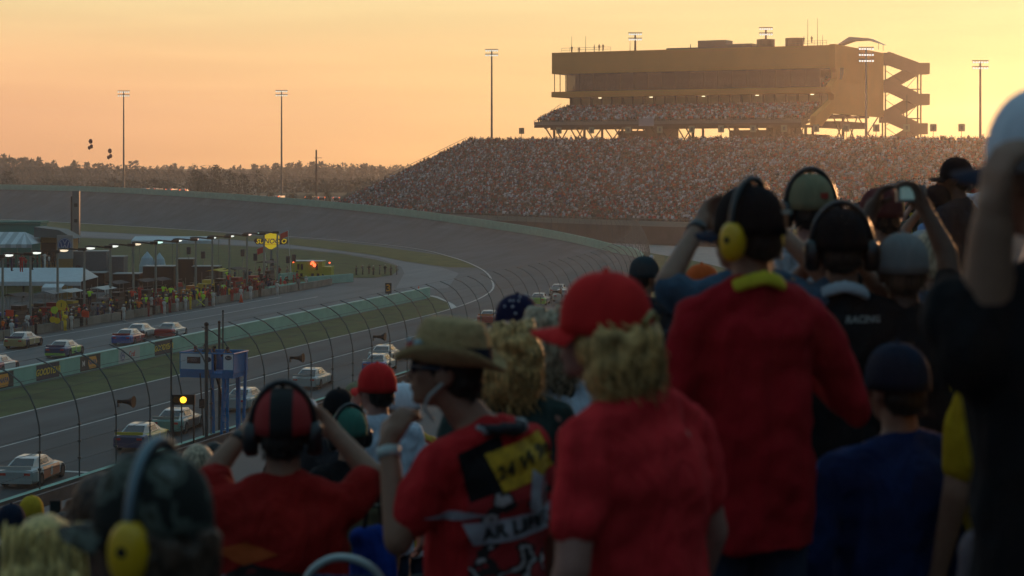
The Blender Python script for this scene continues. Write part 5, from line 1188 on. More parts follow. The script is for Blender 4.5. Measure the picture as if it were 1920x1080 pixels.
def blob(g, name, m, parent, vox, smooth=4, noise_amp=0, noise_scale=20, seed=0):
    me = D.meshes.new('tmp'); me.from_pydata(g.v, [], g.f); o = D.objects.new('tmp', me); COL.objects.link(o)
    bm = bmesh.new(); bm.from_mesh(me); bmesh.ops.recalc_face_normals(bm, faces=bm.faces); bm.to_mesh(me); bm.free()
    md = o.modifiers.new('r', 'REMESH'); md.mode = 'VOXEL'; md.voxel_size = vox; md.use_smooth_shade = True
    if smooth: s = o.modifiers.new('s', 'SMOOTH'); s.iterations = smooth; s.factor = .5
    dg = bpy.context.evaluated_depsgraph_get(); me2 = D.meshes.new_from_object(o.evaluated_get(dg)); D.objects.remove(o); D.meshes.remove(me)
    if noise_amp:
        n = len(me2.vertices); off = Vector((seed * 3.1, seed * 1.7, 0)); me2.update()
        nr = [v.normal.copy() for v in me2.vertices]
        for v, nn_ in zip(me2.vertices, nr): v.co += nn_ * (noise_amp * mnoise.noise(v.co * noise_scale + off) + noise_amp * .5 * mnoise.noise(v.co * noise_scale * 2.7 + off))
    me2.name = name; me2.materials.clear(); me2.materials.append(m); me2.polygons.foreach_set('use_smooth', [True] * len(me2.polygons))
    o = D.objects.new(name, me2); COL.objects.link(o); o.parent = parent; return o
def hand(g, w, e, curl=.9, spread=1.0, palm=None, side=1, fist=False):
    """palm, four unequal bent fingers and a thumb from wrist w, continuing the line e->w; palm faces 'palm'"""
    w = Vector(w); d = (w - Vector(e)).normalized(); pn = Vector(palm or (0, 1, 0)); pn = (pn - d * pn.dot(d)).normalized(); s = d.cross(pn) * side
    limb(g, w - d * .01, .027, w + d * .03, .03); 
    for k in range(4):
        o = (k - 1.5) * .019; limb(g, w + d * .03 + s * o * .6, .017, w + d * .085 + s * o, .0125, 8)
        L = (.066, .078, .073, .058)[k]; p = w + d * .088 + s * o * spread; dirv = d.copy(); a = curl * (.45, .5, .5, .6)[k]
        for seg_, rr in ((.46, .0100), (.31, .0092), (.23, .0084)):
            dirv = (dirv * math.cos(a) + pn * math.sin(a)).normalized() if True else dirv
            # bend in the d/pn plane
            q = p + dirv * L * seg_; limb(g, p, rr, q, rr * .94, 8); p = q
            x = dirv.cross(s); dirv = (dirv * math.cos(a * .8) + pn * math.sin(a * .8)).normalized(); 
    t0 = w + d * .022 - s * .026; t1 = t0 - s * .024 + d * .028 + pn * .012; t2 = t1 + d * .026 + pn * .018 + s * .004; t3 = t2 + d * .018 + pn * .012 + s * .01
    limb(g, t0, .016, t1, .0125, 8); limb(g, t1, .012, t2, .0105, 8); limb(g, t2, .0105, t3, .009, 8)
def rotp(p, piv, M): return piv + M @ (Vector(p) - piv)
SKINM = {'tan': mat('skin_tan', (.27, .14, .09), .55, var=.08, vscale=30), 'pink': mat('skin_pink', (.36, .18, .14), .55, var=.08, vscale=30), 'brown': mat('skin_brown', (.11, .06, .04), .55, var=.08, vscale=30), 'pale': mat('skin_pale', (.42, .26, .2), .55, var=.08, vscale=30)}
def cloth(name, col, bump=.5, var=.13, vs=7):
    if name in _m: return _m[name]
    m = mat(name, col, .9, spec=.12); n = m.node_tree.nodes; l = m.node_tree.links; b = n['Principled BSDF']
    t = n.new('ShaderNodeTexCoord'); mp = n.new('ShaderNodeMapping'); mp.inputs['Scale'].default_value = (3.4, 3.4, .8); mp.inputs['Rotation'].default_value = (.35, .5, 0); l.new(t.outputs['Object'], mp.inputs[0])
    x = n.new('ShaderNodeTexNoise'); x.inputs['Scale'].default_value = vs * .42; x.inputs['Detail'].default_value = 3; x.inputs['Distortion'].default_value = 1.2; l.new(mp.outputs[0], x.inputs[0])
    r = n.new('ShaderNodeMapRange'); l.new(x.outputs[0], r.inputs[0]); r.inputs[1].default_value = .3; r.inputs[2].default_value = .7; r.inputs[3].default_value = 1 - var; r.inputs[4].default_value = 1 + var
    v = n.new('ShaderNodeVectorMath'); v.operation = 'SCALE'; v.inputs[0].default_value = col; l.new(r.outputs[0], v.inputs[3]); l.new(v.outputs[0], b.inputs['Base Color'])
    y = n.new('ShaderNodeTexNoise'); y.inputs['Scale'].default_value = 55; y.inputs['Detail'].default_value = 4; l.new(t.outputs['Object'], y.inputs[0]); ad = n.new('ShaderNodeMath'); ad.operation = 'MULTIPLY_ADD'; l.new(y.outputs[0], ad.inputs[0]); ad.inputs[1].default_value = .08; l.new(x.outputs[0], ad.inputs[2])
    bu = n.new('ShaderNodeBump'); bu.inputs['Strength'].default_value = bump; bu.inputs['Distance'].default_value = .09; l.new(ad.outputs[0], bu.inputs['Height']); l.new(bu.outputs[0], b.inputs['Normal']); return m
def hairm(name, col):
    if name in _m: return _m[name]
    m = mat(name, col, .5, spec=.35); n = m.node_tree.nodes; l = m.node_tree.links; b = n['Principled BSDF']
    t = n.new('ShaderNodeTexCoord'); mp = n.new('ShaderNodeMapping'); mp.inputs['Scale'].default_value = (60, 60, 9); x = n.new('ShaderNodeTexNoise'); x.inputs['Scale'].default_value = 1.4; x.inputs['Detail'].default_value = 6
    l.new(t.outputs['Object'], mp.inputs[0]); l.new(mp.outputs[0], x.inputs[0]); r = n.new('ShaderNodeMapRange'); l.new(x.outputs[0], r.inputs[0]); r.inputs[1].default_value = .35; r.inputs[2].default_value = .65; r.inputs[3].default_value = .35; r.inputs[4].default_value = 1.5
    v = n.new('ShaderNodeVectorMath'); v.operation = 'SCALE'; v.inputs[0].default_value = col; l.new(r.outputs[0], v.inputs[3]); l.new(v.outputs[0], b.inputs['Base Color'])
    bu = n.new('ShaderNodeBump'); bu.inputs['Strength'].default_value = .8; bu.inputs['Distance'].default_value = .01; l.new(x.outputs[0], bu.inputs['Height']); l.new(bu.outputs[0], b.inputs['Normal']); return m
PIV = Vector((0, 0, 1.5))
def person(lab, px, yt, ppm, yaw=0, hyaw=0, pitch=0, arms=None, skin='tan', shirt=None, sleeve='short', trousers=None, hair=None, hairstyle='short', hat=None, hatm=None, phones=None, wide=1.0, fine=False, collar=None, watch=None, hat_extra=0.0, lean=0.0, group='spectators standing in the near grandstand', headoff=0.0, face=False, bandm=None, armk=1.0, hem=.80, brimk=.48, handdir=None, curl=.95):
    Y = F / ppm; X = (px - CX) / ppm; zt = CH - (yt - HZ) / ppm
    top = {'cap': 1.775, 'straw': 1.785, None: 1.755, 'knit': 1.785}.get(hat, 1.775)
    # which step do the feet stand on: the head decides, the height stays human
    a = yaw; fwd = Vector((-math.sin(a), math.cos(a), 0)); hx = .02
    fz = floor_z(pd(X, Y)); s = (zt - fz) / top
    for alt in (0, .42, -ROWR, .42 - ROWR):
        s_ = (zt - fz - alt) / top
        if .88 <= s_ <= 1.08: s = s_; fz += alt; break
    else:
        s_ = min(max(s, .9), 1.07); fz = zt - top * s_; s = s_
    o = thing('person', (X - headoff, Y, fz), a, lab, 'person', group); o.scale = (s, s, s)
    inv = Matrix.Rotation(-a, 3, 'Z')
    def wrel(v): q = inv @ Vector((v[0] + headoff, v[1], 0)); return Vector((q.x / s, q.y / s, top + v[2] / s))     # offset from head top in world axes
    HM = Matrix.Rotation(hyaw - a, 3, 'Z') @ Matrix.Rotation(pitch, 3, 'X'); Hp = Vector((0, .015, 0))
    Hp = Hp + inv @ Vector((headoff / s, 0, 0)); hp = lambda p: rotp(p, PIV, HM) + Hp
    vox = .009 if fine else .015
    # arms
    A = {}
    for sd, nm_ in ((-1, 'L'), (1, 'R')):
        spec = (arms or {}).get(nm_, 'down'); sh = Vector((sd * .18 * wide, 0, 1.388))
        if spec == 'down': e = Vector((sd * .245 * wide, -.03, 1.13)); w = Vector((sd * .25 * wide, .06, .885)); pal = (-sd, 0, 0)
        elif spec == 'fold': e = Vector((sd * .25 * wide, -.01, 1.13)); w = Vector((sd * .1, .26, 1.12)); pal = (0, -.3, 1)
        elif spec == 'face': e = Vector((sd * .30, .20, 1.30)); w = Vector((sd * .075, .235, 1.575)); pal = (-sd * .6, -.6, 0)
        elif spec == 'ears': e = Vector((sd * .36, .14, 1.40)); w = Vector((sd * .13, .18, 1.60)); pal = (-sd, -.3, 0)
        elif spec == 'high': e = Vector((sd * .27, .22, 1.47)); w = Vector((sd * .07, .30, 1.69)); pal = (-sd * .6, -.5, 0)
        else: e, w = wrel(spec[0]), wrel(spec[1]); pal = inv @ Vector(spec[2]) if len(spec) > 2 else (0, -1, 0); sh = Vector((sd * .18 * wide, 0, 1.388)) if len(spec) < 4 else Vector(spec[3])
        A[sd] = (sh, e, w, pal)
    # body
    g = MB()
    E = lambda c, r: ell(g, hp(c), r, HM)
    E((0, .005, 1.655), (.074, .094, .098)); E((0, .03, 1.60), (.062, .072, .072)); E((0, .052, 1.555), (.042, .045, .036)); E((0, .045, 1.585), (.052, .055, .05))
    limb(g, hp((0, .088, 1.645)), .012, hp((0, .112, 1.602)), .0145, 8); E((0, .085, 1.665), (.05, .022, .012)); E((0, .098, 1.568), (.024, .014, .009)); E((0, .092, 1.578), (.026, .012, .006)); E((0, .082, 1.535), (.02, .02, .016))
    for sd in (-1, 1): E((sd * .076, -.002, 1.615), (.012, .026, .034)); E((sd * .042, .07, 1.612), (.02, .022, .022))
    limb(g, (0, -.02, 1.42), .062, hp((0, -.005, 1.57)), .054)
    def torso(g, k=0.0):
        ell(g, (0, 0, 1.27), (.168 * wide + k, .118 * wide + k, .2)); ell(g, (0, -.01, 1.34), (.172 * wide + k, .105 + k, .1)); limb(g, (-.15 * wide, 0, 1.385), .056 + k, (.15 * wide, 0, 1.385), .056 + k)
        for q in (-1, 1): limb(g, (q * .02, -.02, 1.455), .052 + k * .5, (q * .155 * wide, -.005, 1.392), .054 + k * .7)
        ell(g, (0, .01, 1.08), (.15 * wide + k, .115 * wide + k, .2)); ell(g, (0, 0, .95), (.168 * wide + k, .125 * wide + k, .13 if k == 0 else .13))
        if k: tub(g, wide, k, hem)
    torso(g)
    for sd in (-1, 1):
        sh, e, w, pal = A[sd]; limb(g, sh, .052 * armk, e, .041 * armk); limb(g, e, .042 * armk, w, .028 * armk); hand(g, w, e if not handdir or handdir[0] != sd else w - (inv @ Vector(handdir[1])).normalized() * .2, palm=pal, side=sd, curl=curl)
        limb(g, (sd * .09 * wide, 0, .9), .092, (sd * .1 * wide, .01, .5), .058); limb(g, (sd * .1 * wide, .01, .5), .056, (sd * .105 * wide, -.01, .1), .038); limb(g, (sd * .105 * wide, -.02, .05), .042, (sd * .12 * wide, .16, .03), .034)
    blob(g, 'body', SKINM[skin], o, vox if fine else .013, 3 if fine else 4)
    # shirt
    g = MB(); torso(g, .02); limb(g, (0, -.035, 1.37), .085, (0, -.028, 1.445), .066)
    for sd in (-1, 1):
        sh, e, w, pal = A[sd]
        if sleeve == 'long': limb(g, sh, .068, e, .055); limb(g, e, .055, w - (w - e).normalized() * .02, .041)
        elif sleeve == 'short': limb(g, sh, .068 * armk, sh.lerp(e, .66), .064 * armk)
    so = blob(g, 'shirt', shirt or cloth('plain_shirt', (.1, .1, .1)), o, .013, 3, .018, 7, px)
    if collar: 
        g = MB(); n = 20
        for k in range(n): 
            a0, a1 = 2 * PI * k / n, 2 * PI * (k + 1) / n; f = lambda q: Vector((.088 * math.cos(q), -.014 + .082 * math.sin(q), 1.462 - .035 * math.sin(q) - .012 * abs(math.cos(q)))); limb(g, f(a0), .013, f(a1), .013, 6); limb(g, f(a0) * .94 + Vector((0, 0, .03 + .085)), .008, f(a1) * .94 + Vector((0, 0, .03 + .085)), .008, 6); limb(g, f(a0) * .97 + Vector((0, 0, .016 + .043)), .011, f(a1) * .97 + Vector((0, 0, .016 + .043)), .011, 6)
        blob(g, 'collar', collar, o, .008, 2)
    # trousers
    g = MB(); ell(g, (0, 0, .92), (.15 * wide, .11 * wide, .1))
    for sd in (-1, 1): limb(g, (sd * .085 * wide, 0, .87), .09, (sd * .1 * wide, .01, .5), .076); limb(g, (sd * .1 * wide, .01, .5), .076, (sd * .105 * wide, -.01, .1), .066)
    blob(g, 'trousers', trousers or cloth('blue_jeans', (.035, .05, .085)), o, .02, 3, .008, 10)
    g = MB()
    for sd in (-1, 1): limb(g, (sd * .105 * wide, -.03, .05), .052, (sd * .12 * wide, .17, .038), .044)
    blob(g, 'shoes', mat('dark_shoes', (.03, .03, .03), .6), o, .015, 2)
    # hair
    if hair:
        g = MB(); r = random.Random(px)
        if hairstyle == 'short':
            E((0, -.006, 1.662), (.083, .1, .1)); E((0, -.04, 1.60), (.07, .062, .06)); am, sc = .004, 40
        elif hairstyle == 'curly':
            ztp = 1.625 if hat else 1.74
            for k in range(190):
                th = r.uniform(.12, PI - .12) ; zz = r.uniform(1.43, ztp); rr_ = (.108 if hat else .112) * math.sqrt(max(.15, 1 - ((zz - 1.60) / .19) ** 2)); q = Vector((rr_ * math.cos(th) * 1.05, -.01 - rr_ * math.sin(th) * 1.05, zz)); ell(g, hp(q), (r.uniform(.012, .02), r.uniform(.012, .02), r.uniform(.02, .034)))
            E((0, -.02, 1.60 if hat else 1.63), (.094, .098, .075 if hat else .115)); E((0, -.035, 1.53), (.095, .08, .085)); am, sc = .007, 26
        elif hairstyle == 'long':
            E((0, -.008, 1.662), (.086, .104, .103)); limb(g, hp((0, -.04, 1.64)), .095, hp((0, -.075, 1.4)), .10); 
            for k in range(26):
                x = -.1 + .2 * k / 25; limb(g, hp((x * .8, -.07 - .03 * math.cos(x * 12), 1.62)), .022, (x * 1.25, -.12 - .02 * math.cos(x * 12), 1.30 + r.uniform(-.03, .03)), .014, 6)
            am, sc = .005, 24
        elif hairstyle == 'fringe':
            for k in range(70):
                th = r.uniform(-.3, PI + .3); zz = r.uniform(1.52, 1.63); q = Vector((.088 * math.cos(th), -.01 - .1 * math.sin(th), zz)); ell(g, hp(q), (.018, .018, .026))
            E((0, -.02, 1.62), (.086, .092, .08)); am, sc = .006, 40
        ho_ = blob(g, 'hair', hair, o, .008 if hairstyle != 'short' else .01, 2, am, sc, px)
        g = MB(); ns_ = {'curly': 900, 'long': 700, 'fringe': 260, 'short': 90}[hairstyle]
        for k in range(ns_):
            th = r.uniform(.0, PI) if hairstyle != 'short' else r.uniform(.5, PI - .5); 
            if hairstyle == 'curly':
                z0 = r.uniform(1.47, 1.66 if hat else 1.74); rr_ = .088 * math.sqrt(max(.2, 1 - ((z0 - 1.62) / .16) ** 2)); L = r.uniform(.07, .15); sp_ = .008; n_ = 10; out_ = r.uniform(.1, .42)
            elif hairstyle == 'long': z0 = r.uniform(1.6, 1.75); rr_ = .09 * math.sqrt(max(.05, 1 - ((z0 - 1.655) / .11) ** 2)); L = r.uniform(.28, .4); sp_ = .002; n_ = 8; out_ = .08
            else: z0 = r.uniform(1.56, 1.63); rr_ = .074; L = r.uniform(.01, .025); sp_ = .002; n_ = 4; out_ = .25
            pts = []; ph = r.uniform(0, 6)
            for j in range(n_):
                u = j / (n_ - 1); ro = rr_ + L * out_ * math.sin(u * 1.8) * .8; ang = th + .12 * math.sin(u * 4 + ph); zz = z0 - L * u * (1 - .25 * out_)
                if hairstyle == 'long': ro = max(ro, .088 + .02 * u) + .012 * math.sin(ph)
                pts.append(hp((ro * math.cos(ang) + sp_ * math.cos(u * 14 + ph), -.012 - ro * 1.08 * math.sin(ang) + sp_ * math.sin(u * 14 + ph), zz)))
            g.tube(pts, [.003 * (1 - .6 * j / (n_ - 1)) for j in range(n_)], 4)
        g.build('hair_strands', hair, ho_, smooth=True, fixn=False)
    # hats
    if hat in ('cap', 'knit'):
        g = MB(); n = 24; vs = []; rings = 9
        for i in range(rings):
            ph = PI / 2 * i / (rings - 1); 
            for k in range(n):
                th = 2 * PI * k / n; vs.append(hp((.092 * math.cos(th) * math.cos(ph) ** .8, -.004 + .11 * math.sin(th) * math.cos(ph) ** .8, 1.655 + .112 * math.sin(ph))))
        g.add(vs, [(i * n + k, i * n + (k + 1) % n, (i + 1) * n + (k + 1) % n, (i + 1) * n + k) for i in range(rings - 1) for k in range(n)])
        vs = [hp((.092 * math.cos(2 * PI * k / n) * sc_, -.004 + .11 * math.sin(2 * PI * k / n) * sc_, z)) for sc_, z in ((1, 1.655), (1.015, 1.625), (.97, 1.625)) for k in range(n)]
        g.add(vs, [(i * n + k, i * n + (k + 1) % n, (i + 1) * n + (k + 1) % n, (i + 1) * n + k) for i in range(2) for k in range(n)])
        cp_ = g.build('cap', hatm, o, smooth=True)
        g = MB(); g.sph(hp((0, -.004, 1.768)), .009, 8, 5); g.build('button', hatm, cp_)
        if hat == 'cap':
            g = MB(); vs = []; nb_ = 12
            for q in (0, 1):
                for j in range(4):
                    for k in range(nb_ + 1):
                        th = PI * (.13 + .74 * k / nb_); u = j / 3; R_ = .105 + .085 * u * math.sin((th - .13 * PI) / .74) ** .4 if False else .1 + .085 * u; x = .088 * math.cos(th) * (1 + .06 * u); y = -.004 + .106 * math.sin(th) + .078 * u * math.sin(th)
                        vs.append(hp((x, y, 1.638 - .028 * (x / .088) ** 2 * (.5 + .5 * u) - .012 * u - .004 * q)))
            M_ = nb_ + 1; fs = []
            for q in (0, 1):
                for j in range(3):
                    for k in range(nb_): a_ = q * 4 * M_ + j * M_ + k; fs.append((a_, a_ + 1, a_ + M_ + 1, a_ + M_))
            for k in range(nb_): fs.append((3 * M_ + k, 3 * M_ + k + 1, 7 * M_ + k + 1, 7 * M_ + k))
            g.add(vs, fs); g.build('brim', bandm or hatm, cp_, smooth=True)
    elif hat == 'straw':
        g = MB(); n = 28; prof_ = [(0.0, 1.762), (.035, 1.764), (.062, 1.775), (.082, 1.768), (.094, 1.735), (.1, 1.70), (.106, 1.665), (.12, 1.660), (.15, 1.662), (.185, 1.675), (.195, 1.683), (.185, 1.668), (.15, 1.655), (.1, 1.652)]
        vs = []
        for rr_, z in prof_:
            for k in range(n):
                th = 2 * PI * k / n; re_ = rr_ if rr_ < .11 else .11 + (rr_ - .11) * brimk; fx = re_ * .95 * math.cos(th); fy = re_ * 1.08 * math.sin(th); rr_b = rr_; up = .03 * max(0, rr_ - .12) / .07 * (abs(math.cos(th)) ** 2) - .03 * max(0, rr_ - .12) / .07 * abs(math.sin(th)) ** 3
                vs.append(hp((fx, fy, z + up)))
        g.add(vs, [(i * n + k, i * n + (k + 1) % n, (i + 1) * n + (k + 1) % n, (i + 1) * n + k) for i in range(len(prof_) - 1) for k in range(n)]); h_ = g.build('straw_hat', hatm, o, smooth=True)
        g = MB(); vs = [hp((r2_ * .92 * math.cos(2 * PI * k / n), r2_ * 1.14 * math.sin(2 * PI * k / n), z)) for r2_, z in ((.107, 1.668), (.102, 1.705)) for k in range(n)]
        g.add(vs, [(k, (k + 1) % n, n + (k + 1) % n, n + k) for k in range(n)]); g.build('hat_band', mat('navy_band', (.015, .018, .035), .8), h_)
    if phones:
        cupm, bm_ = phones; g = MB(); pts = []
        for k in range(15):
            th = PI * k / 14; pts.append(hp((.104 * math.cos(th), -.012, 1.625 + .16 * math.sin(th))))
        g.tube(pts, .011, 8); hpn = g.build('headphone_band', bm_, o, smooth=True)
        for sd in (-1, 1):
            g = MB(); MM = HM
            vs = []; n = 18
            for xx, kk in ((.076, .9), (.09, 1.0), (.112, 1.0), (.124, .75), (.126, .1)):
                for k in range(n): th = 2 * PI * k / n; vs.append(hp((sd * xx, -.012 + .036 * kk * math.cos(th), 1.606 + .056 * kk * math.sin(th))))
            g.add(vs, [(i * n + k, i * n + (k + 1) % n, (i + 1) * n + (k + 1) % n, (i + 1) * n + k) for i in range(4) for k in range(n)] + [tuple(range(n)), tuple(4 * n + k for k in range(n))]); g.build('ear_cup', cupm, hpn, smooth=True)
            g = MB(); vs = [hp((sd * .127 , -.012 + .01 * math.cos(2 * PI * k / 8), 1.612 + .01 * math.sin(2 * PI * k / 8))) for k in range(8)]; g.add(vs, [tuple(range(8))]); g.build('cup_screw', M_black, hpn, fixn=False)
    if watch:
        sd, m_ = watch; sh, e, w, pal = A[sd]; d = (w - e).normalized(); g = MB(); c = w - d * .03; g.tube([c - d * .014, c + d * .014], .034, 14); q = g.build('wristband', m_, o, smooth=True)
    o['_s'] = s
    return o, dict(hp=hp, A=A, s=s, shirt=so, HM=HM, top=top, a=a)
def decal(info, parent, name, m, uv, centre, size, direc, off=.004, nu=16, nv=10, mask=None):
    """a printed patch laid onto the shirt surface"""
    me = info['shirt'].data; bvh = BVHTree.FromPolygons([v.co for v in me.vertices], [p.vertices for p in me.polygons]); dv = Vector(direc).normalized(); up = Vector((0, 0, 1)); rx = dv.cross(up).normalized(); C = Vector(centre)
    def pr(u, v):
        o = C + rx * u + up * v - dv * .5; h = bvh.ray_cast(o, dv, 1.0)
        return (h[0] + h[1] * off) if h[0] else None
    V = []; Fs = []; ix = {}
    pts, faces = uv
    for i, (u, v) in enumerate(pts):
        q = pr(u * size[0], v * size[1])
        if q is not None: ix[i] = len(V); V.append(q)
    for f in faces:
        if all(i in ix for i in f): Fs.append(tuple(ix[i] for i in f))
    if not Fs: return None
    m2 = D.meshes.new(name); m2.from_pydata(V, [], Fs); m2.materials.append(m); o = D.objects.new(name, m2); COL.objects.link(o); o.parent = parent; return o
def gridpatch(nu, nv, rot=0, warp=0):
    pts = []; 
    for j in range(nv + 1):
        for i in range(nu + 1):
            u, v = i / nu - .5, j / nv - .5; v += warp * math.sin(u * 4); pts.append((u * math.cos(rot) - v * math.sin(rot), u * math.sin(rot) + v * math.cos(rot)))
    return pts, [(j * (nu + 1) + i, j * (nu + 1) + i + 1, (j + 1) * (nu + 1) + i + 1, (j + 1) * (nu + 1) + i) for j in range(nv) for i in range(nu)]
def textpatch(s, rot=0, shear=0, bold=.03):
    c = D.curves.new('t', 'FONT'); c.body = s; c.size = 1; c.offset = bold; c.shear = shear; c.align_x = 'CENTER'; c.align_y = 'CENTER'; c.resolution_u = 2
    t = D.objects.new('t', c); COL.objects.link(t); dg = bpy.context.evaluated_depsgraph_get(); me = D.meshes.new_from_object(t.evaluated_get(dg)); D.objects.remove(t); D.curves.remove(c)
    bm = bmesh.new(); bm.from_mesh(me); bmesh.ops.triangulate(bm, faces=bm.faces); bm.to_mesh(me); bm.free()
    pts = [(v.co.x * math.cos(rot) - v.co.y * math.sin(rot), v.co.x * math.sin(rot) + v.co.y * math.cos(rot)) for v in me.vertices]; return pts, [tuple(p.vertices) for p in me.polygons]

C_red = cloth('bright_red_tshirt', (.62, .03, .035)); C_redsw = cloth('red_sweater', (.36, .012, .018), vs=4); C_slate = cloth('slate_blue_tshirt', (.06, .10, .15)); C_black = cloth('black_tshirt', (.012, .012, .014)); C_white = cloth('white_tshirt', (.55, .62, .72)); C_yel = cloth('yellow_tshirt', (.45, .28, .012)); C_blue = cloth('royal_blue_jacket', (.008, .024, .09)); C_dgreen = cloth('dark_green_shirt', (.035, .055, .05)); C_pale = cloth('pale_grey_shirt', (.35, .4, .42)); C_jean = cloth('blue_jeans', (.03, .045, .08)); C_khaki = cloth('khaki_trousers', (.12, .1, .06)); C_brown = cloth('brown_top', (.06, .035, .03)); C_ltblue = cloth('light_blue_shirt', (.15, .3, .55)); C_dk = cloth('charcoal_jacket', (.03, .03, .035)); C_dred = cloth('dark_red_shirt', (.2, .015, .015))
K_red = cloth('red_cap_cloth', (.66, .025, .025), .2); K_navy = cloth('navy_cap_cloth', (.012, .02, .04), .2); K_black = cloth('black_cap_cloth', (.01, .01, .012), .2); K_tan = cloth('tan_cap_cloth', (.24, .22, .13), .2); K_green = cloth('teal_green_cap_cloth', (.05, .16, .12), .2); K_white = cloth('white_cap_cloth', (.68, .74, .82), .2); K_grey = cloth('grey_cap_cloth', (.2, .2, .2), .2); K_olive = cloth('olive_hat_cloth', (.1, .09, .05), .2); K_yel = cloth('yellow_cap_cloth', (.5, .33, .03), .2); K_orange = cloth('orange_cap_cloth', (.6, .1, .02), .2)
H_blond = hairm('blond_hair', (.60, .36, .13)); H_dark = hairm('dark_hair', (.015, .012, .01)); H_brown = hairm('brown_hair', (.07, .04, .025)); H_grey = hairm('sandy_hair', (.46, .36, .24)); H_lblond = hairm('pale_blond_hair', (.70, .50, .18))
Y_cup = mat('yellow_ear_cup', (.75, .43, .01), .35, spec=.5); B_cup = mat('black_ear_cup', (.012, .012, .014), .3, spec=.6); B_band = mat('black_band', (.01, .011, .013), .35, spec=.6); S_band = mat('silver_band', (.16, .21, .24), .4, .8); S_cup = mat('steel_ear_cup', (.15, .18, .2), .2, .8)
def camo():
    m = D.materials.new('camouflage_cloth'); m.use_nodes = True; n = m.node_tree.nodes; l = m.node_tree.links; t = n.new('ShaderNodeTexCoord'); x = n.new('ShaderNodeTexNoise'); x.inputs['Scale'].default_value = 14; l.new(t.outputs['Object'], x.inputs[0]); r = n.new('ShaderNodeValToRGB'); r.color_ramp.interpolation = 'CONSTANT'; e = r.color_ramp.elements
    e[0].color = (.012, .013, .01, 1); e[0].position = 0; e[1].position = .47; e[1].color = (.09, .1, .08, 1); q = e.new(.56); q.color = (.045, .04, .025, 1); q = e.new(.62); q.color = (.16, .17, .15, 1); l.new(x.outputs[0], r.inputs[0]); l.new(r.outputs[0], n['Principled BSDF'].inputs['Base Color']); n['Principled BSDF'].inputs['Roughness'].default_value = .9; return m
K_camo = camo()
K_split = D.materials.new('red_black_cap_cloth'); K_split.use_nodes = True; n = K_split.node_tree.nodes; l = K_split.node_tree.links; t = n.new('ShaderNodeTexCoord'); sx_ = n.new('ShaderNodeSeparateXYZ'); l.new(t.outputs['Object'], sx_.inputs[0]); ab = n.new('ShaderNodeMath'); ab.operation = 'ABSOLUTE'; l.new(sx_.outputs[0], ab.inputs[0]); gt = n.new('ShaderNodeMath'); gt.operation = 'GREATER_THAN'; l.new(ab.outputs[0], gt.inputs[0]); gt.inputs[1].default_value = .036; mx = n.new('ShaderNodeMix'); mx.data_type = 'RGBA'; l.new(gt.outputs[0], mx.inputs[0]); mx.inputs[6].default_value = (.012, .012, .012, 1); mx.inputs[7].default_value = (.32, .02, .02, 1); l.new(mx.outputs[2], n['Principled BSDF'].inputs['Base Color']); n['Principled BSDF'].inputs['Roughness'].default_value = .85
def racing(name, seed, base, cols):
    m = D.materials.new(name); m.use_nodes = True; n = m.node_tree.nodes; l = m.node_tree.links; t = n.new('ShaderNodeTexCoord'); mp = n.new('ShaderNodeMapping'); mp.inputs['Location'].default_value = (seed, seed, 0); mp.inputs['Scale'].default_value = (1, 1, 1.5); mp.inputs['Rotation'].default_value = (0, .6, .3); x = n.new('ShaderNodeTexNoise'); x.inputs['Scale'].default_value = 7; x.inputs['Detail'].default_value = 3; l.new(t.outputs['Object'], mp.inputs[0]); l.new(mp.outputs[0], x.inputs[0]); r = n.new('ShaderNodeValToRGB'); r.color_ramp.interpolation = 'CONSTANT'; e = r.color_ramp.elements; e[0].position = 0; e[0].color = (*base, 1); e[1].position = .5; e[1].color = (*cols[0], 1)
    for i, c in enumerate(cols[1:]): q = e.new(.55 + .045 * i); q.color = (*c, 1)
    l.new(x.outputs[0], r.inputs[0]); l.new(r.outputs[0], n['Principled BSDF'].inputs['Base Color']); n['Principled BSDF'].inputs['Roughness'].default_value = .85; return m
M_race = racing('racing_print', 3, (.36, .015, .018), [(.02, .015, .015), (.45, .42, .42), (.02, .015, .015), (.36, .015, .018)])
M_race2 = racing('racing_print_dark', 9, (.02, .01, .01), [(.14, .015, .015), (.12, .18, .25), (.3, .3, .3), (.18, .03, .02)])

# ---- the people the photograph shows
o, I = person('woman in a plain red t-shirt and big red cap over curly blond hair', 1143, 503, 860, yaw=.9, hyaw=1.2, arms={}, skin='pink', shirt=C_red, hair=H_blond, hairstyle='curly', hat='cap', hatm=K_red, wide=1.15, fine=True, headoff=-.055)
st_ = MB(); st_.tube([I['hp']((-.05 + .1 * k / 6, -.113 - .004 * math.sin(k), 1.655 + .02 * math.sin(PI * k / 6))) for k in range(7)], .007, 6); st_.build('cap_strap', mat('gold_strap', (.3, .24, .08), .5), o)
o, I = person('man in a red sweater with yellow collar, dark cap and yellow ear muffs', 1408, 341, 730, yaw=.3, hyaw=.85, arms={'R': ((.285, .1, -.60), (.12, .30, -.42), (-.6, -.6, 0)), 'L': 'fold'}, skin='tan', shirt=C_redsw, sleeve='long', hair=H_dark, hat='cap', hatm=K_black, bandm=K_navy, phones=(Y_cup, B_band), collar=cloth('yellow_collar', (.62, .52, .04), .1), wide=.98, hem=.74)
g = MB(); g.box(I['hp']((.02, -.112, 1.69)), (.035, .006, .01)); g.build('cap_patch', mat('pale_patch', (.35, .45, .42), .6), o)
person('man in a slate blue t-shirt with both arms raised, behind the red sweater', 1418, 352, 560, yaw=0, arms={'L': ((-.30, .0, -.32), (-.165, .25, -.13), (.6, -.5, 0)), 'R': ((.27, .05, -.33), (.12, .25, -.16), (-.6, -.5, 0))}, skin='tan', shirt=C_slate, hair=H_brown, wide=1.2, fine=True, watch=(-1, B_band))
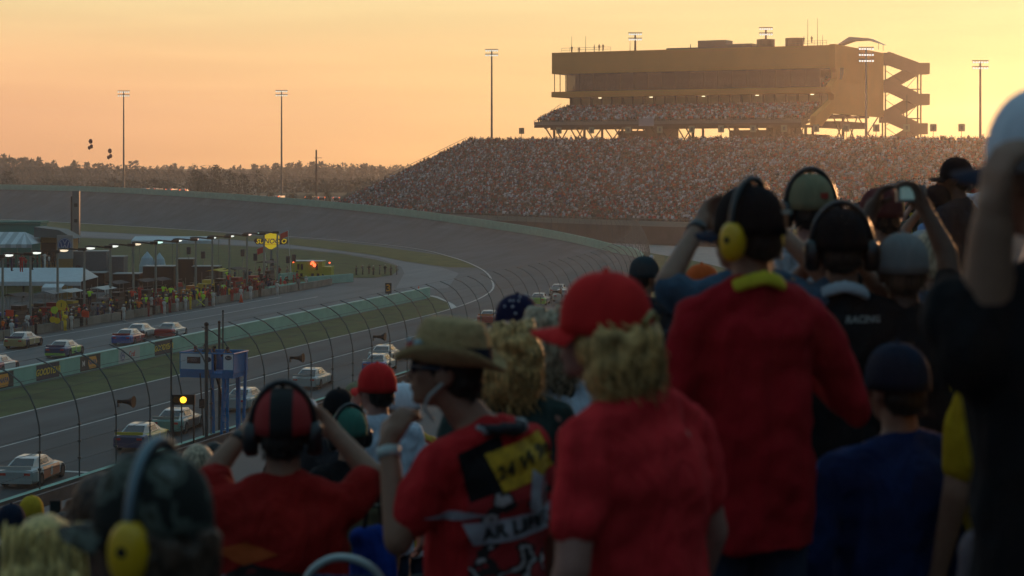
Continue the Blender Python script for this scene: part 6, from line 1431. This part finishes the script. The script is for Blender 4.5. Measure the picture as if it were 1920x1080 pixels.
o, I = person('man in profile with straw hat and dark sunglasses, red racing print shirt', 842, 590, 680, yaw=.9, hyaw=1.42, pitch=.1, arms={'L': ((-.13, -.18, -.59), (-.165, -.06, -.345), (.6, .9, 0))}, skin='tan', shirt=cloth('red_racing_shirt', (.5, .022, .025)), hair=H_dark, hairstyle='short', hat='straw', hatm=mat('straw_weave', (.44, .30, .14), .85, var=.2, vscale=60, bump=.5), wide=1.12, fine=True, headoff=-.1, curl=1.5, handdir=(-1, (.45, .35, .8)), watch=(-1, mat('pale_wristband', (.45, .52, .5), .5)))
gl = MB(); hp = I['hp']
for sd in (-1, 1): gl.sph(hp((sd * .034, .094, 1.632)), (.028, .014, .021), 12, 8, I['HM'])
gl.bar(hp((-.02, .1, 1.637)), hp((.02, .1, 1.637)), .006)
for sd in (-1, 1): gl.bar(hp((sd * .06, .088, 1.636)), hp((sd * .082, -.01, 1.636)), .008, .014)
gl.build('sunglasses', mat('dark_lens', (.008, .01, .03), .08, spec=.9), o, smooth=True)
g = MB(); g.tube([hp((-.082, .0, 1.60)), hp((-.08, .035, 1.56)), hp((-.074, .05, 1.525)), hp((-.06, .02, 1.49))], .006, 6); g.build('ear_cord', mat('pale_cord', (.4, .45, .42), .5), o)
for th, m_, r_ in ((.35, 'cream', .016), (.75, 'blue_grey', .02), (1.1, 'red', .018), (1.35, 'blue_grey', .015)):
    g = MB(); g.sph(hp((-.102 * math.cos(th), .122 * math.sin(th), 1.69 if m_ != 'blue_grey' else 1.70)), (r_ * .7,) * 3, 8, 6); g.build('hat_pin', mat(m_ + '_pin', {'cream': (.5, .42, .2), 'blue_grey': (.3, .42, .45), 'red': (.4, .03, .03)}[m_], .4), o)
inv = Matrix.Rotation(-I['a'], 3, 'Z'); dcam = inv @ Vector((0, 1, 0)); rxl = dcam.cross(Vector((0, 0, 1))).normalized()
def dd(nm_, m, uv, cu, cz, size, k=.004): return decal(I, o, nm_, m, uv, Vector((0, 0, cz)) + rxl * cu, size, dcam, k)
dd('printed_graphic', M_race, gridpatch(26, 26), .09, 1.12, (.27, .42), .003)
dd('yellow_panel', mat('yellow_graphic', (.5, .3, .02), .8, var=.4, vscale=30), gridpatch(14, 10, .35), .1, 1.375, (.16, .11), .005); dd('dark_panel', C_black, gridpatch(12, 14, .3), -.0, 1.37, (.12, .14), .004)
dd('lettering', mat('dark_scribble', (.04, .03, .01), .8), textpatch('24 Win', .35, .3), .1, 1.375, (.05, .05), .009)
dd('white_band', mat('white_graphic', (.36, .36, .4), .8), gridpatch(24, 6, .12, .06), .075, 1.205, (.25, .062), .007); dd('lettering', M_bk, textpatch('AR LIFE', .12), .075, 1.205, (.052, .052), .012)
dd('white_slash', mat('white_graphic', (.36, .36, .4)), gridpatch(5, 14, -.25), .14, 1.29, (.03, .11), .006); dd('sleeve_stripe', mat('white_graphic', (.36, .36, .4)), gridpatch(14, 4, .75), -.08, 1.25, (.13, .02), .006)
g = MB(); 
for k in range(9): th = PI * (.1 + .9 * k / 8) + PI; limb(g, (.088 * math.cos(th), -.02 + .09 * math.sin(th), 1.475), .02, (.088 * math.cos(th + .3), -.02 + .09 * math.sin(th + .3), 1.47), .02, 6)
blob(g, 'neckerchief', racing('check_scarf', 5, (.02, .02, .025), [(.3, .32, .33), (.02, .02, .02), (.3, .32, .33)]), o, .009, 2, .006, 30)
o, I = person('person in red and black cap with headphones, both hands raised to them', 530, 722, 610, yaw=.05, hyaw=.08, arms={'L': ((-.22, .10, -.27), (-.145, .2, -.175), (1, -.3, 0)), 'R': ((.27, .08, -.29), (.145, .2, -.175), (-1, -.3, 0))}, skin='tan', shirt=cloth('dark_red_print_shirt', (.30, .015, .012)), hair=H_dark, hat='cap', hatm=K_split, bandm=K_black, phones=(B_cup, B_band), wide=1.16, fine=True, watch=(-1, B_band))
inv = Matrix.Rotation(-I['a'], 3, 'Z'); dcam = inv @ Vector((0, 1, 0)); rxl = dcam.cross(Vector((0, 0, 1))).normalized()
dd('printed_car', M_race2, gridpatch(24, 10, -.55, .04), -.03, 1.16, (.34, .13), .004); dd('orange_flash', mat('orange_graphic', (.4, .07, .01), .8), gridpatch(10, 6, -.8), -.1, 1.27, (.15, .05), .004); dd('number_box', mat('white_graphic', (.36, .36, .4)), gridpatch(6, 4, -.35), -.1, 1.075, (.07, .04), .007); dd('lettering', M_bk, textpatch('01', -.35), -.1, 1.075, (.04, .04), .011)
o, I = person('person at lower left in camouflage cap with silver band and yellow ear muff', 292, 838, 1130, yaw=.7, hyaw=1.25, arms={}, skin='brown', shirt=C_black, sleeve='long', hair=H_brown, hairstyle='fringe', hat='cap', hatm=K_camo, phones=(Y_cup, S_band), wide=1.05)
person('brown haired person at lower left in front of the camouflage cap', 190, 890, 760, yaw=.3, hyaw=.5, arms={'L': 'face', 'R': 'face'}, skin='brown', shirt=C_dk, sleeve='long', hair=H_brown, hairstyle='short')
person('woman at the bottom left corner with long straight pale blond hair', 86, 972, 830, yaw=.1, arms={}, skin='pale', shirt=C_dred, hair=H_lblond, hairstyle='long')
o, I = person('person in white t-shirt and small red cap with curved dark brim', 708, 678, 385, yaw=.35, hyaw=.75, arms={'L': ((-.17, .12, -.42), (-.13, .2, -.25), (1, -.4, 0))}, skin='pink', shirt=C_white, hair=H_dark, hat='cap', hatm=K_red, watch=(-1, mat('blue_white_band', (.2, .4, .5), .5)))
person('person in blue and white cap wearing glasses, just left of the straw hatted man', 757, 716, 340, yaw=.5, hyaw=.9, skin='tan', shirt=racing('colour_print_shirt', 2, (.05, .05, .06), [(.5, .5, .55), (.4, .04, .02), (.5, .33, .03)]), hair=H_dark, hat='cap', hatm=K_white, bandm=K_red)
person('curly blond haired person in a dark green shirt behind the straw hat', 952, 600, 560, yaw=.35, hyaw=.4, skin='pink', shirt=C_dgreen, hair=H_blond, hairstyle='curly', wide=1.08)
o, I = person('person in navy cap with white stars above the curly blond hair', 972, 548, 480, yaw=.2, hyaw=-.5, skin='tan', shirt=C_pale, hair=H_dark, hat='cap', hatm=cloth('starry_navy_cloth', (.018, .016, .05), .2))
g = MB(); r = random.Random(4)
for k in range(26):
    th = r.uniform(0, 2 * PI); ph = (.08, .35, .62, .9, 1.15)[k % 5]; c = I['hp']((.0925 * math.cos(th) * math.cos(ph) ** .8, -.004 + .1105 * math.sin(th) * math.cos(ph) ** .8, 1.655 + .1125 * math.sin(ph))); g.sph(c, .006, 5, 3)
g.build('cap_stars', mat('white_star', (.5, .5, .55), .6), o)
person('sandy haired person between the starry navy cap and the big red cap', 1030, 572, 520, yaw=.4, hyaw=.3, skin='pink', shirt=C_white, hair=H_grey, hairstyle='curly')
person('dark haired person in brown top behind the curly blond woman', 1045, 655, 520, yaw=.2, skin='brown', shirt=C_brown, sleeve='long', hair=H_dark, hairstyle='short')
person('person in light blue and white shirt just left of the red t-shirt', 1078, 640, 470, yaw=.1, skin='tan', shirt=C_ltblue, hair=H_dark)
o, I = person('person in tan cap with red patch and black headphones', 1520, 321, 455, yaw=.05, hyaw=.1, skin='pink', shirt=cloth('pale_patterned_shirt', (.3, .3, .32), var=.5, vs=20), hair=H_dark, hat='cap', hatm=K_tan, phones=(B_cup, B_band))
g = MB(); g.box(I['hp']((.03, -.105, 1.68)), (.03, .012, .022)); g.build('cap_patch', mat('red_patch', (.4, .05, .03), .6), o)
o, I = person('person in black headphones, white collar and black shirt with white lettering', 1578, 385, 560, yaw=-.05, hyaw=-.05, arms={'L': 'face', 'R': 'face'}, skin='tan', shirt=C_black, hair=H_dark, hairstyle='short', hat='cap', hatm=K_black, phones=(B_cup, B_band), collar=mat('white_collar', (.4, .45, .5), .8), wide=1.1)
inv = Matrix.Rotation(-I['a'], 3, 'Z'); dcam = inv @ Vector((0, 1, 0)); rxl = dcam.cross(Vector((0, 0, 1))).normalized(); dd('lettering', mat('dull_white_print', (.18, .2, .2), .7), textpatch('RACING', 0, .3), .05, 1.395, (.032, .03), .005)
# compact camera held overhead
o, I = person('person in black shirt with yellow print holding up a compact silver camera', 1694, 432, 560, yaw=.0, hyaw=0, arms={'L': ((-.17, .14, -.10), (-.085, .16, .055), (1, -.2, 0)), 'R': ((.17, .12, -.08), (.11, .16, .06), (-1, -.2, 0))}, skin='brown', shirt=C_black, hair=H_brown, hat='cap', hatm=K_grey, fine=True, wide=1.1, headoff=.0)
inv = Matrix.Rotation(-I['a'], 3, 'Z'); dcam = inv @ Vector((0, 1, 0)); rxl = dcam.cross(Vector((0, 0, 1))).normalized(); dd('yellow_print', mat('yellow_graphic2', (.4, .28, .02), .8, var=.4, vscale=40), gridpatch(6, 16, -.5), .13, 1.32, (.045, .16), .005)
q = P(1708, 362, F / 560 + .2); cm = thing('compact_camera', q, 0, 'small silver compact camera held up over the heads at right', 'camera'); g = MB(); g.box((0, 0, 0), (.1, .028, .06)); g.build('camera_body', mat('silver_plastic', (.3, .35, .36), .3, .6), cm); g = MB(); g.box((-.01, -.016, .0), (.06, .004, .042)); g.build('screen', mat('screen_glow', (.12, .2, .2), emit=.5), cm); g = MB(); g.tube([(.02, .014, 0), (.02, .04, 0)], .02, 12); g.build('lens', M_black, cm)
# far right silhouettes
person('person in olive boonie hat with dark brim beyond the compact camera', 1652, 398, 330, yaw=.2, skin='tan', shirt=C_pale, hair=H_brown, hat='cap', hatm=K_olive)
person('person in small maroon cap left of the raised compact camera', 1655, 348, 390, yaw=.6, hyaw=.8, skin='tan', shirt=C_dk, hair=H_dark, hat='cap', hatm=cloth('maroon_cap_cloth', (.12, .03, .03), .2), bandm=K_black)
person('tiny person in black cap just left of the olive hat', 1612, 378, 240, yaw=.4, skin='tan', shirt=C_dk, hair=H_dark, hat='cap', hatm=K_black)
person('person filming with raised hands just right of the compact camera', 1757, 344, 300, yaw=.0, arms={'L': 'face', 'R': 'face'}, skin='tan', shirt=C_pale, hair=H_brown, hat='cap', hatm=K_black)
person('person in black cap in profile against the orange crowd, far right', 1796, 292, 300, yaw=.9, hyaw=1.2, skin='brown', shirt=C_dk, hair=H_dark, hat='cap', hatm=K_black)
person('person in small red cap right of the raised compact camera', 1776, 338, 250, yaw=.3, skin='pink', shirt=C_ltblue, hair=H_blond, hat='cap', hatm=K_red)
person('grey haired person in blue shirt behind the raised forearm', 1752, 430, 470, yaw=0, skin='tan', shirt=C_slate, hair=H_grey, hairstyle='short')
o, I = person('tall person at the right edge in white and blue cap, black t-shirt, arm raised', 1976, 150, 1150, yaw=.25, hyaw=.75, arms={'L': ((-.135, -.06, -.46), (-.12, -.08, -.235), (.8, .3, 0)), 'R': 'down'}, skin='tan', shirt=C_black, hair=H_dark, hat='cap', hatm=K_white, bandm=K_navy, wide=.98, fine=True, headoff=-.03, armk=1.25)
person('person in a yellow t-shirt half hidden behind the tall black shirted person', 1922, 500, 700, yaw=.3, arms={}, skin='tan', shirt=C_yel, hair=H_dark, hat='cap', hatm=K_black)
ly = MB(); q0 = P(1905, 420, 3.42); q1 = P(1862, 470, 3.40); q2 = P(1840, 520, 3.42); lo_ = thing('lanyard', q0, 0, 'bright yellow neck lanyard on the black shirt at the right edge', 'lanyard'); ly.tube([(0, 0, 0), q1 - q0, q2 - q0], .007, 6); ly.build('strap', cloth('yellow_collar', (.62, .52, .04)), lo_)
person('person in royal blue hooded jacket and dark cap, seated low at right', 1686, 638, 680, yaw=.35, hyaw=.5, arms={}, skin='tan', shirt=C_blue, sleeve='long', hair=H_dark, hat='cap', hatm=K_navy, wide=1.25)
person('blond haired person between the red sweater and the blue jacket', 1596, 572, 500, yaw=-.1, skin='pink', shirt=C_dgreen, hair=H_blond, hairstyle='curly')
person('person in pale pinkish shirt at the bottom right corner', 2010, 740, 900, yaw=.1, skin='tan', shirt=cloth('dusty_pink_shirt', (.16, .12, .13)), hair=H_dark, wide=1.1)
o, I = person('person in dark cap with red and white badge between the red cap and raised forearm', 1207, 478, 310, yaw=-.5, hyaw=-.9, skin='tan', shirt=C_dk, hair=H_dark, hat='cap', hatm=cloth('teal_black_cap_cloth', (.03, .05, .06), .2))
g = MB(); g.sph(I['hp']((-.05, .04, 1.75)), .016, 8, 6); g.build('red_badge', mat('red_badge', (.5, .03, .03), .5), o); g = MB(); g.sph(I['hp']((.0, .06, 1.755)), .018, 8, 6); g.build('white_badge', mat('white_badge', (.55, .6, .65), .5), o)
person('person in bright orange cap under the raised forearm', 1318, 492, 400, yaw=.3, skin='tan', shirt=C_dk, hair=H_dark, hat='cap', hatm=K_orange)
person('person in floppy black hat left of the small red cap', 636, 726, 345, yaw=.2, skin='brown', shirt=C_dk, sleeve='long', hair=H_dark, hat='cap', hatm=K_black)
person('person in teal green cap in front of the floppy black hat', 655, 762, 400, yaw=.3, hyaw=.6, skin='tan', shirt=C_black, hair=H_dark, hat='cap', hatm=K_green, phones=(B_cup, B_band))
person('person in bandanna far down the stand above the teal green cap', 668, 712, 270, yaw=.3, skin='tan', shirt=C_pale, hair=H_grey, hat='knit', hatm=K_tan)
person('person in white cap right of the red and black cap', 572, 742, 330, yaw=.3, skin='tan', shirt=C_dk, hair=H_dark, hat='cap', hatm=K_white)
person('grey haired person left of the raised hand of the red and black cap', 372, 835, 420, yaw=.3, skin='tan', shirt=C_black, hair=H_grey, hairstyle='short')
person('dark haired person with brown skin just above the raised left hand', 402, 830, 330, yaw=.3, skin='brown', shirt=C_dred, hair=H_dark, hairstyle='short')
person('person in yellow cap at the lower left edge, bending over', 60, 928, 270, yaw=.5, skin='tan', shirt=C_black, sleeve='long', hair=H_dark, hat='cap', hatm=K_yel)
person('dark hooded person at the far lower left edge', 22, 940, 290, yaw=.3, skin='brown', shirt=C_dk, sleeve='long', hair=H_dark, hat='knit', hatm=K_navy)
o, I = person('person at lower left holding a phone up in both hands', 118, 962, 360, yaw=.0, arms={'L': 'high', 'R': 'high'}, skin='tan', shirt=C_dk, hair=H_dark)
q = P(104, 957, F / 360 + .32); ph = thing('mobile_phone', q, 0, 'dark mobile phone held up by two hands at lower left', 'phone'); g = MB(); g.box((0, 0, 0), (.06, .012, .11)); g.build('phone_body', M_black, ph); g = MB(); g.box((0, -.008, 0), (.05, .002, .095)); g.build('screen', mat('phone_screen', (.02, .03, .03), .1), ph)
o, I = person('seated person in grey cap and dark sunglasses behind the red t-shirt woman', 985, 968, 640, yaw=1.2, hyaw=2.2, skin='pink', shirt=M_race, hair=H_dark, hat='cap', hatm=K_grey)
gl = MB()
for sd in (-1, 1): gl.sph(I['hp']((sd * .034, .094, 1.632)), (.03, .014, .022), 10, 7, I['HM'])
gl.build('sunglasses', mat('dark_lens', (.008, .01, .03), .08), o, smooth=True)
# tubular chair back, blue bag and khaki bag by the red shirted pair
ch = thing('folding_chair', P(640, 1100, 5.3), 0, 'folding seat with a curved pale tube frame at the bottom centre', 'chair'); base = Vector(ch.location)
g = MB(); pts = [P(x, y, 5.3) - base for x, y in ((560, 1160), (575, 1085), (610, 1052), (650, 1046), (690, 1060), (716, 1088), (735, 1150), (740, 1250))]; g.tube(catmull(pts, 5), .011, 10); g.build('frame', mat('pale_tube_paint', (.42, .5, .5), .35, .3), ch, smooth=True)
g = MB(); g.box(P(650, 1135, 5.33) - base, (.2, .02, .16)); g.build('back_panel', cloth('navy_seat_cloth', (.015, .03, .09)), ch)
def bag(px, py, Y, w, h, m, lab, lid=None):
    q = P(px, py, Y); o = thing('bag', q, .2, lab, 'bag'); g = MB(); limb(g, (-w / 2, 0, -h), .07, (w / 2, 0, -h), .07); ell(g, (0, 0, -h / 2), (w / 2 + .02, .07, h / 2)); limb(g, (-w / 3, 0, -.03), .04, (w / 3, 0, -.03), .04); blob(g, 'bag_body', m, o, .012, 3, .008, 12)
    g = MB(); g.tube([(-w / 4, 0, 0), (-w / 6, 0, .07), (w / 6, 0, .07), (w / 4, 0, 0)], .008, 6); g.build('strap', M_black, o)
bag(700, 990, 6.3, .12, .32, cloth('royal_blue_bag', (.01, .05, .3)), 'royal blue bag between the two red shirted men at the bottom'); bag(668, 950, 6.6, .2, .3, cloth('khaki_bag', (.1, .09, .05)), 'khaki bag beside the elbow of the headphone wearer')

# ---- the rest of the packed rows, wherever a head shows behind the people above
BND = [(0, 932), (130, 962), (160, 900), (340, 846), (400, 832), (440, 818), (610, 752), (660, 715), (740, 712), (800, 720), (1000, 690), (1080, 650), (1230, 540), (1300, 520), (1480, 420), (1560, 385), (1640, 366), (1700, 352), (1780, 338), (1850, 318), (2000, 312)]
CHAIR = [('red', K_red), ('black', K_black), ('white', K_white), ('navy', K_navy), ('tan', K_tan), ('grey', K_grey)]; CSH = [('black', C_black), ('dark red', C_dred), ('grey', C_pale), ('slate', C_slate), ('white', C_white), ('charcoal', C_dk), ('green', C_dgreen), ('yellow', C_yel)]
r = random.Random(31); protos = []; cnt = 0; lbl = set()
cand = []
for k in range(0, 20):
    t = 5.5
    while t < 60:
        q = RS((k + .5) * ROWT, t + r.uniform(-.1, .1), 14.36 - ROWR * k); s = r.uniform(.93, 1.04); px = CX + F * q.x / q.y; yt = HZ + F * (CH - q.z - 1.76 * s) / q.y
        if q.y > 7.2 and -40 < px < 1960 and yt > interp(BND, px) + 3 and yt < interp(BND, px) + 150: cand.append((q, s, px, yt))
        t += r.uniform(.62, .9)
r.shuffle(cand); pick_ = []
for c in cand:
    if all(abs(c[2] - d[2]) > 14 or abs(c[3] - d[3]) > 22 for d in pick_): pick_.append(c)
    if len(pick_) >= 80: break
for q, s, px, yt in pick_:
    v = len(protos)
    hn, hm = r.choice(CHAIR); sn, sm = r.choice(CSH); pose = cnt % 4
    if v < 4:
        o, I = person('x', px, yt, F / q.y, yaw=.25, hyaw=.35, arms=({}, {'L': 'face', 'R': 'face'}, {}, {'L': 'ears', 'R': 'ears'})[v], skin=('tan', 'pink', 'tan', 'brown')[v], shirt=sm, hair=(H_dark, H_brown, H_blond, H_dark)[v], hairstyle=('short', 'short', 'curly', 'short')[v], hat=('cap', 'cap', None, 'cap')[v], hatm=hm, phones=(None, None, None, (B_cup, B_band))[v]); protos.append(o)
    else:
        o = copy_tree(protos[pose])
    v = pose if v >= 4 else v
    o.location = q; o.scale = (s, s, s); o.rotation_euler = (0, 0, r.uniform(-.1, .6)); setm(o, 'shirt', sm); setm(o, 'cap', hm)
    for ch_ in o.children:
        if ch_.name.split('.')[0] == 'cap':
            for c2 in ch_.children: c2.material_slots[0].link = 'OBJECT'; c2.material_slots[0].material = hm
    row = int(pd(q.x, q.y) / ROWT); zone = ['at the lower left corner', 'above the camouflage cap', 'behind the red and black cap', 'left of the straw hat', 'behind the straw hat', 'behind the big red cap', 'near the red sweater', 'near the compact camera', 'at the right edge'][min(8, max(0, int(px / 214)))]
    head = hn + ' cap' if v != 2 else 'curly blond hair'; act = ('arms down', 'hands at face', 'arms down', 'hands at headphones')[v]
    base = f'background spectator, {head}, {sn} shirt, {zone}'
    lab = base if base not in lbl else base + ', ' + act
    if lab in lbl: lab = base + ', ' + ('farther' if q.y > 16 else 'nearer')
    if lab in lbl: lab = f'spectator {zone}, {sn} shirt, {head}, {ordn[row % 20]} step'
    lbl.add(lab); tag(o, lab, 'person', 'background spectators in the near stand'); cnt += 1
print('BG PEOPLE', cnt, len(cand))
# ------------------------------------------------------------------ dusk haze
hz = D.materials.new('haze'); hz.use_nodes = True; n = hz.node_tree.nodes; n.clear()
ho = n.new('ShaderNodeOutputMaterial'); pv = n.new('ShaderNodeVolumePrincipled')
pv.inputs['Color'].default_value = (.92, .93, .97, 1); pv.inputs['Density'].default_value = HAZE; pv.inputs['Anisotropy'].default_value = .75
hz.node_tree.links.new(pv.outputs[0], ho.inputs['Volume'])
g = MB(); g.box((100, 690, 28.9), (2600, 1640, 60)); tag(g.build('haze', hz), kind='stuff')
